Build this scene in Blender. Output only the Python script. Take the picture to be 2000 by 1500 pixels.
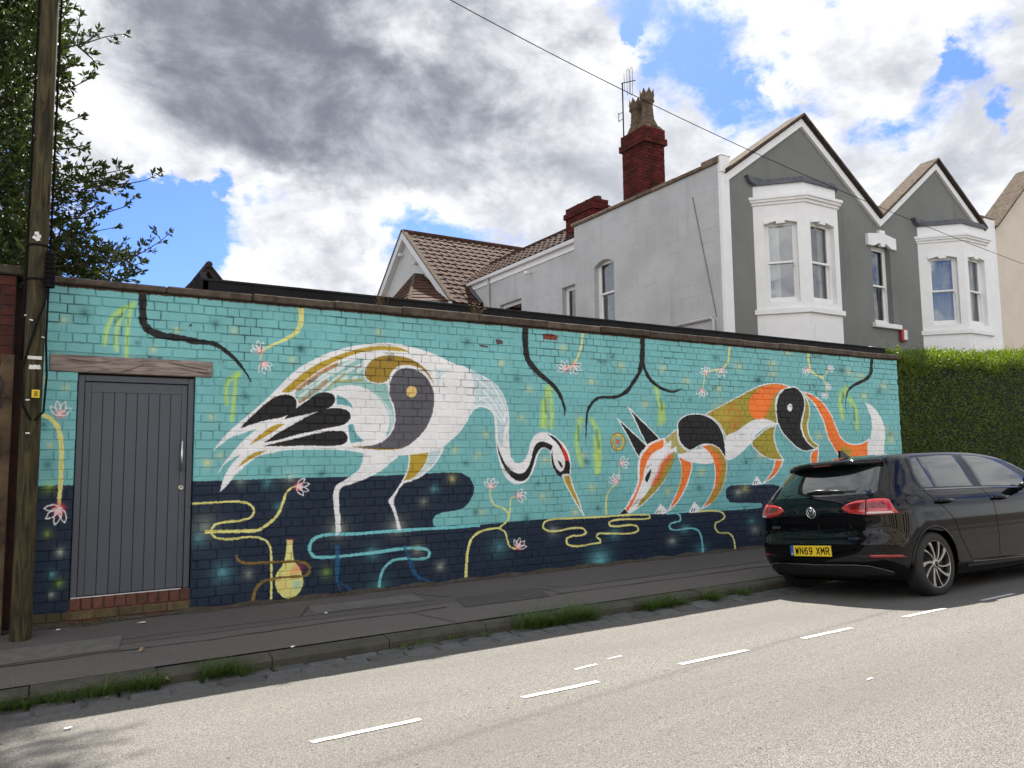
import bpy, bmesh, math, random
import numpy as np
from mathutils import Vector, Matrix, Quaternion

random.seed(7)
RNG = np.random.default_rng(11)
for _o in list(bpy.data.objects):
    bpy.data.objects.remove(_o)
SC = bpy.context.scene
COL = SC.collection

# ------------------------------------------------------------------ camera
FPX, YAW, PITCH, ROLL = 1500.0, 0.5453, 0.0944, -0.0125      # focal length in photo pixels (2000 wide)
CAM = np.array([0.0, -7.7416, 1.3552])
_cy, _sy, _cp, _sp = math.cos(YAW), math.sin(YAW), math.cos(PITCH), math.sin(PITCH)
FWD = np.array([_sy*_cp, _cy*_cp, _sp])
_r = np.array([_cy, -_sy, 0.0]); _u = np.cross(_r, FWD)
RGT = math.cos(ROLL)*_r + math.sin(ROLL)*_u
UPV = -math.sin(ROLL)*_r + math.cos(ROLL)*_u
cd = bpy.data.cameras.new('camera'); cam = bpy.data.objects.new('camera', cd); COL.objects.link(cam)
cd.sensor_width = 36.0; cd.lens = 36.0*FPX/2000.0; cd.clip_start = 0.05; cd.clip_end = 3000
_m = Matrix([[RGT[i], UPV[i], -FWD[i], CAM[i]] for i in range(3)] + [[0, 0, 0, 1]])
cam.matrix_world = _m
SC.camera = cam

# ------------------------------------------------------------------ view, sun, sky
SC.view_settings.view_transform = 'Standard'; SC.view_settings.look = 'None'
SC.view_settings.gamma = 1.0; SC.view_settings.use_curve_mapping = False
SC.view_settings.exposure = 1.95
SUN = Vector((0.47, 0.65, 1.0)).normalized()
sl = bpy.data.lights.new('sun', 'SUN'); so = bpy.data.objects.new('sun', sl); COL.objects.link(so)
sl.energy = 3.6; sl.angle = math.radians(0.55); sl.color = (1.0, 0.94, 0.85)
so.rotation_mode = 'QUATERNION'; so.rotation_quaternion = SUN.to_track_quat('Z', 'Y')
so.location = (10, 14, 25)

def pray(u, v):
    "direction of a photo pixel"
    return FWD + RGT*((u-1000)/FPX) - UPV*((v-750)/FPX)
def on_y(u, v, y=0.0):
    d = pray(u, v); return CAM + d*((y-CAM[1])/d[1])
def on_x(u, v, x):
    d = pray(u, v); return CAM + d*((x-CAM[0])/d[0])

def build_world():
    w = bpy.data.worlds.new('World'); SC.world = w; w.use_nodes = True
    nt = w.node_tree; N = nt.nodes; L = nt.links; N.clear()
    def nd(t, **k):
        n = N.new(t)
        for a, b in k.items(): setattr(n, a, b)
        return n
    def val(x): 
        n = nd('ShaderNodeValue'); n.outputs[0].default_value = x; return n.outputs[0]
    def mth(op, a, b=None, c=None, clamp=False):
        n = nd('ShaderNodeMath', operation=op); n.use_clamp = clamp
        for i, q in enumerate((a, b, c)):
            if q is None: continue
            if isinstance(q, (int, float)): n.inputs[i].default_value = q
            else: L.new(q, n.inputs[i])
        return n.outputs[0]
    def smooth(x, a, b):
        n = nd('ShaderNodeMapRange', interpolation_type='SMOOTHSTEP'); L.new(x, n.inputs[0])
        n.inputs[1].default_value = a; n.inputs[2].default_value = b; return n.outputs[0]
    def mixc(f, a, b):
        n = nd('ShaderNodeMix', data_type='RGBA')
        if isinstance(f, (int, float)): n.inputs[0].default_value = f
        else: L.new(f, n.inputs[0])
        for i, q in ((6, a), (7, b)):
            if isinstance(q, tuple): n.inputs[i].default_value = (*q, 1)
            else: L.new(q, n.inputs[i])
        return n.outputs[2]
    sky = nd('ShaderNodeTexSky', sky_type='NISHITA'); sky.sun_disc = False
    sky.sun_elevation = math.asin(SUN.z); sky.sun_rotation = math.atan2(SUN.x, SUN.y)
    sky.altitude = 30; sky.air_density = 1.0; sky.dust_density = 0.6; sky.ozone_density = 2.5
    tc = nd('ShaderNodeTexCoord'); dirv = tc.outputs['Generated']
    sx = nd('ShaderNodeSeparateXYZ'); L.new(dirv, sx.inputs[0])
    st = nd('ShaderNodeVectorMath', operation='MULTIPLY'); L.new(dirv, st.inputs[0]); st.inputs[1].default_value = (1.0, 1.0, 1.45); P = st.outputs[0]
    def noise(vec, scale, detail, rough, lac=2.1, dist=0.0, off=None, colour=False):
        n = nd('ShaderNodeTexNoise'); n.inputs['Scale'].default_value = scale; n.inputs['Detail'].default_value = detail
        n.inputs['Roughness'].default_value = rough; n.inputs['Lacunarity'].default_value = lac; n.inputs['Distortion'].default_value = dist
        if off is not None:
            va = nd('ShaderNodeVectorMath', operation='ADD'); L.new(vec, va.inputs[0]); va.inputs[1].default_value = off; vec = va.outputs[0]
        L.new(vec, n.inputs['Vector']); return n.outputs[1 if colour else 0]
    big = noise(P, 2.6, 10, 0.55, dist=0.15)
    fine = noise(P, 11.0, 9, 0.62, dist=0.25, off=(3.1, 7.7, 0))
    # ragged outlines: the masses are looked up at a noise-displaced direction
    wc = noise(P, 6.0, 7, 0.6, off=(9.1, 2.2, 4.0), colour=True)
    w1 = nd('ShaderNodeVectorMath', operation='SUBTRACT'); L.new(wc, w1.inputs[0]); w1.inputs[1].default_value = (.5, .5, .5)
    w2 = nd('ShaderNodeVectorMath', operation='SCALE'); L.new(w1.outputs[0], w2.inputs[0]); w2.inputs['Scale'].default_value = 0.26
    w3 = nd('ShaderNodeVectorMath', operation='ADD'); L.new(dirv, w3.inputs[0]); L.new(w2.outputs[0], w3.inputs[1]); wdir = w3.outputs[0]
    # cloud masses and clear gaps: photo x, y, radius in px, weight
    blobs = [  # photo x, y, radius in px, weight
        (560, 50, 330, .24), (420, 170, 260, .20), (700, 300, 270, .22), (880, 180, 280, .20), (560, 360, 150, .12),
        (1040, 300, 300, .20), (1330, 330, 220, .12), (1150, 120, 200, .10), (1650, 90, 240, .12), (1900, 60, 200, .12),
        (1500, 60, 160, .10), (590, 570, 170, .20), (520, 500, 60, .12), (1930, 300, 180, .10), (200, 270, 130, .10), (480, 500, 60, .10), (690, 490, 60, .08),
        (1750, 330, 160, .08),
        (330, 430, 120, -.46), (560, 470, 130, -.22), (760, 470, 110, -.14), (300, 520, 130, -.40), (1265, 75, 50, -.20), (1420, 170, 90, -.09), (1300, 105, 60, -.08), (1620, 170, 200, .10), (1760, 40, 200, .08),
        (1830, 190, 90, -.17), (1960, 240, 60, -.18), (1520, 210, 70, -.07), (750, 125, 70, -.10), (1760, 250, 90, -.08), (140, 130, 60, -.2)]
    bias = None
    def dirn(px, py): return Vector(pray(px, py)).normalized()
    for (px, py, r, wt) in blobs:
        c = dirn(px, py); e = (dirn(px+r*.7, py)-c).length + (dirn(px, py+r*.7)-c).length
        ang = e*0.5/0.7
        vm = nd('ShaderNodeVectorMath', operation='DISTANCE'); L.new(wdir, vm.inputs[0]); vm.inputs[1].default_value = c
        mr = nd('ShaderNodeMapRange', interpolation_type='SMOOTHERSTEP'); L.new(vm.outputs['Value'], mr.inputs[0])
        mr.inputs[1].default_value = ang*1.25; mr.inputs[2].default_value = 0.0
        mr.inputs[3].default_value = 0.0; mr.inputs[4].default_value = wt
        bias = mr.outputs[0] if bias is None else mth('ADD', bias, mr.outputs[0])
    d = mth('ADD', mth('ADD', mth('MULTIPLY', mth('SUBTRACT', big, 0.5), 0.95), mth('MULTIPLY', mth('SUBTRACT', fine, 0.5), 0.34)), mth('ADD', bias, 0.10))
    cover = smooth(d, -0.03, 0.10)
    thick = smooth(d, 0.11, 0.50)
    bil = noise(P, 6.5, 8, 0.6, dist=0.3, off=(1.7, .4, 0))
    sh = smooth(mth('ADD', bil, mth('MULTIPLY', thick, 0.06)), 0.34, 0.68)
    # clouds seen towards the sun are lit from behind, those opposite it from the front
    dt = nd('ShaderNodeVectorMath', operation='DOT_PRODUCT'); L.new(dirv, dt.inputs[0]); dt.inputs[1].default_value = SUN
    front = smooth(dt.outputs['Value'], 0.35, -0.6)
    white = mixc(sh, (3.2, 3.2, 3.17), (1.75, 1.8, 1.89))
    grey = mixc(sh, (1.80, 1.86, 1.97), (0.60, 0.64, 0.725))
    cloud = mixc(front, mixc(thick, white, grey), mixc(sh, (8.0, 7.9, 7.7), (5.0, 5.1, 5.3)))
    hz = smooth(sx.outputs[2], 0.0, 0.28)
    cloud = mixc(hz, (3.5, 3.55, 3.6), cloud)
    skc = nd('ShaderNodeVectorMath', operation='MULTIPLY'); L.new(sky.outputs[0], skc.inputs[0]); skc.inputs[1].default_value = (0.225, 0.30, 0.51)
    col = mixc(mth('MULTIPLY', cover, 0.97), skc.outputs[0], cloud)
    bg = nd('ShaderNodeBackground'); L.new(col, bg.inputs[0]); bg.inputs[1].default_value = 0.1
    out = nd('ShaderNodeOutputWorld'); L.new(bg.outputs[0], out.inputs[0])
build_world()

# ------------------------------------------------------------------ helpers
def s2l(c):
    c = np.asarray(c, float)/255.0
    return np.where(c <= 0.04045, c/12.92, ((c+0.055)/1.055)**2.4)

class MB:
    "collects faces; build() links them as one mesh object"
    def __init__(s): s.v = []; s.f = []; s.mi = []; s.M = None; s.mat = 0
    def add(s, vs, fs):
        b = len(s.v)
        if s.M is not None: vs = [tuple(s.M @ Vector(p)) for p in vs]
        s.v += [tuple(map(float, p)) for p in vs]; s.f += [tuple(b+i for i in f) for f in fs]; s.mi += [s.mat]*len(fs); return s
    def box(s, x0, x1, y0, y1, z0, z1, c=0.0):
        if c <= 0:
            v = [(x0,y0,z0),(x1,y0,z0),(x1,y1,z0),(x0,y1,z0),(x0,y0,z1),(x1,y0,z1),(x1,y1,z1),(x0,y1,z1)]
            return s.add(v, [(0,3,2,1),(4,5,6,7),(0,1,5,4),(1,2,6,5),(2,3,7,6),(3,0,4,7)])
        bm = bmesh.new(); bmesh.ops.create_cube(bm, size=1)
        for q in bm.verts: q.co = Vector(((x0+x1)/2+q.co.x*(x1-x0), (y0+y1)/2+q.co.y*(y1-y0), (z0+z1)/2+q.co.z*(z1-z0)))
        bmesh.ops.bevel(bm, geom=list(bm.edges), offset=c, segments=1, affect='EDGES')
        bm.verts.index_update(); s.add([q.co[:] for q in bm.verts], [[q.index for q in f.verts] for f in bm.faces]); bm.free(); return s
    def prism(s, poly, axis, a, b):
        "extrude a polygon; axis y: poly is (x,z); axis x: (y,z); axis z: (x,y)"
        def P(p, t): return {'y': (p[0], t, p[1]), 'x': (t, p[0], p[1]), 'z': (p[0], p[1], t)}[axis]
        n = len(poly); v = [P(p, a) for p in poly]+[P(p, b) for p in poly]
        return s.add(v, [tuple(range(n))[::-1], tuple(range(n, 2*n))]+[(i, (i+1) % n, n+(i+1) % n, n+i) for i in range(n)])
    def tube(s, path, r, n=8, cap=True):
        path = [Vector(p) for p in path]; rs = r if hasattr(r, '__len__') else [r]*len(path); v = []; fs = []
        up = None
        for i, p in enumerate(path):
            t = (path[min(i+1, len(path)-1)]-path[max(i-1, 0)]).normalized()
            if up is None: up = t.orthogonal().normalized()
            up = (up - t*up.dot(t)).normalized(); q = t.cross(up)
            v += [p+(up*math.cos(a)+q*math.sin(a))*rs[i] for a in (2*math.pi*k/n for k in range(n))]
        for i in range(len(path)-1):
            fs += [(i*n+k, i*n+(k+1) % n, (i+1)*n+(k+1) % n, (i+1)*n+k) for k in range(n)]
        if cap: fs += [tuple(range(n))[::-1], tuple((len(path)-1)*n+k for k in range(n))]
        return s.add(v, fs)
    def lathe(s, prof, c=(0, 0, 0), n=16, axis='z'):
        v = []; fs = []
        for (r, h) in prof:
            for k in range(n):
                a = 2*math.pi*k/n; p = (r*math.cos(a), r*math.sin(a), h)
                if axis == 'y': p = (p[0], p[2], p[1])
                v.append((c[0]+p[0], c[1]+p[1], c[2]+p[2]))
        for i in range(len(prof)-1):
            fs += [(i*n+k, i*n+(k+1) % n, (i+1)*n+(k+1) % n, (i+1)*n+k) for k in range(n)]
        return s.add(v, fs)
    def build(s, name, mat, parent=None, smooth=False, **kw):
        me = bpy.data.meshes.new(name); me.from_pydata(s.v, [], s.f)
        mats = mat if isinstance(mat, (list, tuple)) else [mat]
        for m in mats: me.materials.append(m)
        if len(mats) > 1: me.polygons.foreach_set('material_index', s.mi)
        if smooth: me.polygons.foreach_set('use_smooth', [True]*len(me.polygons))
        me.update(); return link(name, me, parent, **kw)

def link(name, data, parent=None, label=None, cat=None, group=None, kind=None):
    o = bpy.data.objects.new(name, data); COL.objects.link(o)
    if parent is not None: o.parent = parent
    if label: o['label'] = label
    if cat: o['category'] = cat
    if group: o['group'] = group
    if kind: o['kind'] = kind
    return o
def empty(name, loc, label, cat, group=None, rz=0.0):
    o = link(name, None, None, label, cat, group); o.location = loc; o.rotation_euler[2] = rz; o.empty_display_size = 0.2
    return o
def child(o, parent):
    "parent keeping world coordinates"
    o.parent = parent; o.matrix_parent_inverse = under_inv(parent); return o
class Thing:
    "a top-level Empty at the thing's base; parts are built in world coordinates"
    def __init__(s, name, loc, label, cat, group=None):
        s.o = empty(name, loc, label, cat, group)
    def part(s, mb, name, mat, under=None, smooth=False, **kw):
        return child(mb.build(name, mat, None, smooth, **kw), s.o if under is None else under)
def under_inv(p):
    m = Matrix.Identity(4); q = p
    chain = []
    while q is not None: chain.append(q); q = q.parent
    for q in reversed(chain): m = m @ q.matrix_parent_inverse @ q.matrix_basis if q.parent else m @ q.matrix_basis
    return m.inverted()
def inst(name, mesh, parent, M):
    "an object sharing mesh data, world matrix M, child of parent"
    o = bpy.data.objects.new(name, mesh); COL.objects.link(o); o.matrix_basis = M
    o.parent = parent; o.matrix_parent_inverse = under_inv(parent); return o

# ------------------------------------------------------------------ materials
def mat(name, color, rough=0.7, var=0.12, scale=6.0, bump=0.0, bscale=60.0, metal=0.0, spec=0.5, col2=None, detail=6, coat=0.0, trans=0.0, stretch=None, vary_obj=0.0):
    m = bpy.data.materials.new(name); m.use_nodes = True; nt = m.node_tree; N = nt.nodes; L = nt.links
    b = N['Principled BSDF']; b.inputs['Roughness'].default_value = rough; b.inputs['Metallic'].default_value = metal
    b.inputs['Specular IOR Level'].default_value = spec; b.inputs['Coat Weight'].default_value = coat; b.inputs['Coat Roughness'].default_value = 0.03
    geo = N.new('ShaderNodeNewGeometry'); vec = geo.outputs['Position']
    if stretch:
        mp = N.new('ShaderNodeMapping'); mp.inputs['Scale'].default_value = stretch; L.new(vec, mp.inputs[0]); vec = mp.outputs[0]
    c = tuple(color); c2 = tuple(col2) if col2 is not None else tuple(min(1, x*(1-var*1.6)) for x in c)
    c1 = c if col2 is not None else tuple(min(1, x*(1+var)) for x in c)
    no = N.new('ShaderNodeTexNoise'); no.inputs['Scale'].default_value = scale; no.inputs['Detail'].default_value = detail; no.inputs['Roughness'].default_value = 0.65
    L.new(vec, no.inputs['Vector'])
    rp = N.new('ShaderNodeMapRange'); rp.inputs[1].default_value = 0.3; rp.inputs[2].default_value = 0.7; L.new(no.outputs[0], rp.inputs[0])
    mx = N.new('ShaderNodeMix'); mx.data_type = 'RGBA'; L.new(rp.outputs[0], mx.inputs[0]); mx.inputs[6].default_value = (*c1, 1); mx.inputs[7].default_value = (*c2, 1)
    out = mx.outputs[2]
    if vary_obj:
        oi = N.new('ShaderNodeObjectInfo'); hs = N.new('ShaderNodeHueSaturation')
        mr = N.new('ShaderNodeMapRange'); mr.inputs[3].default_value = 1-vary_obj; mr.inputs[4].default_value = 1+vary_obj
        L.new(oi.outputs['Random'], mr.inputs[0]); L.new(mr.outputs[0], hs.inputs['Value']); L.new(out, hs.inputs['Color']); out = hs.outputs[0]
    L.new(out, b.inputs['Base Color'])
    if bump:
        n2 = N.new('ShaderNodeTexNoise'); n2.inputs['Scale'].default_value = bscale; n2.inputs['Detail'].default_value = 5; L.new(vec, n2.inputs['Vector'])
        bp = N.new('ShaderNodeBump'); bp.inputs['Strength'].default_value = 1.0; bp.inputs['Distance'].default_value = bump; L.new(n2.outputs[0], bp.inputs['Height']); L.new(bp.outputs[0], b.inputs['Normal'])
    if trans:
        tr = N.new('ShaderNodeBsdfTranslucent'); ms = N.new('ShaderNodeMixShader'); ms.inputs[0].default_value = trans
        hs = N.new('ShaderNodeHueSaturation'); hs.inputs['Hue'].default_value = 0.485; hs.inputs['Saturation'].default_value = 1.15; hs.inputs['Value'].default_value = 1.6; L.new(out, hs.inputs['Color']); L.new(hs.outputs[0], tr.inputs[0])
        L.new(b.outputs[0], ms.inputs[1]); L.new(tr.outputs[0], ms.inputs[2]); L.new(ms.outputs[0], N['Material Output'].inputs[0])
    return m
def lin(r, g, b): return tuple(float(x) for x in s2l((r, g, b)))
# ------------------------------------------------------------------ the painted mural (flat paint on the brickwork)
WX0, WX1, WZ0, WZ1 = -0.05, 12.40, -0.35, 2.95
PXM = 0.005; SS = 2
IW, IH = int(round((WX1-WX0)/PXM)), int(round((WZ1-WZ0)/PXM))
def make_mural():
    H, W = IH*SS, IW*SS
    img = np.empty((H, W, 3), np.float32)
    C = {k: s2l(v).astype(np.float32) for k, v in dict(teal=(119,184,186), navy=(22,39,60), white=(236,237,238), black=(30,30,32), gold=(184,156,52),
        goldd=(158,130,48), grey=(92,92,99), orange=(243,128,52), orr=(226,104,58), olive=(166,152,56), oliv2=(190,168,70), pale=(196,218,224), pyel=(226,222,140), cyan=(120,198,206),
        ochre=(128,104,52), lime=(178,222,62), dkgreen=(28,84,84), pink=(242,70,104), red=(214,52,44), blue=(28,92,140), paleteal=(150,198,192), midteal=(108,172,176), disc=(232,202,130), brown=(190,120,50), whisk=(120,90,60), glow=(216,230,206)).items()}
    img[:] = C['teal']
    # slow tone variation of roller-applied teal
    def pix(pts):
        a = np.asarray(pts, float); d = FWD[None]+RGT[None]*((a[:, :1]-1000)/FPX)-UPV[None]*((a[:, 1:2]-750)/FPX)
        t = (0-CAM[1])/d[:, 1]; X = CAM[0]+d[:, 0]*t; Z = CAM[2]+d[:, 2]*t
        return np.c_[(X-WX0)/PXM*SS, (Z-WZ0)/PXM*SS]
    def Z(ox, oy, s): return lambda *p: [(ox+a/s, oy+b/s) for a, b in p]
    A = Z(60,540,5.); z1 = Z(0,500,4.); z2 = Z(0,850,4.); z3 = Z(400,550,4.); z4 = Z(400,850,4.); z5 = Z(800,600,4.); z6 = Z(800,850,4.)
    z7 = Z(1150,620,5.); z8 = Z(1150,820,5.); z9 = Z(1400,640,5.); zB = Z(1550,660,6.248); zC = Z(880,780,5.)
    def sm(p, closed=False, n=6):
        "Catmull-Rom through the points"
        p = np.asarray(p, float); m = len(p)
        if m < 3: return p
        out = []
        for i in range(m if closed else m-1):
            g = (lambda k: p[k % m]) if closed else (lambda k: p[min(max(k, 0), m-1)])
            a, b, c, d = g(i-1), g(i), g(i+1), g(i+2)
            # sharp turns stay sharp
            def tan(u, v, w):
                e, f = v-u, w-v; le, lf = np.hypot(*e), np.hypot(*f)
                if le < 1e-6 or lf < 1e-6: return f*0
                if (e@f)/(le*lf) < 0.25: return np.zeros(2)
                return (e/le+f/lf)/2
            L = np.hypot(*(c-b)); t0 = tan(a, b, c)*L; t1 = tan(b, c, d)*L
            for k in range(n):
                t = k/n; out.append((2*t**3-3*t*t+1)*b+(t**3-2*t*t+t)*t0+(-2*t**3+3*t*t)*c+(t**3-t*t)*t1)
        if not closed: out.append(p[-1])
        return np.array(out)
    def mask(poly):
        "even-odd fill, returns bbox slice and boolean mask"
        x, y = poly[:, 0], poly[:, 1]
        y0, y1 = max(int(y.min())-1, 0), min(int(y.max())+2, H); x0, x1 = max(int(x.min())-1, 0), min(int(x.max())+2, W)
        if y1 <= y0 or x1 <= x0: return None
        acc = np.zeros((y1-y0, x1-x0+1), np.int32)
        for i in range(len(poly)):
            ax, ay = poly[i]; bx, by = poly[(i+1) % len(poly)]
            if ay == by: continue
            lo, hi = (ay, by) if ay < by else (by, ay)
            r0 = max(int(math.ceil(lo-0.5)), y0); r1 = min(int(math.ceil(hi-0.5)), y1)
            if r1 <= r0: continue
            r = np.arange(r0, r1); xc = ax+(r+0.5-ay)*(bx-ax)/(by-ay)
            np.add.at(acc, (r-y0, np.clip(np.ceil(xc-0.5).astype(int)-x0, 0, x1-x0)), 1)
        return (slice(y0, y1), slice(x0, x1)), (np.cumsum(acc, 1)[:, :-1] % 2 == 1)
    def put(poly, col, alpha=1.0):
        r = mask(poly)
        if r is None: return
        sl, m = r; c = C[col] if isinstance(col, str) else np.asarray(col, np.float32)
        v = img[sl]; v[m] = v[m]*(1-alpha)+c*alpha
    def stroke(p, w, col, alpha=1.0, closed=False):
        q = np.asarray(p, float); k = len(q); w = np.full(k, w, float) if np.isscalar(w) else np.interp(np.linspace(0, 1, k), np.linspace(0, 1, len(w)), w)
        s = sm(q, closed); ww = np.interp(np.linspace(0, k-1, len(s)), np.arange(k), w)
        if closed: s = np.vstack([s, s[:1]]); ww = np.r_[ww, ww[:1]]
        t = np.gradient(s, axis=0); t /= np.hypot(t[:, 0], t[:, 1])[:, None]+1e-9; n = np.c_[-t[:, 1], t[:, 0]]
        wob = 1+0.10*np.sin(np.arange(len(s))*0.9+len(s))
        a = s+n*(ww*wob/2)[:, None]; b = s-n*(ww*wob/2)[:, None]
        M = None
        for i in range(len(s)-1):
            put(pix(np.array([a[i], a[i+1], b[i+1], b[i]])), col, alpha)
    def fill(p, col, alpha=1.0, ol=0.0, oc='white', n=6):
        s = sm(p, True, n); put(pix(s), col, alpha)
        if ol: stroke(p, ol, oc, 1.0, True)
    def glow(x, y, r, col, a=0.8, sq=1.0):
        c = pix([(x, y)])[0]; e = pix([(x+r, y), (x, y+r)]); rx = abs(e[0, 0]-c[0])*1.0; ry = abs(e[1, 1]-c[1])
        bx = 3 if sq >= 1 else 7; x0, x1 = max(int(c[0]-bx*rx), 0), min(int(c[0]+bx*rx), W); y0, y1 = max(int(c[1]-bx*ry), 0), min(int(c[1]+bx*ry), H)
        if x1 <= x0 or y1 <= y0: return
        Y, X = np.mgrid[y0:y1, x0:x1]; g = np.exp(-(((X-c[0])/rx)**2+((Y-c[1])/ry)**2)**sq)*a
        sp = RNG.random(g.shape).astype(np.float32)*0.25+0.85; g = np.clip(g*sp, 0, 1)[..., None]
        img[y0:y1, x0:x1] = img[y0:y1, x0:x1]*(1-g)+C[col]*g
    def soft(p, r, col, a=0.8):
        s = pix(sm(p)); rr = abs(pix([(p[0][0]+r, p[0][1])])[0, 0]-pix([p[0]])[0, 0])
        x0, x1 = max(int(s[:, 0].min()-2.5*rr), 0), min(int(s[:, 0].max()+2.5*rr), W); y0, y1 = max(int(s[:, 1].min()-2.5*rr), 0), min(int(s[:, 1].max()+2.5*rr), H)
        if x1 <= x0 or y1 <= y0: return
        Y, X = np.mgrid[y0:y1, x0:x1]; d = np.full(X.shape, 1e9)
        for i in range(len(s)-1):
            e = s[i+1]-s[i]; t = np.clip(((X-s[i, 0])*e[0]+(Y-s[i, 1])*e[1])/(e@e+1e-9), 0, 1)
            d = np.minimum(d, (X-s[i, 0]-t*e[0])**2+(Y-s[i, 1]-t*e[1])**2)
        g = np.exp(-(d/rr**2)**1.6)*a*(0.8+0.25*RNG.random(d.shape)); g = np.clip(g, 0, 1)[..., None].astype(np.float32)
        img[y0:y1, x0:x1] = img[y0:y1, x0:x1]*(1-g)+C[col]*g
    # --- navy water
    navy = [(40,951),(146,947),(146,1400),(365,1400),(371,940),(400,939.5),(530,935),(650,932),(750,929),(825,925),(875,922.5),(900,923)] + z6((470,330),(505,400),(500,460),(470,520),(420,570),(380,585),(250,605),(200,630),(180,665),(190,705),(215,722),(330,715),(600,695),(760,680),(1000,660),(1370,640),(1650,622)) + [(1270,1005),(1350,1001),(1416,997),(1450,995.5),(1485,992),(1490,987),(1486,982.5),(1440,982.5),(1426,981),(1419,972),(1417,960),(1421,952),(1429,948),(1510,946),(1526,951),(1540,975),(1800,966),(1800,1300),(40,1400)]
    put(pix(np.array(navy)), 'navy')
    # --- spray dots
    yel = [(125,625),(345,645),(300,683),(86,743),(127,757),(414,815),(97,870),(404,904),(430,890),(457,646),(570,703),(740,649),(405,905),(979,709),(1100,679),(1155,745),(1034,761),(1019,817),(948,848),(889,880),(934,890),(1213,715),(1294,720),(1341,744),(1260,790),(1404,760),(1538,688),(1509,730),(1443,716),(1508,710),(1657,727),(1727,755),(1687,774),(1740,850),(1740,860),(1600,852),(1370,922),(1305,960),(1456,955),(1060,970),(1156,952),(1123,1001),(940,1000),(883,935),(1139,890),(1485,890),(1156,605),(1063,898),(1080,895),(1166,890),(1131,820),(1727,838),(1680,735),(1620,1015)]
    for x, y in yel: glow(x, y, 5.2, 'pyel', .62, .62)
    dk = [(165,612,14),(420,632,11),(268,670,6),(479,775,9),(588,682,9),(587,682,7),(912,668,9),(1010,740,8),(1195,697,6),(1397,698,7),(1482,742,8),(1590,754,7),(1644,723,9),(1717,765,9),(1738,848,5),(1347,781,5),(1366,953,7),(1457,903,5),(910,905,7),(1051,945,5),(930,1000,8),(1145,902,8),(1168,993,6),(523,919,8),(628,925,9),(93,908,11),(85,830,10),(1028,1013,9),(1455,993,6),(1480,744,6)]
    for x, y, r in dk: glow(x, y, r*.75, 'dkgreen', .78, .7)
    for x, y, r, c, a in [(522,943,13,'cyan',.45),(848,955,8,'cyan',.75),(434,1118,20,'cyan',.6),(95,950,14,'lime',.6),(92,1043,9,'lime',.6),(117,1079,9,'pyel',.8),(101,1122,9,'cyan',.7),(115,1140,9,'lime',.55),(100,1162,7,'white',.6),(660,1035,18,'pyel',.55),(775,1028,18,'pyel',.5),(727,1080,13,'cyan',.7),(815,1073,12,'pyel',.6),(485,1122,10,'white',.5),(637,1118,11,'lime',.5),(860,1106,9,'white',.6),(975,1068,20,'cyan',.4),(1080,1037,10,'pyel',.5),(1172,1093,18,'cyan',.7),(1200,1043,12,'cyan',.6),(1170,1095,20,'cyan',.6),(1337,1033,10,'cyan',.6),(1313,1057,9,'pyel',.6),(1442,962,9,'pyel',.6),(400,1030,26,'pyel',.35),(388,1052,16,'cyan',.5),(1370,1075,14,'cyan',.5),(470,940,12,'pyel',.35),(566,932,14,'pyel',.5),(827,980,9,'pyel',.4),(1468,1018,9,'cyan',.5),(1475,1035,9,'pyel',.5),(740,1150,22,'cyan',.45),(543,990,10,'cyan',.4)]: glow(x, y, r*.62, 'glow' if c in ('pyel', 'white') else c, a*.8, .6)
    # --- lime hanging leaves
    for p in [z1((1050,370),(900,450),(830,580),(820,690)), z1((960,430),(915,560),(905,730)), z1((1030,400),(1000,500),(990,680),(985,830)), z1((1870,920),(1780,980),(1770,1150)), z1((1850,920),(1830,1100),(1812,1280)),
              z5((1075,625),(1055,800),(1060,930)), z5((1100,640),(1110,800),(1108,930)), z5((1045,740),(1032,925)), z5((1340,880),(1308,1000),(1312,1120),(1345,1230)), z5((1425,880),(1475,1000),(1475,1270)), z5((1450,1020),(1460,1290)),
              z7((655,690),(695,850),(695,1030)), z7((720,850),(735,1000)), zB((650,620),(585,690),(575,850),(600,960)), zB((685,745),(745,850),(775,1090))]: soft(p, 5.0, 'lime', .62); soft([(a+RNG.uniform(-2, 2), b+4) for a, b in p], 2.2, 'pyel', .35)
    for p in [z5((1060,720),(1065,830)), z5((1320,930),(1318,1040)), z5((1460,960),(1480,1100)), z7((705,800),(715,900)), zB((605,690),(590,780)), zB((735,860),(745,1000)), z1((960,450),(900,520))]: soft(p, 2.5, 'dkgreen', .55)
    # --- pale stems and loops
    def vine(p, w, s, col='pyel'): stroke(p, [q/s for q in w] if hasattr(w, '__len__') else w/s, col)
    vine(z3((745,165),(755,260),(745,340),(710,400),(640,445),(540,490),(460,535),(440,580),(430,610)), [42,42,40,34,26,20,14,10,6], 4)
    vine(z5((1353,180),(1345,290),(1315,380),(1280,440),(1225,485)), [16,16,14,14,10], 4)
    vine(z7((1375,265),(1370,370),(1350,450),(1300,500),(1220,515),(1150,545),(1125,620),(1115,700)), [18,18,18,16,14,12,9,7], 5)
    vine(z9((900,225),(900,340),(915,410),(960,455),(1030,490),(1060,540),(1068,600),(1072,640)), [24,20,18,18,14,12,9,6], 5); vine(z9((1030,485),(1065,455),(1085,410)), [10,9,7], 5)
    vine(z1((290,1242),(320,1242),(380,1262),(440,1320),(470,1400),(480,1500),(478,1600),(476,1700),(470,1830),(463,1900),(466,1945),(478,1965)), [20,24,32,36,38,38,38,36,34,28,18,12], 4)
    vine(z6((440,1130),(445,1000),(455,900),(480,820),(540,760),(620,735),(690,725)), [22,20,18,18,18,16,16], 4)
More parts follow.
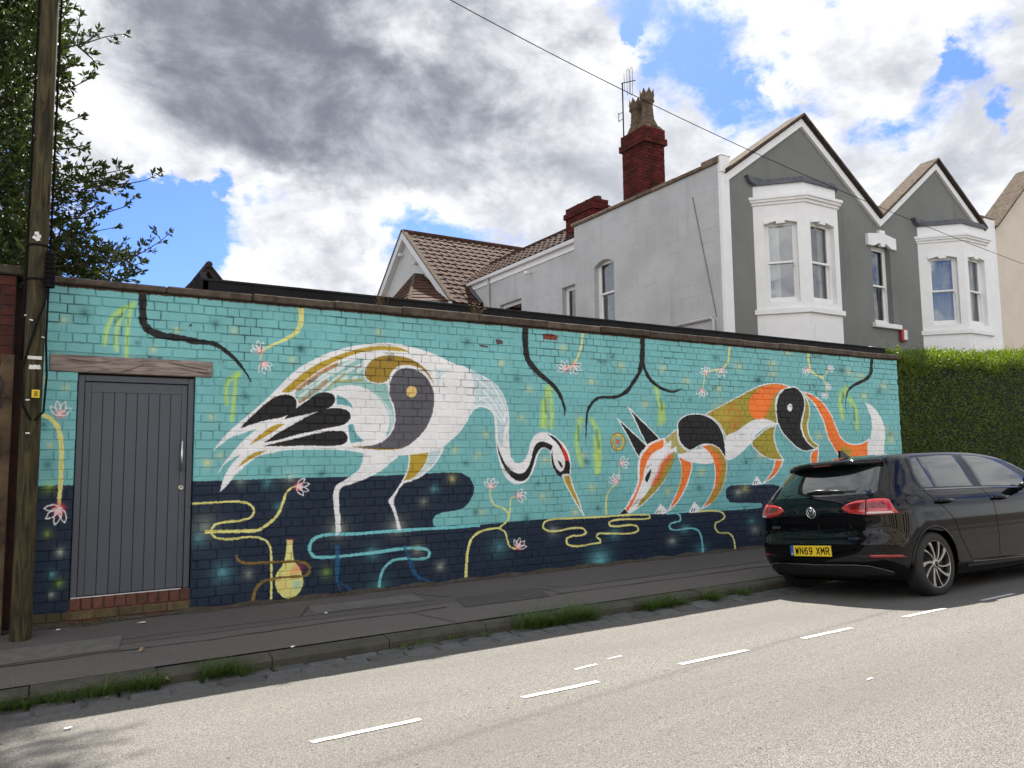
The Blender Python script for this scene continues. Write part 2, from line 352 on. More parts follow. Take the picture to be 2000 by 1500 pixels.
    vine(z6((630,415),(630,450),(640,510),(670,550),(730,570),(765,600),(775,630),(765,665),(740,690),(700,725)), [9,10,12,13,14,14,14,14,14,14], 4); vine(z6((830,482),(800,490),(788,530),(785,600),(768,660)), [8,9,9,10,12], 4)
    vine(z6((690,725),(740,750),(765,820),(785,870),(820,885),(850,880)), [14,13,12,11,11,10], 4)
    vine(z6((1537,620),(1535,520),(1550,450),(1590,400),(1625,365),(1637,300),(1640,240)), [14,13,12,11,9,8,7], 4)
    vine(z2((1490,536),(1650,528),(1880,522),(1950,540),(1985,590),(1960,640),(1900,662),(1750,680),(1680,700),(1650,745),(1670,790),(1720,810),(2000,798),(2070,820),(2105,860),(2118,950),(2120,1100),(2118,1290)), 16, 4)
    vine(z2((1600,757),(1660,754),(2000,745),(2010,730+14),(2100,690),(2170,620),(2210,530),(2240,450),(2280,410),(2315,400)), [26,26,24,22,22,20,18,14,10], 4)
    vine(zC((1945,1130),(1945,1160),(1900,1168),(1600,1180),(1550,1200),(1555,1235),(1620,1240),(1780,1228),(1825,1245),(1835,1280),(1800,1300),(1520,1310),(1440,1315),(1428,1340),(1460,1370),(1462,1400),(1400,1410),(1180,1430),(1140,1410),(1135,1370),(1170,1340),(1290,1325),(1325,1300),(1300,1265),(1230,1255),(960,1285),(910,1260),(910,1210),(960,1180),(1200,1160),(1500,1145),(1750,1128),(1940,1125)), 17, 5, 'pyel')
    vine(z8((760,920),(850,912),(895,940),(890,985),(840,1000),(795,1020),(790,1055),(830,1075),(1000,1060),(1060,1075),(1095,1130),(1110,1200),(1115,1320)), 17, 5, 'cyan')
    vine(z8((1040,900),(1250,890),(1310,910),(1325,950),(1290,985),(1245,1005),(1237,1060),(1270,1100),(1370,1108),(1405,1140),(1425,1210),(1430,1285)), 15, 5)
    vine(z8((1790,760),(1800,790),(1780,820)), 22, 5, 'cyan')
    vine(z4((2150,705),(1990,717),(1600,740),(1200,770),(870,800),(830,840),(820,900),(850,945),(920,955),(1300,920),(1700,885),(1750,905),(1745,950),(1680,968),(1550,965),(1460,985),(1400,1040),(1370,1120),(1362,1220)), [20,22,24,26,26,24,24,24,24,22,20,20,20,20,20,20], 4, 'cyan')
    # bottle, its ochre ribbon, submerged legs
    fill(z4((640,818),(688,818),(686,900),(700,980),(740,1040),(765,1110),(765,1170),(740,1230),(690,1268),(620,1270),(570,1220),(550,1150),(560,1080),(610,1010),(630,940),(640,860)), 'pyel')
    for x, y, r, c, a in [(566,1058,5,'pink',.35),(580,1112,9,'pink',.45),(573,1116,10,'orange',.3),(580,1142,9,'cyan',.6),(553,1146,8,'orange',.25),(545,1135,5,'pink',.2)]: glow(x, y, r, c, a)
    vine(z4((245,935),(260,975),(320,1000),(450,998),(600,990),(740,988),(800,1010),(820,1050),(800,1090),(700,1105),(560,1115),(450,1150),(400,1200),(375,1300)), [20,20,22,22,20,20,22,22,20,18,20,22,24,26], 4, 'ochre')
    stroke(z4((1035,860),(1036,960),(1034,1140)), [8,9,6], 'blue', .8); stroke(z4((1034,1140),(1080,1165),(1150,1215)), [5,4,2], 'blue', .6); stroke(z4((1034,1140),(1060,1220)), [4,2], 'blue', .5)
    stroke(z4((1560,860),(1600,970),(1650,1090),(1700,1120),(1790,1150)), [4,8,8,5,2], 'blue', .7); stroke(z4((1650,1090),(1700,1150)), [5,2], 'blue', .5)
    # --- black hanging branches
    stroke(A((1093,110),(1093,300),(1098,430),(1130,500),(1200,550),(1330,585),(1480,605),(1650,640))+z1((1590,672),(1680,690),(1780,755),(1860,830),(1920,910),(1965,985)), [15.5,15.5,15.5,15.5,15,14,13,12,11,10.5,9,8,6,4,2], 'black')
    stroke(z5((905,120),(905,300),(915,380),(960,460),(1040,540),(1110,600),(1160,660),(1195,730),(1212,800),(1214,850)), [q/4 for q in (45,45,45,40,38,34,30,22,18,4)], 'black')
    stroke(z7((525,180),(525,330),(520,450)), [9.6,9.6,11], 'black')
    stroke(z7((517,430),(490,540),(430,640),(360,730),(270,775),(150,780),(100,785))+z5((1440,735),(1395,800),(1382,900),(1378,1035)), [8,8,7.6,7.2,6.6,6,6,6,5,3.6,1], 'black')
    stroke(z7((530,430),(545,500),(590,590),(660,660),(740,705),(820,725),(870,715),(903,690)), [q/5 for q in (34,34,32,30,28,26,20,3)], 'black')
    stroke(zB((950,225),(950,330),(945,420),(900,490),(800,545),(720,590),(660,660),(640,740),(633,800),(633,890)), [q/6.25 for q in (42,42,40,42,40,34,22,12,9,3)], 'black')
    # --- crane
    body = z3((60,1325),(150,1210),(270,1100),(400,990),(500,900),(600,800),(700,700),(850,610),(1000,545),(1180,500),(1360,480),(1500,485),(1650,520),(1800,570),(1950,640)) + z5((420,462),(560,530),(660,590),(720,660),(755,740),(775,820),(780,900),(775,1000),(785,1120),(805,1190),(845,1220),(890,1200),(920,1150),(950,1050),(985,995),(1040,975),(1100,985),(1160,1030),(1215,1080),(1250,1150),(1260,1230),(1256,1310),(1195,1325),(1130,1275),(1105,1210),(1098,1130),(1060,1102),(1030,1112),(1000,1170),(980,1240),(950,1310),(900,1370),(840,1385),(770,1350),(720,1270),(690,1160),(672,1040),(665,920),(655,840),(620,800),(560,780),(510,800),(470,850),(440,910),(380,990),(300,1060)) + z3((1850,1300),(1700,1340),(1520,1360),(1240,1342),(1120,1320),(880,1312),(620,1320),(520,1342)) + z4((430,160),(330,230),(240,310),(170,395),(118,445),(150,330),(200,240),(285,148),(215,185),(150,235),(95,312)) + z3((110,1480),(180,1380),(290,1250),(410,1150),(290,1188),(190,1225),(110,1290))
    fill(body, 'white')
    fill(z4((1240,140),(1230,210),(1200,270),(1150,310),(1080,360),(1020,400),(1020,680),(1025,780),(1052,772),(1060,680),(1065,412),(1150,380),(1280,330),(1390,270),(1460,210),(1510,170),(1530,135)), 'white')
    fill(z4((1588,130),(1592,200),(1580,270),(1560,320),(1538,362),(1470,465),(1433,515),(1450,548),(1480,620),(1508,742),(1537,740),(1510,640),(1477,520),(1485,488),(1556,378),(1610,362),(1700,318),(1790,240),(1840,165),(1872,100)), 'white')
    fill(z4((1607,152),(1745,136),(1735,190),(1690,270),(1620,335),(1556,356),(1582,300),(1600,230)), 'gold')
    fill(z4((1755,136),(1845,118),(1808,190),(1740,265),(1650,328),(1610,345),(1690,280),(1740,200)), 'pale')
    fill(z3((705,868),(830,760),(950,680),(1100,622),(1240,600),(1245,700),(1290,790),(1420,805),(1440,900),(1472,1000),(1472,1150),(1420,1225),(1400,1100),(1330,950),(1200,870),(1050,860),(930,870),(740,950)), 'paleteal')
    for p, w, c in [(((720,850),(860,740),(1040,640)),7,'brown'),(((735,905),(900,780),(1100,660)),5,'white'),(((735,945),(880,840),(960,770)),6,'brown'),(((770,840),(950,720),(1180,610)),5,'white'),(((900,860),(1050,740),(1230,640)),5,'white'),(((960,830),(1060,745),(1100,715)),4,'olive'),(((1060,780),(1115,745)),6,'white'),(((1150,770),(1190,740)),6,'white'),(((1190,710),(1235,660)),7,'white'),(((800,800),(880,745)),6,'whisk'),(((930,700),(1040,640)),4,'brown'),(((1010,780),(1240,770)),5,'olive')]: stroke(z3(*p), w, c, .7)
    fill(z3((920,872),(1050,820),(1150,808),(1270,840),(1370,920),(1430,1020),(1442,1120),(1400,1212),(1320,1244),(1240,1244),(1185,1190),(1160,1100),(1165,1020),(1150,960),(1095,910),(1030,885)), 'white')
    fill(z3((1032,885),(1100,915),(1150,965),(1163,1020),(1150,985),(1060,962),(1030,965)), 'midteal'); fill(z3((1120,1120),(1160,1110),(1185,1190),(1245,1246),(1140,1262),(1125,1180)), 'midteal')
    fill(z3((1300,838),(1400,930),(1470,1040),(1478,1130),(1440,1190),(1452,1110),(1420,990),(1360,900)), 'pale')
    fill(z3((598,864),(700,770),(850,660),(1000,590),(1150,540),(1350,503),(1450,505),(1540,520),(1602,552),(1500,542),(1350,536),(1200,560),(1050,612),(900,690),(760,792),(662,866)), 'gold')
    fill(z3((1250,740),(1255,680),(1290,620),(1370,580),(1480,572),(1580,590),(1680,640),(1750,710),(1800,810),(1810,855),(1730,722),(1660,672),(1580,657),(1510,667),(1460,712),(1440,762),(1390,795),(1320,790),(1270,770)), 'goldd', ol=2.4)
    fill(z3((1440,850),(1450,770),(1490,700),(1560,672),(1640,680),(1720,730),(1780,820),(1797,930),(1780,1040),(1730,1150),(1650,1240),(1560,1300),(1450,1311),(1300,1306),(1140,1285),(1250,1280),(1370,1255),(1440,1200),(1475,1130),(1485,1050),(1470,960),(1445,900)), 'grey', ol=2.2)
    stroke(z3((1150,1287),(1300,1304),(1450,1309),(1550,1300)), [1,3,3,1], 'goldd')
    c0 = z3((1615,860))[0]; fill([(c0[0]+10.3*math.cos(t), c0[1]+11*math.sin(t)) for t in np.linspace(0, 6.28, 20)[:-1]], 'disc')
    for f in [((272,1146),(400,1020),(520,920),(590,888),(660,885),(710,920),(718,970),(690,1020),(620,1055),(450,1090),(330,1130)), ((616,1076),(700,1000),(800,930),(880,875),(950,865),(1005,885),(1020,930),(990,975),(900,1010),(760,1045)),
              ((463,1259),(560,1190),(700,1110),(850,1030),(950,995),(1060,990),(1125,1015),(1140,1060),(1100,1110),(980,1140),(750,1190),(560,1240)), ((456,1286),(600,1250),(750,1215),(900,1180),(1010,1165),(1090,1175),(1118,1215),(1100,1260),(1040,1280),(800,1281),(600,1286))]: fill(z3(*f), 'black')
    fill(z3((630,1135),(760,1065),(900,1012),(800,1050),(700,1105)), 'pale')
    fill(z3((350,1276),(450,1180),(560,1115),(630,1110),(540,1170),(440,1230)), 'gold'); fill(z3((243,1464),(300,1400),(380,1340),(490,1315),(430,1350),(340,1400)), 'gold')
    fill(z5((470,480),(560,532),(660,595),(718,665),(750,742),(768,840),(768,900),(750,930),(735,1000),(722,1100),(705,1080),(685,930),(668,845),(630,790),(560,762),(512,770),(505,650),(495,560)), 'pale')
    fill(z5((200,480),(330,480),(250,540),(235,600),(215,640)), 'pale', .7)
    for p, w in [(((560,535),(640,600),(690,680),(730,760),(760,850)),5),(((520,560),(600,620),(650,670)),5),(((545,625),(620,700),(680,780),(740,880)),5),(((520,740),(600,700),(620,705)),4),(((670,720),(740,830),(745,880)),4),(((520,690),(600,740),(650,800),(700,880)),5),(((690,860),(720,890)),6),(((735,860),(740,900)),6)]: stroke(z5(*p), w/4*2, 'white')
    fill(zC((455,415),(470,520),(500,620),(560,720),(630,785),(690,800),(740,780),(780,720),(815,620),(840,540),(870,490),(910,468),(960,490),(978,508),(1000,458),(960,430),(900,412),(850,425),(810,490),(790,580),(760,660),(720,710),(670,725),(610,705),(550,650),(500,560),(470,480)), 'black')
    glow(*zC((560,690))[0], 7, 'grey', .6)
    fill(zC((1000,485),(985,540),(985,600),(1000,660),(1040,730),(1085,765),(1095,735),(1165,730),(1167,650),(1157,595),(1120,598),(1116,640),(1102,690),(1080,705),(1050,690),(1015,630),(1000,560)), 'black')
    fill(zC((940,335),(1000,360),(1060,410),(1110,480),(1145,540),(1156,596),(1120,600),(1105,550),(1080,490),(1040,430),(980,370)), 'red'); fill(zC((940,335),(1000,360),(1055,405),(1085,465),(1105,545),(1080,490),(1040,430),(980,370)), 'black')
    fill(zC((1048,592),(1075,612),(1097,662),(1085,667),(1060,632)), 'black')
    fill(zC((1100,745),(1165,738),(1200,860),(1250,980),(1300,1130),(1308,1142),(1255,1060),(1180,930),(1120,810)), 'gold', ol=2.2)
    # --- fox
    OL = 2.0
    fill(z9((835,625),(930,655),(1010,710),(1080,790),(1130,880),(1170,980),(1220,1080),(1290,1130),(1370,1140),(1430,1125),(1490,1085),(1475,1150),(1480,1330),(1300,1420),(1235,1330),(1190,1250),(1130,1150),(1080,1050),(1050,930),(1000,820),(940,730),(870,660)), 'orange', ol=OL)
    glow(*z9((1260,1225))[0], 13, 'olive', .95, 2.0)
    fill(z9((1445,730),(1510,760),(1580,840),(1630,950),(1645,1050),(1635,1160),(1640,1330),(1482,1330),(1476,1180),(1500,1080),(1515,980),(1500,860)), 'white')
    fill(z9((925,1220),(995,1180),(985,1310),(990,1420),(915,1420),(920,1325)), 'orange', ol=OL)
    fill(z9((850,650),(895,740),(905,840),(890,940),(900,1040),(950,1120),(1000,1152),(970,1180),(910,1140),(860,1070),(835,990),(835,900),(858,800)), 'olive', ol=OL)
    fill(z9((700,582),(640,615),(595,690),(580,780),(590,900),(640,1020),(720,1110),(800,1180),(870,1205),(970,1180),(920,1150),(860,1080),(830,1000),(830,900),(855,800),(855,700),(820,620),(760,582)), 'black', ol=OL)
    d0 = z9((715,780))[0]; fill([(d0[0]+5.2*math.cos(t), d0[1]+7.2*math.sin(t)) for t in np.linspace(0, 6.28, 18)[:-1]], 'white')
    fill(z8((1820,390),(1900,390),(1870,470),(1800,560),(1700,622),(1770,540),(1810,460)), 'orange', ol=OL)
    fill(z8((1830,55),(1740,85),(1660,150),(1592,228),(1640,300),(1720,360),(1820,390),(1905,392),(1850,310),(1815,200),(1810,120)), 'olive', ol=OL)
    fill(z7((1140,945),(1300,860),(1450,780),(1600,700),(1700,660),(1800,643),(1900,655),(1970,685),(1890,700),(1840,770),(1825,880),(1840,990),(1840,1042),(1760,1005),(1700,995),(1620,1005),(1540,1045),(1440,1120),(1340,1172),(1320,1120),(1270,1030),(1200,975)), 'olive', ol=OL)
    glow(*z7((1330,960))[0], 22, 'oliv2', .7); glow(*z7((1400,1050))[0], 18, 'gold', .5)
    fill(z7((1562,880),(1580,780),(1640,710),(1720,670),(1800,655),(1890,662),(1930,680),(1870,712),(1810,762),(1780,850),(1740,940),(1700,985),(1630,990),(1580,950)), 'orange')
    fill(z8((1340,165),(1440,112),(1540,47),(1640,7),(1720,0),(1842,45),(1720,82),(1640,142),(1590,222),(1500,312),(1400,387),(1345,390)), 'white')
    for p in [((1590,638),(1640,545),(1700,632)), ((640,918),(700,815),(772,890),(755,912)), ((975,908),(1030,795),(1102,875),(1050,902))]: fill(z8(*p), 'white')
    for a, b in [((1625,600),(1620,630)),((1645,600),(1640,630)),((675,885),(668,915)),((700,885),(692,915)),((1012,865),(1005,900)),((1035,865),(1028,900))]: stroke(z8(a, b), 1.6, 'black')
    fill(z7((740,1190),(865,1085),(870,1180),(900,1250),(975,1312),(900,1335),(862,1322),(850,1270),(800,1300)), 'oliv2', .8, ol=1.5)
    fill(z8((870,345),(930,385),(1005,420),(1000,500),(970,600),(930,700),(860,810),(770,897),(820,800),(870,690),(900,570),(905,450)), 'orange', ol=OL)
    soft(z8((905,440),(905,560),(880,680)), 3, 'olive', .6)
    fill(z8((1090,265),(1180,240),(1260,270),(1320,340),(1345,430),(1335,560),(1290,690),(1210,800),(1098,872),(1170,770),(1220,660),(1235,540),(1225,430),(1190,340),(1140,290)), 'orange', ol=OL)
    soft(z8((1200,262),(1270,310),(1310,400),(1312,540),(1270,680),(1200,780)), 5.5, 'olive', .95)
    fill(z8((868,337),(960,322),(1060,282),(1130,287),(1180,332),(1222,402),(1215,416),(1080,426),(980,406),(920,376)), 'white')
    fill(z7((870,1100),(868,1040),(910,980),(980,950),(1080,943),(1170,970),(1250,1030),(1300,1110),(1330,1220),(1342,1380),(1310,1330),(1260,1270),(1180,1238),(1100,1245),(1040,1275),(990,1297),(930,1265),(890,1210)), 'black', ol=OL)
    for e in [((278,983),(340,1040),(450,1140),(577,1262),(520,1310),(493,1378),(430,1260),(370,1140),(310,1035)), ((378,866),(450,940),(560,1050),(692,1183),(590,1245),(572,1250),(520,1150),(460,1020),(405,912))]: fill(z7(*e), 'black', ol=OL)
    fill(z8((740,180),(600,230),(540,290),(500,360),(482,480),(482,600),(452,690),(400,790),(350,870),(300,922),(370,917),(450,882),(560,792),(650,702),(740,582),(800,452),(835,332),(852,262),(800,300),(800,205),(745,255)), 'white', ol=OL)
    fill(z8((732,192),(620,237),(555,300),(514,370),(498,480),(494,600),(464,700),(412,795),(358,880),(382,893),(440,800),(490,680),(530,560),(545,480),(575,400),(630,320),(728,262)), 'orange')
    fill(z8((838,308),(832,400),(796,480),(736,590),(655,692),(556,790),(470,865),(500,800),(580,700),(640,600),(690,510),(712,440),(780,352)), 'olive'); soft(z8((790,360),(725,440),(690,530),(640,620)), 5, 'orr', .95)
    fill(z8((607,478),(602,540),(572,614),(550,580),(575,520)), 'black'); stroke(z8((565,470),(600,445),(612,440)), 1.5, 'brown')
    fill(z8((300,924),(347,868),(388,912),(360,918)), 'black')
    for k in range(4): stroke(z8((420+14*k,840-18*k),(470+16*k,815-14*k),(520+14*k,830-14*k)), 1.1, 'whisk', .8)
    # signature, roundel
    for p in [((1430,830),(1400,880),(1365,935),(1360,905),(1400,890),(1470,905),(1440,950),(1420,940)), ((1380,985),(1370,1020),(1395,1020),(1410,985),(1500,980),(1470,1030),(1450,1025)), ((1410,1050),(1395,1085),(1425,1085),(1445,1045),(1395,1050))]: stroke(z7(*p), 1.3, 'orr')
    q = z7((285,1215))[0]
    for k, c in [(1.0,'whisk'),(.97,'gold'),(.80,'pyel'),(.70,'goldd'),(.60,'paleteal'),(.45,'olive'),(.38,'midteal'),(.24,'orr')]: fill([(q[0]+14.6*k*math.cos(t), q[1]+18.2*k*math.sin(t)) for t in np.linspace(0, 6.283, 25)[:-1]], c)
    for t in np.linspace(0, 6.283, 22): stroke([(q[0]+12.4*math.cos(t), q[1]+15.6*math.sin(t)), (q[0]+13.6*math.cos(t), q[1]+17*math.sin(t))], 1.2, 'whisk', .8)
    # --- lotus flowers
    def flower(x, y, ang, s, n=4, spread=68):
        glow(x+math.cos(ang)*s*.15, y+math.sin(ang)*s*.15, s*.30, 'pink', 1.0, 1.3)
        for k in range(n):
            a = ang+math.radians(spread)*(k/(n-1)-.5)*1.5; L = s*(1.0 if 0 < k < n-1 else .88); ca, sa = math.cos(a), math.sin(a); w = s*.17
            P = [(0,0),(L*.4,w),(L*.75,w*.75),(L,0),(L*.75,-w*.75),(L*.4,-w)]
            stroke([(x+u*ca-v*sa, y+u*sa+v*ca) for u, v in P], max(s*.07, 1.3), 'white', .95, True)
            stroke([(x+ca*s*.1, y+sa*s*.1), (x+ca*s*.32, y+sa*s*.32)], s*.09, 'pink', .7)
    D = math.radians
    for x, y, a, s in [(117,812,-85,30),(118,991,125,36),(508,687,-120,22),(514,709,65,22),(580,950,5,25),(1106,722,-135,20),(1119,713,50,20),(1381,729,-120,15),(1408,721,80,16),(1371,761,90,16),(1578,720,120,13),(1618,722,-30,11),(1614,756,-10,10),(1613,769,110,10),(959,952,-90,20),(1010,968,0,20),(1011,1070,-60,20),(1212,905,-15,18),(1205,941,-130,18)]: flower(x, y, D(a), s)
    # --- bare brick where the paint stops or has flaked
    raw = s2l((92,58,46)).astype(np.float32); moss = s2l((70,62,42)).astype(np.float32)
    put(pix(np.array([(40,1203),(100,1199),(131,1196),(131,1300),(40,1300)], float)), moss)
    put(pix(np.array([(131,1190),(371,1168),(372,1189),(735,1155.5),(735,1300),(131,1300)], float)), raw)
    put(pix(np.array(zC((900,-605),(1010,-622),(1090,-600),(1080,-570),(960,-578)), float)) if False else pix(np.array(z5((1035,210),(1110,205),(1158,225),(1150,260),(1050,250)), float)), s2l((120,58,44)).astype(np.float32))
    for pts in [((670,250),(700,250),(730,265),(728,290),(680,290)), ((540,290),(610,300),(612,318),(545,305))]: put(pix(np.array(z5(*pts), float)), s2l((88,66,70)).astype(np.float32))
    for pts in [((1475,540),(1505,528),(1500,545),(1480,552))]: put(pix(np.array(z1(*pts), float)), 'black')
    # ragged top edge under the coping, ragged bottom edge
    n = W; ns = np.cumsum(RNG.normal(0, 1, n)); ns -= np.convolve(ns, np.ones(201)/201, 'same'); ns = ns/np.abs(ns).max()
    topz = ((2.895+0.018*ns)-WZ0)/PXM*SS
    rows = np.arange(H)[:, None]; m = rows > topz[None]; img[m] = s2l((64,48,38))
    lowz = ((0.0+0.006*np.linspace(WX0, WX1, W)-0.035+0.025*ns[::-1])-WZ0)/PXM*SS
    m = (rows < lowz[None]) & (np.arange(W)[None] > (3.6-WX0)/PXM*SS); img[m] = img[m]*.45+s2l((74,62,48)).astype(np.float32)*.55
    img = img.reshape(IH, SS, IW, SS, 3).mean((1, 3))
    px = np.ones((IH, IW, 4), np.float32); px[..., :3] = img
    im = bpy.data.images.new('mural_paint', IW, IH, float_buffer=True); im.colorspace_settings.name = 'Non-Color'
    im.pixels.foreach_set(px.ravel()); im.update(); im.pack()
    return im
MURAL = make_mural()

def mural_mat(name, joint=False):
    m = bpy.data.materials.new(name); m.use_nodes = True; nt = m.node_tree; N = nt.nodes; L = nt.links; b = N['Principled BSDF']
    geo = N.new('ShaderNodeNewGeometry'); mp = N.new('ShaderNodeVectorMath'); mp.operation = 'SUBTRACT'; L.new(geo.outputs['Position'], mp.inputs[0]); mp.inputs[1].default_value = (WX0, 0, WZ0)
    sp = N.new('ShaderNodeSeparateXYZ'); L.new(mp.outputs[0], sp.inputs[0])
    cb = N.new('ShaderNodeCombineXYZ')
    for i, (k, e) in enumerate(((0, WX1-WX0), (2, WZ1-WZ0))):
        q = N.new('ShaderNodeMath'); q.operation = 'DIVIDE'; L.new(sp.outputs[k], q.inputs[0]); q.inputs[1].default_value = e; L.new(q.outputs[0], cb.inputs[i])
    tx = N.new('ShaderNodeTexImage'); tx.image = MURAL; tx.extension = 'EXTEND'; tx.interpolation = 'Linear'; wn = N.new('ShaderNodeTexNoise'); wn.inputs['Scale'].default_value = 38; wn.inputs['Detail'].default_value = 4; L.new(geo.outputs['Position'], wn.inputs['Vector'])
    ws = N.new('ShaderNodeVectorMath'); ws.operation = 'SUBTRACT'; L.new(wn.outputs[1], ws.inputs[0]); ws.inputs[1].default_value = (.5, .5, .5)
    wm = N.new('ShaderNodeVectorMath'); wm.operation = 'MULTIPLY'; L.new(ws.outputs[0], wm.inputs[0]); wm.inputs[1].default_value = (.022/(WX1-WX0), .022/(WZ1-WZ0), 0)
    wa = N.new('ShaderNodeVectorMath'); wa.operation = 'ADD'; L.new(cb.outputs[0], wa.inputs[0]); L.new(wm.outputs[0], wa.inputs[1]); L.new(wa.outputs[0], tx.inputs[0])
    no = N.new('ShaderNodeTexNoise'); no.inputs['Scale'].default_value = 2.2; no.inputs['Detail'].default_value = 7; L.new(geo.outputs['Position'], no.inputs['Vector'])
    n2 = N.new('ShaderNodeTexNoise'); n2.inputs['Scale'].default_value = 42; n2.inputs['Detail'].default_value = 5; L.new(geo.outputs['Position'], n2.inputs['Vector'])
    oi = N.new('ShaderNodeObjectInfo')
    sm_ = N.new('ShaderNodeMath'); sm_.operation = 'MULTIPLY_ADD'; L.new(no.outputs[0], sm_.inputs[0]); sm_.inputs[1].default_value = 0.50; sm_.inputs[2].default_value = 0.77
    s3 = N.new('ShaderNodeMath'); s3.operation = 'MULTIPLY_ADD'; L.new(n2.outputs[0], s3.inputs[0]); s3.inputs[1].default_value = 0.16; L.new(sm_.outputs[0], s3.inputs[2])
    s4 = N.new('ShaderNodeMath'); s4.operation = 'SUBTRACT'; L.new(s3.outputs[0], s4.inputs[0]); s4.inputs[1].default_value = 0.08 if not joint else 0.13
    hs = N.new('ShaderNodeHueSaturation'); L.new(s4.outputs[0], hs.inputs['Value']); L.new(tx.outputs[0], hs.inputs['Color'])
    out = hs.outputs[0]
    # open joints and chips where the paint did not reach
    n3 = N.new('ShaderNodeTexNoise'); n3.inputs['Scale'].default_value = 1.6 if joint else 26; n3.inputs['Detail'].default_value = 9 if joint else 3; n3.inputs['Roughness'].default_value = 0.7; L.new(geo.outputs['Position'], n3.inputs['Vector'])
    mr = N.new('ShaderNodeMapRange'); src = n3.outputs[0]
    if joint:      # joints are open and unpainted more often near the top of the wall
        hm = N.new('ShaderNodeMapRange'); L.new(sp.outputs[2], hm.inputs[0]); hm.inputs[1].default_value = 2.2; hm.inputs[2].default_value = 3.2; hm.inputs[3].default_value = 0.0; hm.inputs[4].default_value = 0.13
        ad = N.new('ShaderNodeMath'); ad.operation = 'ADD'; L.new(src, ad.inputs[0]); L.new(hm.outputs[0], ad.inputs[1]); src = ad.outputs[0]
    L.new(src, mr.inputs[0]); mr.inputs[1].default_value = 0.55 if joint else 0.735; mr.inputs[2].default_value = 0.66 if joint else 0.75
    if joint: mr.inputs[4].default_value = 0.85
    mx = N.new('ShaderNodeMix'); mx.data_type = 'RGBA'; L.new(mr.outputs[0], mx.inputs[0]); L.new(out, mx.inputs[6]); mx.inputs[7].default_value = (0.028, 0.026, 0.028, 1) if joint else (0.07, 0.06, 0.06, 1)
    L.new(mx.outputs[2], b.inputs['Base Color'])
    b.inputs['Roughness'].default_value = 0.62; b.inputs['Specular IOR Level'].default_value = 0.35
    bp = N.new('ShaderNodeBump'); bp.inputs['Distance'].default_value = 0.0035; bp.inputs['Strength'].default_value = 1.0; L.new(n2.outputs[0], bp.inputs['Height']); L.new(bp.outputs[0], b.inputs['Normal'])
    return m
M_BRICKPAINT = mural_mat('painted_brick'); M_JOINT = mural_mat('painted_joint', True)
# ------------------------------------------------------------------ ground, road, pavement
def gx(x): return 0.0065*x
_cY = [-40, -16, -12, -9, -7, -5.2, -3.75, -3.26, -2.4, -1.5, 0.6]; _cZ = [-.30, -.30, -.22, -.05, 0.0, -.025, -.085, -.125, -.20, -.28, -.46]
def road_z(x, y): return gx(x) + float(np.interp(y, _cY, _cZ))
KERB_Y = -1.5
def pave_z(x, y): return gx(x) + float(np.interp(y, [KERB_Y, 0.0], [-.175, -.037]))
GRIT = lin(208, 196, 180)
def asphalt(name, base, dark, grit, speck=0.5, bump=0.006):
    m = bpy.data.materials.new(name); m.use_nodes = True; nt = m.node_tree; N = nt.nodes; L = nt.links; b = N['Principled BSDF']
    b.inputs['Roughness'].default_value = 0.93; b.inputs['Specular IOR Level'].default_value = 0.25
    geo = N.new('ShaderNodeNewGeometry'); P = geo.outputs['Position']
    def noise(sc, de, ro=0.6, vec=None):
        n = N.new('ShaderNodeTexNoise'); n.inputs['Scale'].default_value = sc; n.inputs['Detail'].default_value = de; n.inputs['Roughness'].default_value = ro; L.new(vec or P, n.inputs['Vector']); return n.outputs[0]
    def rng(x, a, b_): 
        r = N.new('ShaderNodeMapRange'); L.new(x, r.inputs[0]); r.inputs[1].default_value = a; r.inputs[2].default_value = b_; return r.outputs[0]
    def mix(f, a, b_):
        x = N.new('ShaderNodeMix'); x.data_type = 'RGBA'; L.new(f, x.inputs[0])
        for i, q in ((6, a), (7, b_)):
            if isinstance(q, tuple): x.inputs[i].default_value = (*q, 1)
            else: L.new(q, x.inputs[i])
        return x.outputs[2]
    vo = N.new('ShaderNodeTexVoronoi'); vo.inputs['Scale'].default_value = 150; L.new(P, vo.inputs['Vector'])
    sepc = N.new('ShaderNodeSeparateColor'); L.new(vo.outputs['Color'], sepc.inputs[0])
    c = mix(rng(sepc.outputs[0], 0.15, 0.95), base, grit)
    c = mix(rng(vo.outputs['Distance'], 0.25, 0.8), c, dark)
    mp = N.new('ShaderNodeMapping'); mp.inputs['Scale'].default_value = (.22, 1.0, 1.0); L.new(P, mp.inputs[0])
    big = mix(rng(noise(0.9, 7, .62, mp.outputs[0]), 0.36, 0.64), c, tuple(x*0.62 for x in base))
    h2 = N.new('ShaderNodeMix'); h2.data_type = 'RGBA'; h2.inputs[0].default_value = 0.50; L.new(c, h2.inputs[6]); L.new(big, h2.inputs[7])
    pit = rng(noise(24, 2), 0.71, 0.73)
    c = mix(pit, h2.outputs[2], tuple(x*0.35 for x in dark))
    sp = mix(rng(noise(120, 2), 0.70, 0.74), c, tuple(min(1, x*1.5) for x in grit))
    L.new(sp, b.inputs['Base Color'])
    bp = N.new('ShaderNodeBump'); bp.inputs['Distance'].default_value = bump; bp.inputs['Strength'].default_value = speck
    inv = N.new('ShaderNodeMath'); inv.operation = 'SUBTRACT'; inv.inputs[0].default_value = 1; L.new(vo.outputs['Distance'], inv.inputs[1]); L.new(inv.outputs[0], bp.inputs['Height']); L.new(bp.outputs[0], b.inputs['Normal'])
    return m
M_ROAD = asphalt('road_asphalt', (0.148, 0.140, 0.130), (0.060, 0.057, 0.053), (0.28, 0.265, 0.242))
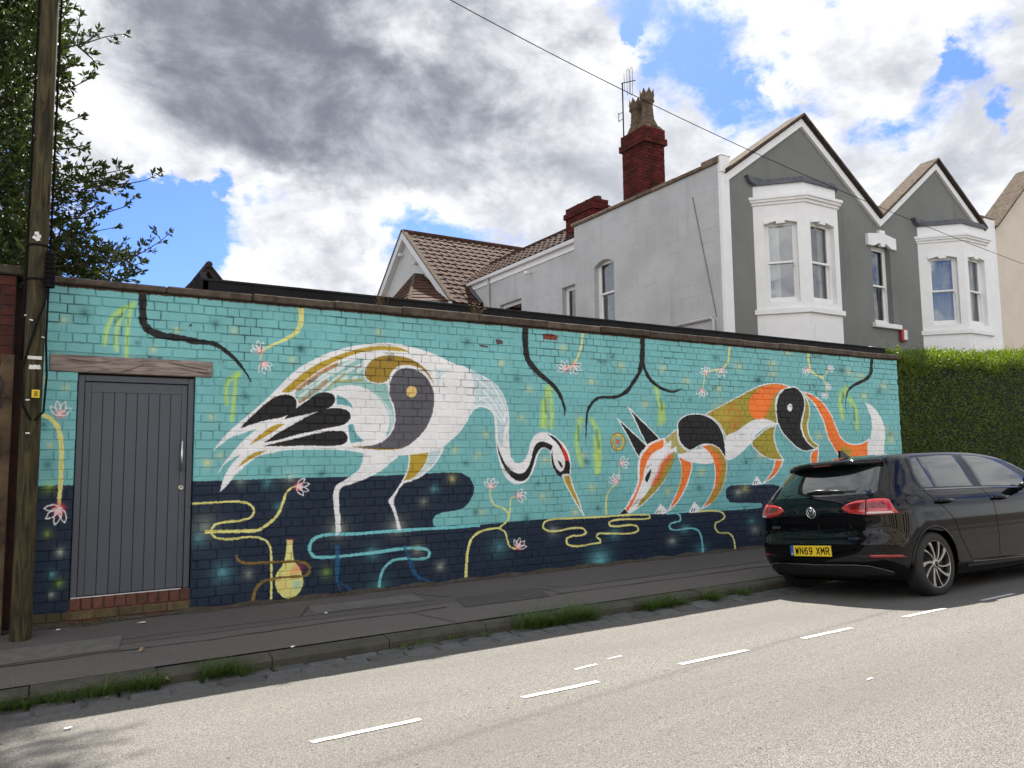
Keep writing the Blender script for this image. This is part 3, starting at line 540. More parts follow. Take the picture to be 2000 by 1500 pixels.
M_PAVE = asphalt('pavement_tarmac', (0.150, 0.133, 0.123), (0.100, 0.088, 0.082), (0.20, 0.18, 0.168), 0.3, 0.003)
M_PATCH = asphalt('pavement_patch', (0.126, 0.114, 0.107), (0.088, 0.079, 0.075), (0.17, 0.155, 0.146), 0.3, 0.003)
M_SEAM = mat('seam_bitumen', (0.045, 0.040, 0.036), 0.8, 0.2, 20)
M_KERB = mat('kerb_stone', (0.088, 0.079, 0.066), 0.85, 0.25, 5, 0.004, 40, col2=(0.036, 0.037, 0.022))
M_SETT = mat('sett_stone', (0.095, 0.093, 0.092), 0.7, 0.25, 9, 0.004, 40, vary_obj=0.22)
M_LINE = mat('line_paint', (0.62, 0.61, 0.58), 0.8, 0.10, 30, 0.001, 80, col2=(0.36, 0.345, 0.32))
M_SOIL = mat('soil', (0.06, 0.05, 0.038), 0.95, 0.3, 12, 0.01, 30)
def sheet(name, xs, ys, zf, m, parent=None, **kw):
    mb = MB(); nx, ny = len(xs), len(ys)
    mb.add([(x, y, zf(x, y)) for y in ys for x in xs], [(j*nx+i, j*nx+i+1, (j+1)*nx+i+1, (j+1)*nx+i) for j in range(ny-1) for i in range(nx-1)])
    return mb.build(name, m, parent, True, **kw)
sheet('ground', [-400, -60, -20, 0, 20, 60, 400], [-400, -60, -20, 0, 20, 60, 400], lambda x, y: -0.75+gx(max(min(x, 60), -60)), M_SOIL, kind='structure')
XS = list(np.linspace(-60, 80, 29))
road = sheet('road', XS, [-13.0, -11, -9, -7.5, -6, -5.2, -4.4, -3.75, -3.26, -2.8, -2.4, -1.9, KERB_Y+0.01], road_z, M_ROAD, kind='structure')
pave = sheet('pavement', XS, [KERB_Y-0.0+0.14, -1.0, -0.5, 0.03], pave_z, M_PAVE, kind='structure')
sheet('garden', XS, [0.2, 3.2, 30, 60], lambda x, y: gx(x)-0.05, M_SOIL, kind='structure')
sheet('far_pavement', XS, [-16.0, -15, -13.2], lambda x, y: gx(x)-0.12, M_PAVE, kind='structure')
# kerb stones, one by one
kx = -6.0; k = 0
while kx < 34:
    L_ = random.uniform(0.78, 1.02)
    mb = MB(); z0 = random.uniform(-.006, .006); n = 4
    for (ya, yb, za, zb) in ((KERB_Y+random.uniform(-.008, .008), KERB_Y+0.142, -0.5, z0),):
        zt0, zt1 = pave_z(kx, KERB_Y+.07)+zb, pave_z(kx+L_, KERB_Y+.07)+zb
        v = []; c = 0.018
        for x, zt in ((kx+.004, zt0), (kx+L_-.004, zt1)):
            v += [(x, ya, zt-.6), (x, ya, zt-.022-c), (x, ya+c, zt-.012), (x, yb, zt), (x, yb, zt-.6)]
        mb.add(v, [(i, (i+1) % 5, 5+(i+1) % 5, 5+i) for i in range(5)]+[(4,3,2,1,0), (5,6,7,8,9)])
    child(mb.build('kerb_stone', M_KERB), pave); kx += L_; k += 1
# gutter setts: two rows of stone blocks
sv = []
for i in range(5):
    mb = MB(); r = lambda a: random.uniform(-a, a)
    v = [(-.5+r(.03), -.5+r(.04), -1), (.5+r(.03), -.5+r(.04), -1), (.5+r(.03), .5+r(.04), -1), (-.5+r(.03), .5+r(.04), -1)]
    v += [(a, b, -.25) for a, b, _ in v[:4]] + [(a*.86, b*.8, 0+r(.08)) for a, b, _ in v[:4]]
    mb.add(v, [(0,1,5,4),(1,2,6,5),(2,3,7,6),(3,0,4,7),(4,5,9,8),(5,6,10,9),(6,7,11,10),(7,4,8,11),(8,9,10,11)])
    me = bpy.data.meshes.new('sett'); me.from_pydata(mb.v, [], mb.f); me.materials.append(M_SETT); sv.append(me)
for row in range(2):
    x = -2.0+row*0.13
    while x < 15:
        l = random.uniform(0.22, 0.33); y = KERB_Y-0.13-row*0.20; w = 0.185
        z = road_z(x, y)+0.012+random.uniform(-.006, .006)
        inst('sett', random.choice(sv), road, Matrix.LocRotScale((x+l/2, y+random.uniform(-.01, .01), z), Quaternion((1, 0, 0), 0.085) @ Quaternion((0, 0, 1), random.uniform(-.03, .03)), (l-.014, w-.006, 0.05)))
        x += l
# bay line dashes
for (xa, xb) in [(1.212,1.819),(2.477,3.043),(3.733,4.389),(4.992,5.589),(6.296,6.912),(7.517,8.10),(8.72,9.32),(9.95,10.55),(11.2,11.8),(-.05,.57),(-1.3,-.7)]:
    mb = MB(); n = 9; y0 = -3.735; w = 0.026; v = []
    for i in range(n+1):
        x = xa+(xb-xa)*i/n; e = random.uniform(-.004, .004); v += [(x+random.uniform(-.004,.004), y0-w+e, road_z(x, y0-w)+.004), (x+random.uniform(-.004,.004), y0+w+e*.5, road_z(x, y0+w)+.004)]
    child(mb.add(v, [(2*i, 2*i+2, 2*i+3, 2*i+1) for i in range(n)]).build('road_dash', M_LINE), road)
# worn scraps of old line paint
for (xa, xb, y0, w) in [(3.15,3.35,-3.33,.022),(3.52,3.66,-3.22,.014),(4.3,4.36,-4.75,.012)]:
    mb = MB(); v = []; n = 6
    for i in range(n+1):
        x = xa+(xb-xa)*i/n; v += [(x, y0+i*.002-w*random.uniform(.3, 1), road_z(x, y0)+.004), (x, y0+i*.002+w*random.uniform(.3, 1), road_z(x, y0)+.004)]
    child(mb.add(v, [(2*i, 2*i+2, 2*i+3, 2*i+1) for i in range(n)]).build('worn_paint', M_LINE), road)
# tarmac patches and seams on the pavement
def strip(name, pts, m, up, parent):
    mb = MB(); mb.add([(x, y, pave_z(x, y)+up) for x, y in pts], [tuple(range(len(pts)))]); return child(mb.build(name, m), parent)
def ribbon(name, path, w, m, parent, up=.005):
    mb = MB(); v = []
    for i, (x, y) in enumerate(path):
        e = random.uniform(.5, 1.3)*w/2; v += [(x, y-e, pave_z(x, y)+up), (x, y+e, pave_z(x, y)+up)]
    return child(mb.add(v, [(2*i, 2*i+2, 2*i+3, 2*i+1) for i in range(len(path)-1)]).build(name, m), parent)
def wob(x0, x1, y, n=40, a=.012):
    r = 0; out = []
    for i in range(n+1):
        r = r*.8+random.uniform(-a, a); out.append((x0+(x1-x0)*i/n, y+r))
    return out
strip('tarmac_patch', [(-2, -.72), (14, -.74), (14, -.06), (-2, -.06)], M_PATCH, .003, pave)
strip('tarmac_patch', [(3.55, -.95), (4.55, -.97), (4.6, -.62), (3.62, -.6)], mat('dark_patch', (0.072, 0.066, 0.062), .9, .15, 14, .003, 60), .006, pave)
strip('tarmac_patch', [(-.3, -.86), (.55, -.84), (.6, -.5), (-.25, -.5)], mat('pale_patch', (0.135, 0.128, 0.112), .9, .15, 10, .003, 60), .006, pave)
strip('tarmac_patch', [(2.2, -.55), (3.3, -.56), (3.28, -.3), (2.2, -.3)], mat('pale_patch_b', (0.135, 0.125, 0.116), .9, .15, 10, .003, 60), .006, pave)
ribbon('seam', wob(-2, 3.4, -.88), .016, M_SEAM, pave); ribbon('seam', wob(4.6, 14, -.93), .016, M_SEAM, pave); ribbon('seam', wob(-2, 3.4, -.6, a=.008), .009, M_SEAM, pave); ribbon('seam', wob(5.2, 11, -.72, a=.008), .010, M_SEAM, pave)
for x0 in (3.3, 2.0): 
    p = [(x0+.1*i*.35, -.95+.1*i*-.42*0) for i in range(2)]
for (xa, ya, xb, yb) in [(3.0,-.88,3.25,-1.35),(3.6,-.58,3.3,-.3),(4.6,-.62,4.75,-.95),(2.05,-.6,2.2,-.3),(4.9,-.72,4.62,-.5)]:
    mb = MB(); v = []
    for i in range(7):
        t = i/6; x = xa+(xb-xa)*t+random.uniform(-.008,.008); y = ya+(yb-ya)*t; v += [(x-.006, y, pave_z(x, y)+.008), (x+.006, y, pave_z(x, y)+.008)]
    child(mb.add(v, [(2*i, 2*i+1, 2*i+3, 2*i+2) for i in range(6)]).build('seam', M_SEAM), pave)
# dirt collected along the foot of the wall
mb = MB(); v = []
for i in range(141):
    x = -.8+13.4*i/140; w = .03+.05*abs(math.sin(i*.37)+math.sin(i*.91)*.6); v += [(x, .02, pave_z(x, 0)+.035*abs(math.sin(i*.53))+.012), (x, -w, pave_z(x, -w)+.005)]
mb.add(v, [(2*i, 2*i+1, 2*i+3, 2*i+2) for i in range(140)])
child(mb.build('dirt_drift', M_SOIL, kind='stuff'), pave)
# ------------------------------------------------------------------ garage with the mural wall
G = Thing('mural_garage', (6.0, 0.0, 0.0), 'long brick garage wall painted turquoise and navy with a crane and fox mural', 'garage')
CP = 0.0859; ST = 0.217; HD_ = 0.1085; JT = 0.0065
DX0, DX1, DZ0, DZ1 = 0.222, 1.190, 0.10, 2.135
core = MB(); core.mat = 0
yj = 0.0085
def wall_slab(mb, x0, x1, z0, z1): mb.box(x0, x1, yj, 0.225, z0, z1)
wall_slab(core, WX0+.004, DX0-.004, -.55, 2.93); wall_slab(core, DX1+.004, WX1-.004, -.55, 2.93); wall_slab(core, DX0-.004, DX1+.004, -.55, DZ0-.03); wall_slab(core, DX0-.004, DX1+.004, DZ1+.03, 2.93)
FW = G.part(core, 'front_wall', M_JOINT)
# brick mesh variants, unit-sized in x and z
def brick_mesh(w, h, seed):
    r = random.Random(seed); c = 0.0055; j = lambda a: r.uniform(-a, a); mb = MB(); d = 0.05
    o = [(-w/2+j(.0022), -h/2+j(.0018)), (0+j(.01), -h/2+j(.0022)), (w/2+j(.0022), -h/2+j(.0018)), (w/2+j(.0022), h/2+j(.0018)), (0+j(.01), h/2+j(.0022)), (-w/2+j(.0022), h/2+j(.0018))]
    n = 6
    v = [(a, d, b) for a, b in o]+[(a, c+j(.0012), b) for a, b in o]
    v += [(a*(1-2.0*c/w), j(.0013), b*(1-2.0*c/h)) for a, b in o]
    f = [(i, (i+1) % n, n+(i+1) % n, n+i) for i in range(n)]+[(n+i, n+(i+1) % n, 2*n+(i+1) % n, 2*n+i) for i in range(n)]+[(12,13,16,17),(13,14,15,16)]
    return v, f
BV = {}
def bmesh_for(w, seed):
    k = (round(w, 3), seed)
    if k not in BV:
        v, f = brick_mesh(w, CP-JT, hash(k) % 9999); me = bpy.data.meshes.new('brick'); me.from_pydata(v, [], f); me.materials.append(M_BRICKPAINT); BV[k] = (me, v, f)
    return BV[k]
bricks = []
nc = int(round((2.92-0.0)/CP))
for r in range(-4, nc):
    z = (r+0.5)*CP; head = (r % 2 == 0) ; x = WX0+0.002
    first = True
    while x < WX1-.02:
        if head: w = HD_ if not first else HD_*0.98
        else: w = ST if not first else ST*0.75
        if random.random() < .05 and not first: w = HD_ if not head else ST
        first = False
        x1 = min(x+w, WX1); 
        a, b = x, x1
        if DZ0-.05 < z < DZ1+CP*.4:          # stop at the door and lintel
            if a < DX0 < b: b = DX0
            elif a < DX1 < b: a = DX1
            elif a >= DX0 and b <= DX1: x = x1; continue
        if 2.14 < z < 2.305 and b > 0.0 and a < 1.345:
            if a < 0.0: b = 0.0
            elif b > 1.345: a = max(a, 1.345)
            else: x = x1; continue
        if b-a > 0.03: bricks.append((a, b, z))
        x = x1
def px_area(a, b, z):
    p = np.array([(a+b)/2, 0, z])-CAM; dz = p@FWD; u = 1000+FPX*(p@RGT)/dz; vv = 750-FPX*(p@UPV)/dz
    if not (-20 < u < 2010) or z < -.06: return 0
    ql = np.array([a, 0, z])-CAM; qr = np.array([b, 0, z])-CAM
    return abs((qr@RGT)/(qr@FWD)-(ql@RGT)/(ql@FWD))*FPX*CP*FPX/dz
order = sorted(range(len(bricks)), key=lambda i: -px_area(*bricks[i])); top300 = set(order[:300])
field = MB(); vs = []; fs = []
for i, (a, b, z) in enumerate(bricks):
    w = round((b-a)*200)/200-JT+random.choice((0, 0, -.001)); me, v, f = bmesh_for(max(w, .02), random.randrange(4))
    top = z > 2.25
    M = Matrix.LocRotScale(((a+b)/2, random.gauss(0, .0022 if not top else .0034), z+random.gauss(0, .0012)), Quaternion((1, 0, 0), random.gauss(0, .012)) @ Quaternion((0, 0, 1), random.gauss(0, .006)) @ Quaternion((0, 1, 0), random.gauss(0, .006)), None)
    if i in top300: inst('brick', me, FW, M)
    else:
        bs = len(vs); vs += [tuple(M @ Vector(p)) for p in v]; fs += [tuple(bs+q for q in t) for t in f]
field.v = vs; field.f = fs; field.mi = [0]*len(fs)
G.part(field, 'brickwork', M_BRICKPAINT, FW, kind='stuff')
# side and rear walls of the garage, behind the mural
M_RED = mat('red_brick', lin(112, 58, 44), .85, .25, 14, .003, 60, vary_obj=.18)
mb = MB(); mb.box(WX1-.23, WX1-.004, .226, 2.75, -.4, 2.93); mb.box(1.3, 1.52, .226, 2.75, -.4, 2.93); mb.box(1.3, WX1-.004, 2.52, 2.75, -.4, 2.93); G.part(mb, 'rear_wall', M_RED)
# coping slabs
M_COPE = mat('coping_stone', (0.045, 0.034, 0.027), .95, .3, 9, .008, 30, col2=(0.125, 0.102, 0.080), vary_obj=.25, spec=.15)
x = WX0-.03
while x < WX1+.03:
    l = random.uniform(.75, 1.05); x1 = min(x+l, WX1+.05)
    if WX1+.05-x1 < .3: x1 = WX1+.05
    zt = 2.985+.02*min(max(x/3, 0), 1)
    mb = MB(); e = random.uniform(-.004, .004); mb.box(x+.003, x1-.003, -.042+e*2.5, .26, 2.921+random.uniform(-.004, .004), zt+random.uniform(-.009, .006), .01); G.part(mb, 'coping_slab', M_COPE)
    x = x1
# low dark metal roof behind the coping
M_ROOFM = mat('roof_metal', (0.016, 0.017, 0.019), .8, .2, 6, spec=.15); M_ROOFE = mat('roof_edge', (0.028, 0.029, 0.032), .95, .25, 6, spec=.05)
R0 = 1.25
mb = MB(); mb.prism([(.10, 3.0), (.10, 3.105), (.15, 3.108), (.15, 3.0)], 'x', R0, 12.24); roof = G.part(mb, 'roof', M_ROOFM)
mb = MB(); mb.prism([(.152, 3.109), (.165, 3.145), (.50, 3.165), (2.74, 3.09), (2.74, 3.0), (.152, 3.0)], 'x', R0+.05, 11.9); G.part(mb, 'roof_sheet', M_ROOFE, roof)
mb = MB(); mb.prism([(.085, 3.106), (.085, 3.122), (.16, 3.125), (.16, 3.109)], 'x', R0-.01, 12.245); G.part(mb, 'drip_edge', M_ROOFE, roof)
mb = MB(); mb.prism([(.10, 3.0), (.10, 3.10), (.26, 3.225), (.36, 3.22), (.60, 3.12), (1.2, 3.05), (1.2, 3.0)], 'x', R0-.012, R0+.05); G.part(mb, 'verge_board', M_ROOFE, roof)
mb = MB(); mb.add([(11.6, .13, 3.12), (12.05, .16, 3.15), (12.02, .5, 3.21), (11.7, .5, 3.21)], [(0,1,2,3)]); G.part(mb, 'loose_flashing', mat('flashing', (.5, .5, .5), .5, .1), roof)
# oak lintel
def wood(name, c1, c2, sc=(1.2, 14, 14), rough=.8, waves=9.0):
    m = bpy.data.materials.new(name); m.use_nodes = True; nt = m.node_tree; N = nt.nodes; L = nt.links; b = N['Principled BSDF']; b.inputs['Roughness'].default_value = rough; b.inputs['Specular IOR Level'].default_value = .3
    geo = N.new('ShaderNodeNewGeometry'); mp = N.new('ShaderNodeMapping'); mp.inputs['Scale'].default_value = sc; mp.inputs['Rotation'].default_value = (0, .18, 0); L.new(geo.outputs['Position'], mp.inputs[0])
    wv = N.new('ShaderNodeTexNoise'); wv.inputs['Scale'].default_value = 2.2; wv.inputs['Detail'].default_value = 8; wv.inputs['Distortion'].default_value = 1.6; L.new(mp.outputs[0], wv.inputs['Vector'])
    mr = N.new('ShaderNodeMapRange'); mr.inputs[1].default_value = .35; mr.inputs[2].default_value = .66; L.new(wv.outputs[0], mr.inputs[0])
    mx = N.new('ShaderNodeMix'); mx.data_type = 'RGBA'; L.new(mr.outputs[0], mx.inputs[0]); mx.inputs[6].default_value = (*c1, 1); mx.inputs[7].default_value = (*c2, 1); L.new(mx.outputs[2], b.inputs['Base Color'])
    bp = N.new('ShaderNodeBump'); bp.inputs['Distance'].default_value = .004; L.new(wv.outputs[0], bp.inputs['Height']); L.new(bp.outputs[0], b.inputs['Normal']); return m
M_OAK = wood('weathered_oak', lin(160, 146, 138), lin(104, 93, 88))
mb = MB(); mb.box(.004, 1.338, -.012, .2, 2.146, 2.296, .006); lint = G.part(mb, 'lintel', M_OAK)
mb = MB()
for pts in [((.55,2.155),(.66,2.2),(.74,2.235)),((.95,2.27),(1.12,2.235),(1.3,2.215)),((1.05,2.215),(1.2,2.19),(1.31,2.185)),((.12,2.262),(.3,2.24),(.45,2.245))]: mb.tube([(a, -.0125, b) for a, b in pts], .0028, 5)
G.part(mb, 'crack', mat('crack_dark', (.02, .016, .014), .9), lint)
soft_l = MB()
# door
M_DOOR = mat('grey_door_paint', lin(72, 79, 89), .45, .05, 3, .0006, 30); M_DOORD = mat('door_groove', (.02, .02, .022), .8, .1); M_STEEL = mat('brushed_steel', (.62, .62, .62), .28, .05, 30, metal=1.0)
mb = MB(); fr = .055
mb.box(DX0+.004, DX0+fr, .035, .12, DZ0+.085, DZ1-.006, .004); mb.box(DX1-fr, DX1-.004, .035, .12, DZ0+.085, DZ1-.006, .004); mb.box(DX0+fr, DX1-fr, .035, .12, DZ1-fr-.006, DZ1-.006, .004)
frame = G.part(mb, 'door_frame', M_DOOR)
mb = MB(); mb.box(DX0+fr+.003, DX1-fr-.003, .068, .11, DZ0+.09, DZ1-fr-.01); door = G.part(mb, 'door', M_DOORD)
xa, xb = DX0+fr+.004, DX1-fr-.004; zt = DZ1-fr-.012; zb = DZ0+.092
mb = MB(); mb.box(xa, xa+.05, .056, .068, zb, zt, .002); mb.box(xb-.05, xb, .056, .068, zb, zt, .002); mb.box(xa+.05, xb-.05, .056, .068, zt-.09, zt, .002); G.part(mb, 'door_rail', M_DOOR, door)
npl = 8; pw = (xb-xa-.10)/npl
for i in range(npl): mb = MB(); mb.box(xa+.05+i*pw+.0022, xa+.05+(i+1)*pw-.0022, .0585, .068, zb, zt-.0905, .002); G.part(mb, 'plank', M_DOOR, door)
mb = MB(); hx = xb-.042
h0, h1 = on_y(355.5, 861, .02)[2], on_y(354, 920, .02)[2]
mb.tube([(hx, .0, h1), (hx, .0, h0)], .011, 10); mb.tube([(hx, .0, h1+.03), (hx, .058, h1+.03)], .008, 8); mb.tube([(hx, .0, h0-.03), (hx, .058, h0-.03)], .008, 8); G.part(mb, 'handle', M_STEEL, door, True)
mb = MB(); lk = on_y(353.5, 952.5, .05); mb.lathe([(0, 0), (.024, 0), (.026, -.004), (.022, -.010), (.010, -.011), (.009, -.004), (0, -.004)], (lk[0], .056, lk[2]), 20, 'y'); G.part(mb, 'lock', mat('brass_lock', (.55, .52, .42), .35, .05, metal=1.0), door, True)
mb = MB(); mb.box(DX0-.02, DX1+.02, .121, .224, DZ0-.02, DZ1+.028); G.part(mb, 'door_backing', M_DOORD)  # unseen panel added behind the door to stop sunlight leaking round the frame
# brick sill below the door: a header row on top, stretchers under it
M_SILL = mat('sill_brick', lin(98, 62, 50), .85, .25, 18, .004, 50, vary_obj=.22); M_MOSSB = mat('mossy_brick', lin(84, 74, 50), .9, .3, 14, .004, 50, vary_obj=.25)
mb = MB(); mb.box(DX0-.003, DX1+.003, .012, .2, -.02, DZ0+.082); sill = G.part(mb, 'door_sill', mat('sill_mortar', (.09, .08, .065), .95, .2, 20))
n = 11; w = (DX1-DX0)/n
for i in range(n):
    mb = MB(); e = random.uniform(-.003, .003); mb.box(DX0+i*w+.005, DX0+(i+1)*w-.005, -.004+e, .1, DZ0-.018, DZ0+.085+e, .006); G.part(mb, 'brick', M_SILL, sill)
mb = MB(); mb.box(DX0+.01, DX1-.08, -.006, .03, DZ0+.0855, DZ0+.0895); G.part(mb, 'sill_edge', mat('white_edge', (.75, .74, .7), .6), sill)
n = 5; w = (DX1-DX0)/n
for i in range(n): mb = MB(); mb.box(DX0+i*w+.005, DX0+(i+1)*w-.005, -.007+random.uniform(-.002, .002), .1, DZ0-.1, DZ0-.027, .006); G.part(mb, 'brick', M_MOSSB, sill)
# dry weeds rooted in the coping
M_DRY = mat('dry_weed', lin(118, 100, 62), .8, .2, 20, trans=.3)
for (wx, h, n, tag_) in [(on_y(745, 585, -.03)[0], .24, 15, 'taller'), (on_y(930, 607, -.03)[0], .17, 20, 'shorter')]:
    mb = MB()
    for i in range(n):
        a = random.uniform(-1, 1); b = random.uniform(-.5, .5); hh = h*random.uniform(.4, 1); x = wx+random.uniform(-.06, .06)
        mb.tube([(x, -.02, 2.99), (x+a*hh*.35, -.02+b*hh*.3, 2.99+hh*.6), (x+a*hh*.7, -.02+b*hh*.5, 2.99+hh)], [.0022, .0015, .0006], 4, False)
        if random.random() < .5: mb.add([(x+a*hh*.5, -.02, 2.99+hh*.8), (x+a*hh*.5+.025, -.03, 2.99+hh*.82), (x+a*hh*.5+.03, -.02, 2.99+hh*.86)], [(0,1,2)])
    mb.build('dry_weed', M_DRY, None, label='%s tuft of dry brown weed growing from the wall coping' % tag_, cat='weed')
# ------------------------------------------------------------------ houses behind
M_GREY = mat('grey_render', lin(122, 124, 120), .85, .05, 1.2, .0015, 45); M_LGREY = mat('pale_grey_render', (0.47, 0.48, 0.465), .85, .10, .8, .002, 30, col2=(0.37, 0.38, 0.37))

def weathered(name, c, dirt, lines=True, axis='y'):
    m = bpy.data.materials.new(name); m.use_nodes = True; nt = m.node_tree; N = nt.nodes; L = nt.links; b = N['Principled BSDF']; b.inputs['Roughness'].default_value = .88; b.inputs['Specular IOR Level'].default_value = .25
    geo = N.new('ShaderNodeNewGeometry'); P = geo.outputs['Position']
    def noise(sc, de, scale=(1, 1, 1), ro=.62):
        mp = N.new('ShaderNodeMapping'); mp.inputs['Scale'].default_value = scale; L.new(P, mp.inputs[0]); n = N.new('ShaderNodeTexNoise'); n.inputs['Scale'].default_value = sc; n.inputs['Detail'].default_value = de; n.inputs['Roughness'].default_value = ro; L.new(mp.outputs[0], n.inputs['Vector']); return n.outputs[0]
    def rng(x, a, b_, lo=0., hi=1.):
        r = N.new('ShaderNodeMapRange'); L.new(x, r.inputs[0]); r.inputs[1].default_value = a; r.inputs[2].default_value = b_; r.inputs[3].default_value = lo; r.inputs[4].default_value = hi; return r.outputs[0]
    def mix(f, a, b_):
        x = N.new('ShaderNodeMix'); x.data_type = 'RGBA'; L.new(f, x.inputs[0])
        for i, q in ((6, a), (7, b_)):
            if isinstance(q, tuple): x.inputs[i].default_value = (*q, 1)
            else: L.new(q, x.inputs[i])
        return x.outputs[2]
    col = mix(rng(noise(.75, 8), .38, .68, 0, .75), c, dirt)                      # blotches
    col = mix(rng(noise(2.2, 6, (1, 1, .12)), .56, .72, 0, .45), col, tuple(x*.72 for x in dirt))   # rain streaks
    col = mix(rng(noise(9, 6, (1, 1, 1), .7), .62, .72, 0, .35), col, tuple(x*.8 for x in dirt))
    if lines:
        sp = N.new('ShaderNodeSeparateXYZ'); L.new(P, sp.inputs[0]); cb = N.new('ShaderNodeCombineXYZ'); L.new(sp.outputs[1 if axis == 'y' else 0], cb.inputs[0]); L.new(sp.outputs[2], cb.inputs[1])
        br = N.new('ShaderNodeTexBrick'); L.new(cb.outputs[0], br.inputs['Vector']); br.inputs['Scale'].default_value = 1.0; br.inputs['Brick Width'].default_value = .62; br.inputs['Row Height'].default_value = .30; br.inputs['Mortar Size'].default_value = .006; br.inputs['Mortar Smooth'].default_value = .2
        ml = N.new('ShaderNodeMath'); ml.operation = 'MULTIPLY'; L.new(br.outputs['Fac'], ml.inputs[0]); L.new(rng(noise(1.3, 5), .47, .6, 0, .6), ml.inputs[1]); col = mix(ml.outputs[0], col, tuple(x*.6 for x in dirt))
    L.new(col, b.inputs['Base Color'])
    bp = N.new('ShaderNodeBump'); bp.inputs['Distance'].default_value = .004; L.new(noise(22, 6), bp.inputs['Height']); L.new(bp.outputs[0], b.inputs['Normal']); return m
M_LGREY = weathered('pale_grey_render', (0.50, 0.51, 0.50), (0.37, 0.375, 0.37)); M_GREY = weathered('grey_render', lin(124, 126, 122), lin(110, 112, 108), False)
M_WHITE = mat('white_masonry', (0.80, 0.80, 0.79), .6, .04, 3, .001, 40); M_LEAD = mat('lead', (0.11, 0.115, 0.13), .7, .3, 9, .002, 30); M_CREAM = mat('cream_render', (0.62, 0.55, 0.45), .85, .05, 1.5, .001, 40)
M_VERGE = mat('verge_tile', (0.105, 0.082, 0.062), .95, .35, 8, .004, 40, spec=.05); M_DARKW = mat('dark_timber', (0.018, 0.015, 0.014), .8, .2); M_TILE = mat('roof_tile', lin(84, 62, 53), .85, .25, 5, .004, 40, col2=lin(54, 40, 35), vary_obj=.16, spec=.06)
M_COPS = mat('parapet_stone', (0.17, 0.125, 0.085), .9, .35, 8, .006, 30, vary_obj=.25); M_BARGE = mat('barge_grey', (0.60, 0.61, 0.61), .6, .05, 3)
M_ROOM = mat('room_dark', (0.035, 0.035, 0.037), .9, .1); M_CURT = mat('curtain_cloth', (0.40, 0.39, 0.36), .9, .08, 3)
def glass_mat(name, tint=(0.9, 0.95, 0.95), refl=.10):
    m = bpy.data.materials.new(name); m.use_nodes = True; nt = m.node_tree; N = nt.nodes; L = nt.links; N.remove(N['Principled BSDF'])
    tr = N.new('ShaderNodeBsdfTransparent'); tr.inputs[0].default_value = (*tint, 1); gl = N.new('ShaderNodeBsdfGlossy'); gl.inputs['Roughness'].default_value = .01; gl.inputs[0].default_value = (.95, .97, 1, 1)
    fr = N.new('ShaderNodeFresnel'); fr.inputs[0].default_value = 1.5; ad = N.new('ShaderNodeMath'); ad.operation = 'ADD'; ad.use_clamp = True; L.new(fr.outputs[0], ad.inputs[0]); ad.inputs[1].default_value = refl
    geo = N.new('ShaderNodeNewGeometry'); no = N.new('ShaderNodeTexNoise'); no.inputs['Scale'].default_value = 1.6; no.inputs['Detail'].default_value = 1; L.new(geo.outputs['Position'], no.inputs['Vector'])
    bp = N.new('ShaderNodeBump'); bp.inputs['Distance'].default_value = .012; L.new(no.outputs[0], bp.inputs['Height']); L.new(bp.outputs[0], gl.inputs['Normal'])
    ms = N.new('ShaderNodeMixShader'); L.new(ad.outputs[0], ms.inputs[0]); L.new(tr.outputs[0], ms.inputs[1]); L.new(gl.outputs[0], ms.inputs[2]); L.new(ms.outputs[0], N['Material Output'].inputs[0]); return m
M_GLASS = glass_mat('window_glass')
def frameM(P0, P1):
    "local (s, d, z): s from P0 to P1 along the wall, d into the building"
    a = Vector((P0[0], P0[1], 0)); b = Vector((P1[0], P1[1], 0)); s = (b-a).normalized(); d = Vector((-s.y, s.x, 0))
    return Matrix(((s.x, d.x, 0, a.x), (s.y, d.y, 0, a.y), (0, 0, 1, 0), (0, 0, 0, 1)))
def panel(mb, s0, s1, z0, z1, d0, d1, holes):
    "solid wall with rectangular holes"
    ss = sorted({s0, s1, *[h[0] for h in holes], *[h[1] for h in holes]}); zs = sorted({z0, z1, *[h[2] for h in holes], *[h[3] for h in holes]})
    for i in range(len(ss)-1):
        run = None
        for j in range(len(zs)-1):
            c = ((ss[i]+ss[i+1])/2, (zs[j]+zs[j+1])/2); inside = any(h[0] < c[0] < h[1] and h[2] < c[1] < h[3] for h in holes)
            if inside:
                if run is not None: mb.box(ss[i], ss[i+1], d0, d1, run, zs[j]); run = None
            elif run is None: run = zs[j]
        if run is not None: mb.box(ss[i], ss[i+1], d0, d1, run, zs[-1])
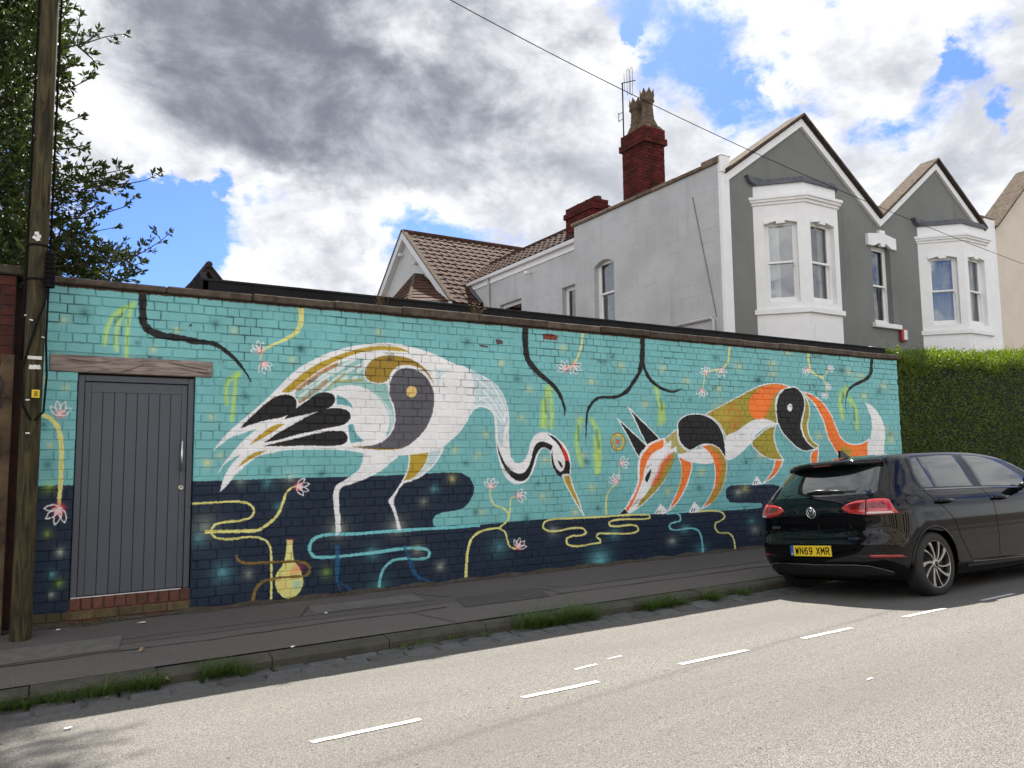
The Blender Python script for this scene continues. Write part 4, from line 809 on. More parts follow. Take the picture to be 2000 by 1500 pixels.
def sash(T, M, s0, s1, z0, z1, dep=.14, curtain=None, deep=.5, frame=M_WHITE, half=.5):
    mb = MB(); mb.M = M; f = .055
    mb.box(s0, s0+f, dep, dep+.09, z0, z1); mb.box(s1-f, s1, dep, dep+.09, z0, z1); mb.box(s0+f, s1-f, dep, dep+.09, z1-f, z1); mb.box(s0+f, s1-f, dep-.03, dep+.09, z0, z0+.085)
    mb.box(s0+f+.12, s1-f-.12, dep-.004, dep, z1-.035, z1-.022)
    W = T.part(mb, 'window', frame)
    zm = z0+(z1-z0)*half
    for (a, b, dd) in ((z0+.085, zm+.02, dep+.045), (zm-.02, z1-f, dep+.012)):
        mb = MB(); mb.M = M; g = .042
        mb.box(s0+f, s0+f+g, dd, dd+.035, a, b); mb.box(s1-f-g, s1-f, dd, dd+.035, a, b); mb.box(s0+f+g, s1-f-g, dd, dd+.035, a, a+g); mb.box(s0+f+g, s1-f-g, dd, dd+.035, b-g, b); T.part(mb, 'sash_frame', frame, W)
        mb = MB(); mb.M = M; mb.add([(s0+f+g, dd+.02, a+g), (s1-f-g, dd+.02, a+g), (s1-f-g, dd+.02, b-g), (s0+f+g, dd+.02, b-g)], [(0,1,2,3)]); T.part(mb, 'pane', M_GLASS, W)
    mb = MB(); mb.M = M; mb.box(s1-f-.03, s1-f-.005, dep-.03, dep+.01, zm-.10, zm-.02); T.part(mb, 'sash_horn', frame, W)
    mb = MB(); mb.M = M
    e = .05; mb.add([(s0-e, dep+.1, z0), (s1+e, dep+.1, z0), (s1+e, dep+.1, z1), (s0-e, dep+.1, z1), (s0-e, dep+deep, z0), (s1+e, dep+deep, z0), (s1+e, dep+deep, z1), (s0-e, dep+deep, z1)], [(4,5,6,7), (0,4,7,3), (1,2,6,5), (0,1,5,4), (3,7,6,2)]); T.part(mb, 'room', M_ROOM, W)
    for (a, b) in (curtain or []):
        mb = MB(); mb.M = M; n = 24; v = []
        for i in range(n+1):
            s = s0+(s1-s0)*(a+(b-a)*i/n); d = dep+.17+.022*math.sin(i*1.9)+.008*math.sin(i*4.1); v += [(s, d, z0+.05), (s, d, z1-.02)]
        mb.add(v, [(2*i, 2*i+2, 2*i+3, 2*i+1) for i in range(n)]); T.part(mb, 'curtain', M_CURT, W, True)
    return W
H = Thing('grey_house', (16.4, 3.0, 0.0), 'grey rendered double gabled house with white bay windows behind the mural garage', 'house')
HX0, HX1, HY = 11.485, 21.45, 3.0
A1, V1, A2 = (14.07, 8.74), (16.77, 6.86), (19.29, 8.74); EL = (11.60, 7.02); ER = (21.45, 7.24)
def gz_(x):
    return float(np.interp(x, [EL[0], A1[0], V1[0], A2[0], ER[0]], [EL[1], A1[1], V1[1], A2[1], ER[1]]))
# front wall: plain lower part with holes, gables above
mwx0, mwx1, mwz0, mwz1 = 16.45, 17.18, 4.36, 6.24
mb = MB(); panel(mb, HX0+.02, HX1, -.4, 6.70, HY, HY+.25, [(mwx0, mwx1, mwz0, mwz1)])
mb.prism([(HX0+.02, 6.70), (HX1, 6.70), (HX1, ER[1]), A2, V1, A1, EL, (HX0+.02, 6.95)], 'y', HY, HY+.25); H.part(mb, 'front_wall', M_GREY)
sash(H, frameM((0, HY), (1, HY)), mwx0, mwx1, mwz0, mwz1, .13, curtain=[(.85, 1.0)])
mb = MB(); mb.box(mwx0-.12, mwx1+.18, HY-.10, HY, mwz0-.11, mwz0, .01); H.part(mb, 'window_sill', M_WHITE)
cxm = (mwx0+mwx1)/2
mb = MB(); a, b = mwx0-.20, mwx1+.17; mb.prism([(a, 6.19), (mwx0+.02, 6.19), (mwx0+.2, 6.27), (cxm-.09, 6.29), (cxm-.08, 6.21), (cxm+.08, 6.21), (cxm+.09, 6.29), (mwx1-.2, 6.27), (mwx1-.02, 6.19), (b, 6.19), (b, 6.46), (cxm+.11, 6.52), (cxm+.11, 6.60), (cxm-.11, 6.60), (cxm-.11, 6.52), (a, 6.46)], 'y', HY-.07, HY); H.part(mb, 'window_head', M_WHITE)
# barge boards and verges, roof slopes running back
def slope_strip(p, q, w, y0, y1, off=0.0):
    "band along a roof slope, cut vertically so that bands meet in a mitre"
    k = 1.22; o, h = off*k, w*k
    return [(p[0], p[1]+o), (q[0], q[1]+o), (q[0], q[1]+o+h), (p[0], p[1]+o+h)]
for (p, q) in ((EL, A1), (A1, V1), (V1, A2), (A2, ER)):
    mb = MB(); mb.prism(slope_strip(p, q, .15, 0, 0, -.14), 'y', HY-.07, HY-.002); H.part(mb, 'bargeboard', M_WHITE)
    mb = MB(); mb.prism(slope_strip(p, q, .032, 0, 0, .012), 'y', HY-.12, HY+.02); H.part(mb, 'verge_fillet', M_DARKW)
    mb = MB(); mb.prism(slope_strip(p, q, .045, 0, 0, .046), 'y', HY-.16, HY+.32); H.part(mb, 'roof_slope', M_VERGE)
mb = MB(); mb.prism([(HY+.26, 6.75), (5.5, 7.72), (7.69, 6.75)], 'x', HX0+.31, HX1-.26); mroof = H.part(mb, 'main_roof', M_TILE)
# exposed valley tiles between the gables
rv = bpy.data.meshes.new('tile')
def tile_mesh(w, l, t=.018, hump=.028):
    mb = MB(); xs = [0, .12, .3, .42, .55, .72, .86, 1.0]; hs = [.4, 1, 1, .15, 0, 0, .1, .4]; v = []
    for y, lift in ((0, t*1.6), (1, 0)): v += [((x-.5)*w*1.03, y*l*1.12, lift+h*hump) for x, h in zip(xs, hs)]
    n = len(xs); v += [(a, b, c-t) for a, b, c in v[:n]]
    mb.add(v, [(i, i+1, n+i+1, n+i) for i in range(n-1)]+[(2*n+i, 2*n+i+1, i+1, i) for i in range(n-1)])
    me = bpy.data.meshes.new('tile'); me.from_pydata(mb.v, [], mb.f); me.materials.append(M_TILE); return me
TM = tile_mesh(.30, .30)
def tile_roof(under, O, U, V, nu, nv, tw=.30, tl=.30, keep=None, lim=400):
    U = Vector(U).normalized(); V = Vector(V).normalized(); N = U.cross(V)
    for j in range(nv):
        for i in range(nu):
            p = Vector(O)+U*(tw*(i+.5))+V*(tl*j)
            if keep and not keep(i, j, p+V*tl*.5): continue
            M = Matrix(((U.x, V.x, N.x, p.x), (U.y, V.y, N.y, p.y), (U.z, V.z, N.z, p.z), (0, 0, 0, 1)))
            inst('tile', TM, under, M @ Matrix.Rotation(random.gauss(0, .012), 4, 'Z') @ Matrix.Translation((0, random.gauss(0, .005), random.gauss(0, .003))))
tile_roof(mroof, (15.6, HY+.30, 6.80), (1, 0, 0), (0, math.cos(.407), math.sin(.407)), 9, 7, .30, .30)
# pale side wall with parapet, window and coping
swy0, swy1, swz0, swz1 = 6.42, 7.20, 4.4, 6.14
mb = MB(); mb.M = frameM((HX0, 8.0), (HX0, HY))      # s runs towards the street
panel(mb, 0, 4.98, -.4, 7.25, 0, .25, [(8.0-swy1, 8.0-swy0, swz0, swz1)])
n = 8; L_ = swy1-swy0; arch = [(8.0-swy1+L_*i/n, swz1+.001-.12*(2*i/n-1)**2-.02) for i in range(n+1)]
mb.prism(arch+[(8.0-swy0, swz1+.002), (8.0-swy1, swz1+.002)], 'y', .003, .2)
SW = H.part(mb, 'side_wall', M_LGREY)
sash(H, frameM((HX0, 8.0), (HX0, HY)), 8.0-swy1, 8.0-swy0, swz0, swz1, .14, curtain=[(0, 1)], half=.53)
mb = MB(); mb.box(HX0+.25, HX0+.3, 3.2, 7.9, -.4, 7.2); H.part(mb, 'roof_gutter', M_LEAD)
y = 3.45
for k in range(9):
    l = .52
    mb = MB(); z = 7.252+random.uniform(-.004, .004); mb.box(HX0-.05, HX0+.3, y+.006, y+l-.006, z, z+.085, .012)
    H.part(mb, 'parapet_stone', M_COPS); y += l-.005 if k else l-.005
mb = MB(); mb.box(HX0-.05, HX0+.3, 2.98, 3.44, 7.252, 7.40, .012); H.part(mb, 'parapet_stone', M_COPS)
mb = MB(); mb.box(HX0-.003, HX0+.245, HY-.05, HY+.02, -.4, 7.06); mb.box(HX0-.012, HX0+.26, HY-.075, HY+.02, 7.06, 7.40, .01); mb.box(HX0-.02, HX0+.275, HY-.09, HY+.02, 7.40, 7.43, .008); H.part(mb, 'corner_pilaster', M_WHITE)
mb = MB(); mb.tube([(HX0-.012, on_x(1353, 385, HX0)[1], 6.76), (HX0-.012, on_x(1370, 470, HX0)[1], on_x(1370, 470, HX0)[2]), (HX0-.012, on_x(1400, 618, HX0)[1], on_x(1400, 618, HX0)[2])], .012, 6); H.part(mb, 'wall_cable', mat('grey_cable', (.2, .2, .2), .6))
mb = MB(); p0, p1 = on_x(1300, 641, HX0), on_x(1396, 622, HX0); mb.tube([(HX0-.05, 5.4, 4.10), (HX0-.05, p1[1]+.06, p1[2]+.02), (HX0-.05, p1[1], p1[2]-.02), (HX0-.05, p1[1], 0.2)], .035, 8); H.part(mb, 'drain_pipe', M_LGREY, None, True)
mb = MB(); mb.box(HX0+.3, HX1-.1, 7.7, 7.95, -.4, 6.6); mb.prism([(HX0+.3, 6.6), (HX1-.1, 6.6), (HX1-.1, 7.2), (A2[0], 8.6), (V1[0], 6.8), (A1[0], 8.6), (HX0+.3, 6.9)], 'y', 7.7, 7.95); H.part(mb, 'back_wall', M_LGREY)
mb = MB(); mb.box(HX1-.25, HX1-.01, 3.25, 7.7, -.4, 6.6); H.part(mb, 'party_wall', M_LGREY)
# canted bays
def bay(x0):
    P = [(x0, HY), (x0+.70, HY-.74), (x0+1.75, HY-.74), (x0+2.45, HY)]
    openings = [(.20, .84), (.14, .86), (.18, .82)]; cur = [[(0, .48)], [(.74, 1)], [(0, .3)]]
    if x0 > 15: cur = [[(0, 1)], [(.5, 1)], [(0, .5)]]
    mb = MB()
    def ring(z0, z1, out, t=.16, bevel=0.0):
        "a band following the bay's plan, standing proud by out"
        o = []; 
        for i, p in enumerate(P):
            c = Vector((x0+1.225, HY+.9)); v = Vector(p)-c; o.append(Vector(p)+v.normalized()*out*1.25)
        o[0].y = HY; o[3].y = HY; o[0].x = P[0][0]-out*1.15; o[3].x = P[3][0]+out*1.15
        mb.prism([(q.x, q.y) for q in o], 'z', z0, z1)
    for i in range(3):
        L_ = (Vector(P[i+1])-Vector(P[i])).length; mb.M = frameM(P[i], P[i+1]); a, b = openings[i][0]*L_, openings[i][1]*L_
        panel(mb, 0, L_, 4.30, 6.50, 0, .13, [(a, b, 4.44, 6.16)]); mb.M = None
    B = H.part(mb, 'bay_window', M_WHITE)
    for i in range(3):
        L_ = (Vector(P[i+1])-Vector(P[i])).length; M = frameM(P[i], P[i+1]); a, b = openings[i][0]*L_, openings[i][1]*L_; c = (a+b)/2
        sash(H, M, a, b, 4.44, 6.16, .11, curtain=cur[i], deep=.42)
        mb = MB(); mb.M = M       # shouldered head with a keystone
        mb.prism([(a, 6.162), (a, 6.09), (a+.05, 6.10), (c-.09, 6.145), (c-.085, 6.09), (c+.085, 6.09), (c+.09, 6.145), (b-.05, 6.10), (b, 6.09), (b, 6.162)], 'y', -.018, .07); mb.prism([(c-.075, 6.163), (c+.075, 6.163), (c+.065, 6.20), (c-.065, 6.20)], 'y', -.017, .0); H.part(mb, 'window_head', M_WHITE, B)
        mb = MB(); mb.M = M       # raised panel under the sill
        e = .07
        for (s0, s1, z0, z1) in ((.13, L_-.13, 3.45, 4.08),):
            q = [(s0+e, z0), (s1-e, z0), (s1, z0+e), (s1, z1-e), (s1-e, z1), (s0+e, z1), (s0, z1-e), (s0, z0+e)]; mb.prism(q, 'y', -.012, 0.0)
        H.part(mb, 'apron_panel', M_WHITE, B)
    mb = MB(); ring(-.3, 4.20, 0.0); H.part(mb, 'bay_apron', M_WHITE, B)
    mb = MB(); ring(4.20, 4.30, .055); H.part(mb, 'bay_sill', M_WHITE, B)
    mb = MB(); ring(6.501, 6.56, .03); ring(6.56, 6.61, .07); ring(6.61, 6.67, .10); H.part(mb, 'cornice', M_WHITE, B)
    mb = MB(); ring(6.67, 6.93, -.02); H.part(mb, 'parapet', M_WHITE, B)
    mb = MB(); ring(6.93, 6.99, .035); mb.prism([(x0-.14, 6.99), (x0-.22, 7.12), (x0+.05, 7.10), (x0+2.5, 7.08), (x0+2.52, 6.95), (x0+.0, 6.95)], 'y', HY-.10, HY-.001); ring(6.99, 7.05, .0); H.part(mb, 'lead_roof', M_LEAD, B)
bay(12.45); bay(18.36)
mb = MB(); mb.box(21.32, 21.40, HY-.08, HY, -.3, 7.0); H.part(mb, 'downpipe', M_DARKW)
mb = MB(); p0, p1 = on_y(1757, 643, 2.95), on_y(1772, 668, 2.95); mb.box(17.34, 17.56, 2.90, 3.0, 3.98, 4.28, .02); al = H.part(mb, 'alarm_box', mat('red_plastic', (.32, .03, .03), .4, .05))
mb = MB(); mb.box(17.40, 17.53, 2.893, 2.899, 4.02, 4.25); H.part(mb, 'alarm_label', M_WHITE, al)
# rear wing: pale wall, gutter, tiled roof
RX = 12.1
rwz = 7.12
mb = MB(); mb.M = frameM((RX, 15.2), (RX, 7.9)); wy = (8.35, 9.46); ly = (11.6, 12.9)
panel(mb, 0, 7.3, -.4, rwz, 0, .25, [(15.2-wy[1], 15.2-wy[0], 4.3, 6.0), (15.2-ly[1], 15.2-ly[0], 4.3, 6.12)]); H.part(mb, 'wing_wall', M_LGREY)
sash(H, frameM((RX, 15.2), (RX, 7.9)), 15.2-wy[1], 15.2-wy[0], 4.3, 6.0, .14, half=.45); sash(H, frameM((RX, 15.2), (RX, 7.9)), 15.2-ly[1], 15.2-ly[0], 4.3, 6.12, .14)
mb = MB(); mb.prism([(RX-.14, 7.10), (RX-.15, 7.2), (RX-.03, 7.2), (RX-.03, 7.10)], 'y', 8.0, 15.0); gut = H.part(mb, 'gutter', mat('white_gutter', (.7, .7, .7), .4, .04))
mb = MB(); mb.box(RX-.028, RX-.001, 8.0, 15.1, 6.93, 7.12); H.part(mb, 'fascia', M_WHITE)
mb = MB(); mb.tube([(RX-.08, 13.5, 7.1), (RX-.06, 13.5, 6.7), (RX-.05, 13.5, 3)], .04, 8); H.part(mb, 'downpipe', M_LGREY)
mb = MB(); cc = on_x(1033, 535, RX-.1); mb.lathe([(0, 0), (.05, .0), (.055, .05), (.05, .1), (0, .11)], (cc[0]-.1, cc[1], cc[2]-.03), 12); mb.tube([(RX, cc[1], cc[2]+.04), (cc[0]-.1, cc[1], cc[2]+.04)], .025, 6); H.part(mb, 'camera_dome', M_WHITE, None, True)
ang = math.atan2(8.02-7.2, 13.1-RX+.1); V = (math.cos(ang), 0, math.sin(ang)); O = (RX-.14, 15.4, 7.20)
mb = MB(); mb.prism([(RX-.10, 7.16), (13.1, 8.02), (14.2, 7.16)], 'y', 8.0, 17.5); wr = H.part(mb, 'wing_roof', M_TILE)
tile_roof(wr, O, (0, -1, 0), V, 25, 5, .30, .30, keep=lambda i, j, p: p.y > 8.1)
for k in range(17): mb = MB(); mb.tube([(13.1, 8.05+k*.42, 8.05), (13.1, 8.44+k*.42, 8.05)], .10, 8); H.part(mb, 'ridge_tile', M_TILE, wr)
# gabled cross wing at the back
GX, RY, RZ, FY, FZ = 11.0, 17.9, 9.62, 13.95, 6.28; BY = 2*RY-FY; GE = 16.6
mb = MB(); mb.box(GX+.1, GX+.35, FY+.25, BY-.25, -.4, 6.4); mb.prism([(FY+.25, 6.4), (BY-.25, 6.4), (RY, RZ-.2)], 'x', GX+.1, GX+.35); H.part(mb, 'gable_wall', M_LGREY)
mb = MB(); mb.box(GX+.35, GE, FY+.25, FY+.45, -.4, 6.45); mb.box(GX+.35, GE, BY-.45, BY-.25, -.4, 6.45); mb.box(GE-.2, GE, FY+.45, BY-.45, -.4, 6.45); H.part(mb, 'cross_wing_wall', M_LGREY)
mb = MB(); sl_ = (RZ-FZ)/(RY-FY); mb.prism([(FY, FZ), (RY, RZ), (BY, FZ), (BY, FZ-.12), (RY, RZ-.14), (FY, FZ-.12)], 'x', GX-.05, GE+.1); gr = H.part(mb, 'gable_roof', M_TILE)
a_ = math.atan2(RZ-FZ, RY-FY); V = (0, math.cos(a_), math.sin(a_)); nv = int(math.hypot(RZ-FZ, RY-FY)/.32)
def keep_g(i, j, p):  # cut away where the wing roof meets this slope, out of sight
    return not (p.x > RX+.25 and p.z < 7.12+max(0, min(p.x-RX, 1.0))*.8+.02)
tile_roof(gr, (GX-.02, FY, FZ+.02), (1, 0, 0), V, 19, nv, .30, .32, keep=keep_g)
for k in range(13): mb = MB(); mb.tube([(GX-.05+k*.42, RY, RZ+.02), (GX+.36+k*.42, RY, RZ+.02)], .11, 8); H.part(mb, 'ridge_tile', M_TILE, gr)
for (p, q) in (((FY, FZ), (RY, RZ)), ((RY, RZ), (BY, FZ))):
    mb = MB(); mb.prism(slope_strip(p, q, .26, 0, 0, -.22), 'x', GX-.10, GX-.051); H.part(mb, 'bargeboard', M_BARGE)
    mb = MB(); mb.prism(slope_strip(p, q, .05, 0, 0, .042), 'x', GX-.13, GX+.05); H.part(mb, 'verge_tile', M_VERGE)
    mb = MB(); mb.prism(slope_strip(p, q, .03, 0, 0, -.22), 'x', GX-.05, GX+.1); H.part(mb, 'soffit', M_BARGE)
for yy, zz in ((RY+.35, RZ-.75), (FY+3.2-.2, FZ+2.0), (BY-1.3, FZ+.85)):
    mb = MB(); mb.box(GX-.09, GX+.1, yy-.06, yy+.06, zz-.07, zz+.05, .02); H.part(mb, 'purlin_end', M_BARGE)
mb = MB(); mb.add([(11.9, 14.5, 6.75), (11.95, 14.0, 6.32), (12.1, 14.0, 6.32), (12.15, 14.9, 7.1), (11.95, 14.9, 7.1)], [(0,1,2,3,4)]); mb.v = [(a, b-.08, c+.06) for a, b, c in mb.v]; H.part(mb, 'lead_flashing', M_LEAD)
# small hipped porch roof against the gable
ap = on_x(827, 539, GX+.09); ap = Vector(ap)
c1, c2, c3 = Vector((9.75, 16.95, 6.35)), Vector((9.75, 14.6, 6.35)), Vector((GX+.09, 14.0, 6.35)); c0 = Vector((GX+.09, 19.0, 6.35))
top2 = Vector((GX-.25, ap.y, ap.z))
mb = MB(); mb.add([c0, c1, c2, c3, ap, top2], [(0, 1, 5, 4), (1, 2, 5), (2, 3, 4, 5), (0, 3, 2, 1)]); hp = H.part(mb, 'porch_roof', M_TILE)
mb = MB()
def courses(a, b, c, d, n):
    a, b, c, d = map(Vector, (a, b, c, d)); nn = (b-a).cross(d-a).normalized()
    for k in range(n):
        t0, t1 = k/n, min((k+1.25)/n, 1); p = [a.lerp(d, t0), b.lerp(c, t0), b.lerp(c, t1), a.lerp(d, t1)]; o = [p[0]+nn*.035, p[1]+nn*.035, p[2]+nn*.008, p[3]+nn*.008]
        mb.add(o+[p[0], p[1]], [(0,1,2,3), (4,5,1,0)])
courses(c1, c2, top2, top2, 9); courses(c2, c3, ap, top2, 9); courses(c0, c1, top2, ap, 9); H.part(mb, 'tile_courses', M_TILE, hp, kind='stuff')
mb = MB(); mb.tube([c1, top2], .06, 6); mb.tube([c2, top2], .06, 6); mb.tube([top2, ap], .07, 6); H.part(mb, 'hip_tile', M_VERGE, hp)
mb = MB(); mb.box(9.9, GX+.1, 14.2, 16.8, -.4, 6.34); H.part(mb, 'porch_wall', M_LGREY)
# chimneys, brick by brick
M_CBR = mat('chimney_brick', lin(100, 40, 34), .9, .25, 3, .003, 50, col2=lin(56, 30, 27), vary_obj=.28, spec=.15); M_CMO = mat('chimney_mortar', (.045, .03, .028), .95, .2, 20)
cbm = bpy.data.meshes.new('brick'); _t = MB(); _t.box(-.5, .5, -.5, .5, -.5, .5, .03); cbm.from_pydata(_t.v, [], _t.f); cbm.materials.append(M_CBR)
def stack(T, x0, x1, y0, y1, z0, z1, caps):
    mb = MB(); mb.box(x0+.012, x1-.012, y0+.012, y1-.012, z0, z1-.01)
    for (e, za, zb) in caps: mb.box(x0-e+.012, x1+e-.012, y0-e+.012, y1+e-.012, za, zb-.005)
    ch = T.part(mb, 'chimney', M_CMO); h = .078
    def course(x0, x1, y0, y1, z, k):
        for (a, b, fixed, ax, sgn) in ((x0, x1, y0, 'x', 1), (x0, x1, y1, 'x', -1), (y0, y1, x0, 'y', 1), (y0, y1, x1, 'y', -1)):
            L_ = b-a; n = max(int(round(L_/.225)), 1); w = L_/n; off = (w/2 if (k+(ax == 'y')) % 2 else 0); p = a-off+0
            while p < b-.01:
                s, e = max(p, a), min(p+w, b); p += w
                if e-s < .03: continue
                c = (s+e)/2; l = e-s-.010; jj = random.uniform(-.003, .003)
                if ax == 'x': inst('brick', cbm, ch, Matrix.LocRotScale((c, fixed+sgn*.03+jj, z+h/2), None, (l, .06, h-.010)))
                else: inst('brick', cbm, ch, Matrix.LocRotScale((fixed+sgn*.031+jj, c, z+h/2), None, (.06, l, h-.010)))
    k = 0; z = z0
    while z < z1-.02:
        e = 0.0
        for (ee, za, zb) in caps:
            if za-.01 <= z < zb-.02: e = ee
        course(x0-e, x1+e, y0-e, y1+e, z, k); z += h; k += 1
    return ch
CX0, CX1, CY0, CY1 = 11.62, 12.22, 5.34, 6.17
ch = stack(H, CX0, CX1, CY0, CY1, 7.20, 8.99, [(.055, 8.604, 8.76), (.02, 8.76, 8.99)])
M_POT = mat('clay_pot', lin(112, 92, 68), .85, .3, 9, .004, 40, col2=lin(52, 43, 36))
def pot(x, y, z, h, r, crown=True):
    mb = MB(); mb.lathe([(r*1.7, 0), (r*1.55, h*.08), (r*1.0, h*.26), (r*.98, h*.28), (r*1.06, h*.30), (r*.98, h*.32), (r*.85, h*.62), (r*1.05, h*.68), (r*1.2, h*.70), (r*1.05, h*.73), (r*1.12, h*.80), (r*1.18, h*.86), (r*1.0, h*.87), (r*.8, h*.5)], (x, y, z), 16)
    if crown:
        for k in range(8):
            a0, a1 = 2*math.pi*k/8, 2*math.pi*(k+1)/8; am = (a0+a1)/2; R = r*1.15
            mb.add([(x+R*math.cos(a0), y+R*math.sin(a0), z+h*.86), (x+R*math.cos(a1), y+R*math.sin(a1), z+h*.86), (x+R*1.02*math.cos(am), y+R*1.02*math.sin(am), z+h*1.0), (x+R*.85*math.cos(a0), y+R*.85*math.sin(a0), z+h*.86), (x+R*.85*math.cos(a1), y+R*.85*math.sin(a1), z+h*.86)], [(0,1,2), (4,3,2), (1,4,2), (3,0,2)])
    H.part(mb, 'chimney_pot', M_POT, ch, True)
mb = MB(); mb.prism([(CX0-.0, 8.99), (CX1, 8.99), (CX1-.12, 9.06), (CX0+.12, 9.06)], 'y', CY0, CY1); H.part(mb, 'flaunching', M_COPS, ch)
pot((CX0+CX1)/2, CY0+.22, 9.03, .98, .15); pot((CX0+CX1)/2, CY0+.61, 9.03, .90, .15)
mb = MB(); ax, ay = CX0+.02, CY1-.06
mb.tube([(ax, ay, 8.9), (ax, ay, 10.35)], .018, 6); mb.tube([(ax, ay+.04, 10.36), (ax+.05, ay-.42, 10.25)], .012, 6)
for t, hh in ((.15, .22), (.45, .30), (.7, .32)):
    p = Vector((ax, ay, 10.35)).lerp(Vector((ax+.05, ay-.42, 10.25)), t)
    if t > .4: mb.tube([p+Vector((0, -.04, -hh)), p+Vector((0, -.04, hh)), p+Vector((0, 0, hh+.03)), p+Vector((0, .04, hh)), p+Vector((0, .04, -hh)), p+Vector((0, 0, -hh-.03)), p+Vector((0, -.04, -hh))], .006, 5)
    else: mb.tube([p+Vector((0, 0, -hh)), p+Vector((0, 0, hh))], .006, 5)
for zz in (9.45, 9.62): mb.tube([(ax-.01, ay+.16, zz), (ax, ay, zz)], .008, 5)
mb.tube([(ax-.01, ay+.16, 9.42), (ax-.01, ay+.16, 9.66)], .008, 5); H.part(mb, 'aerial', mat('aerial_metal', (.03, .03, .032), .9, .1, spec=.05), ch)
ch = stack(H, 12.45, 13.0, 8.45, 9.72, 7.5, 8.36, [(.05, 8.05, 8.2)])
for yy in (9.35, 8.95, 8.6): mb = MB(); mb.lathe([(.12, 0), (.13, .1), (.11, .12), (.09, .05)], (12.72, yy, 8.34), 12); H.part(mb, 'chimney_pot', M_DARKW if yy < 9.2 else M_POT, ch, True)
# cream house next door
K = Thing('cream_house', (24.5, 3.0, 0.0), 'cream rendered gabled house next to the grey double gabled house', 'house')
KX0, KX1, KA = 22.0, 27.2, (24.6, 9.55); kl = (22.0, 7.40)
mb = MB(); mb.box(KX0, KX1, HY+.05, HY+.3, -.4, 7.0); mb.prism([(KX0, 7.0), (KX1, 7.0), (KX1, 7.4), KA, kl], 'y', HY+.05, HY+.3); K.part(mb, 'front_wall', M_CREAM)
for (p, q) in ((kl, KA), (KA, (KX1, 7.4))):
    mb = MB(); mb.prism(slope_strip(p, q, .05, 0, 0, .02), 'y', HY-.14, HY+.5); K.part(mb, 'roof_slope', M_VERGE)
    mb = MB(); mb.prism(slope_strip(p, q, .05, 0, 0, -.032), 'y', HY-.05, HY+.049); K.part(mb, 'verge_fillet', M_DARKW)
mb = MB(); mb.box(HX1+.02, KX0-.004, HY-.06, HY+.3, -.4, 7.62); mb.box(HX1+.05, KX0-.004, HY+.3, 8.0, -.4, 7.45); K.part(mb, 'party_pilaster', M_WHITE)
mb = MB(); mb.box(HX1-.05, KX0+.06, HY-.02, 8.0, 7.63, 7.72, .02); K.part(mb, 'party_coping', M_COPS)
mb = MB(); mb.box(KX0, KX1, 8.6, 8.8, -.4, 7.0); mb.box(KX1-.2, KX1, 3.3, 8.6, -.4, 7.0); K.part(mb, 'rear_wall', M_CREAM)
# both houses stand 4.5 m behind the wall line (the sun clears them and reaches the hedge), so they are this much bigger than drafted at 3 m
for T_, x_ in ((H, 16.4), (K, 24.5)):
    T_.o.location = (x_*1.14, 4.5, -.19); T_.o.scale = (1.14, 1.14, 1.14)
# dark tiled roof of a building behind the garage
N_ = Thing('rear_outbuilding', (3.2, 11.2, 0.0), 'dark tiled gable roof peeking over the wall near the hanging black branch', 'outbuilding')
pk, pl, pr_ = on_y(408, 517, 10.0), on_y(366, 560, 10.0), on_y(436, 548, 10.0)
px_, pz_ = pk[0], pk[2]; sl1 = (pk[2]-pl[2])/(pk[0]-pl[0]); 
mb = MB(); wd = 2.2; mb.prism([(px_-wd, pz_-wd*sl1), (px_, pz_), (px_+wd, pz_-wd*sl1), (px_+wd, pz_-wd*sl1-.15), (px_, pz_-.15), (px_-wd, pz_-wd*sl1-.15)], 'y', 10.0, 14); M_DTILE = mat('dark_tile', (.06, .052, .048), .95, .3, 8, .004, 40, spec=.05); rr = N_.part(mb, 'roof', M_DTILE)
for k in range(10): mb = MB(); mb.tube([(px_, 9.95+k*.42, pz_+.0), (px_, 10.34+k*.42, pz_+.0)], .075, 8); N_.part(mb, 'ridge_tile', M_DTILE, rr)
for k in range(9):
    for sgn in (-1, 1):
        t0, t1 = k*.28, k*.28+.32; c = lambda t: (px_+sgn*t, pz_-t*sl1+.03)
        mb = MB(); (xa, za), (xb, zb) = c(t0), c(t1); mb.prism([(xa, za), (xb, zb+.02), (xb, zb-.03), (xa, za-.04)], 'y', 9.93, 10.2); N_.part(mb, 'verge_tile', M_DTILE, rr)
mb = MB(); mb.box(px_-wd+.3, px_+wd-.3, 10.15, 13.9, -.4, pz_-wd*sl1); N_.part(mb, 'wall', M_RED)

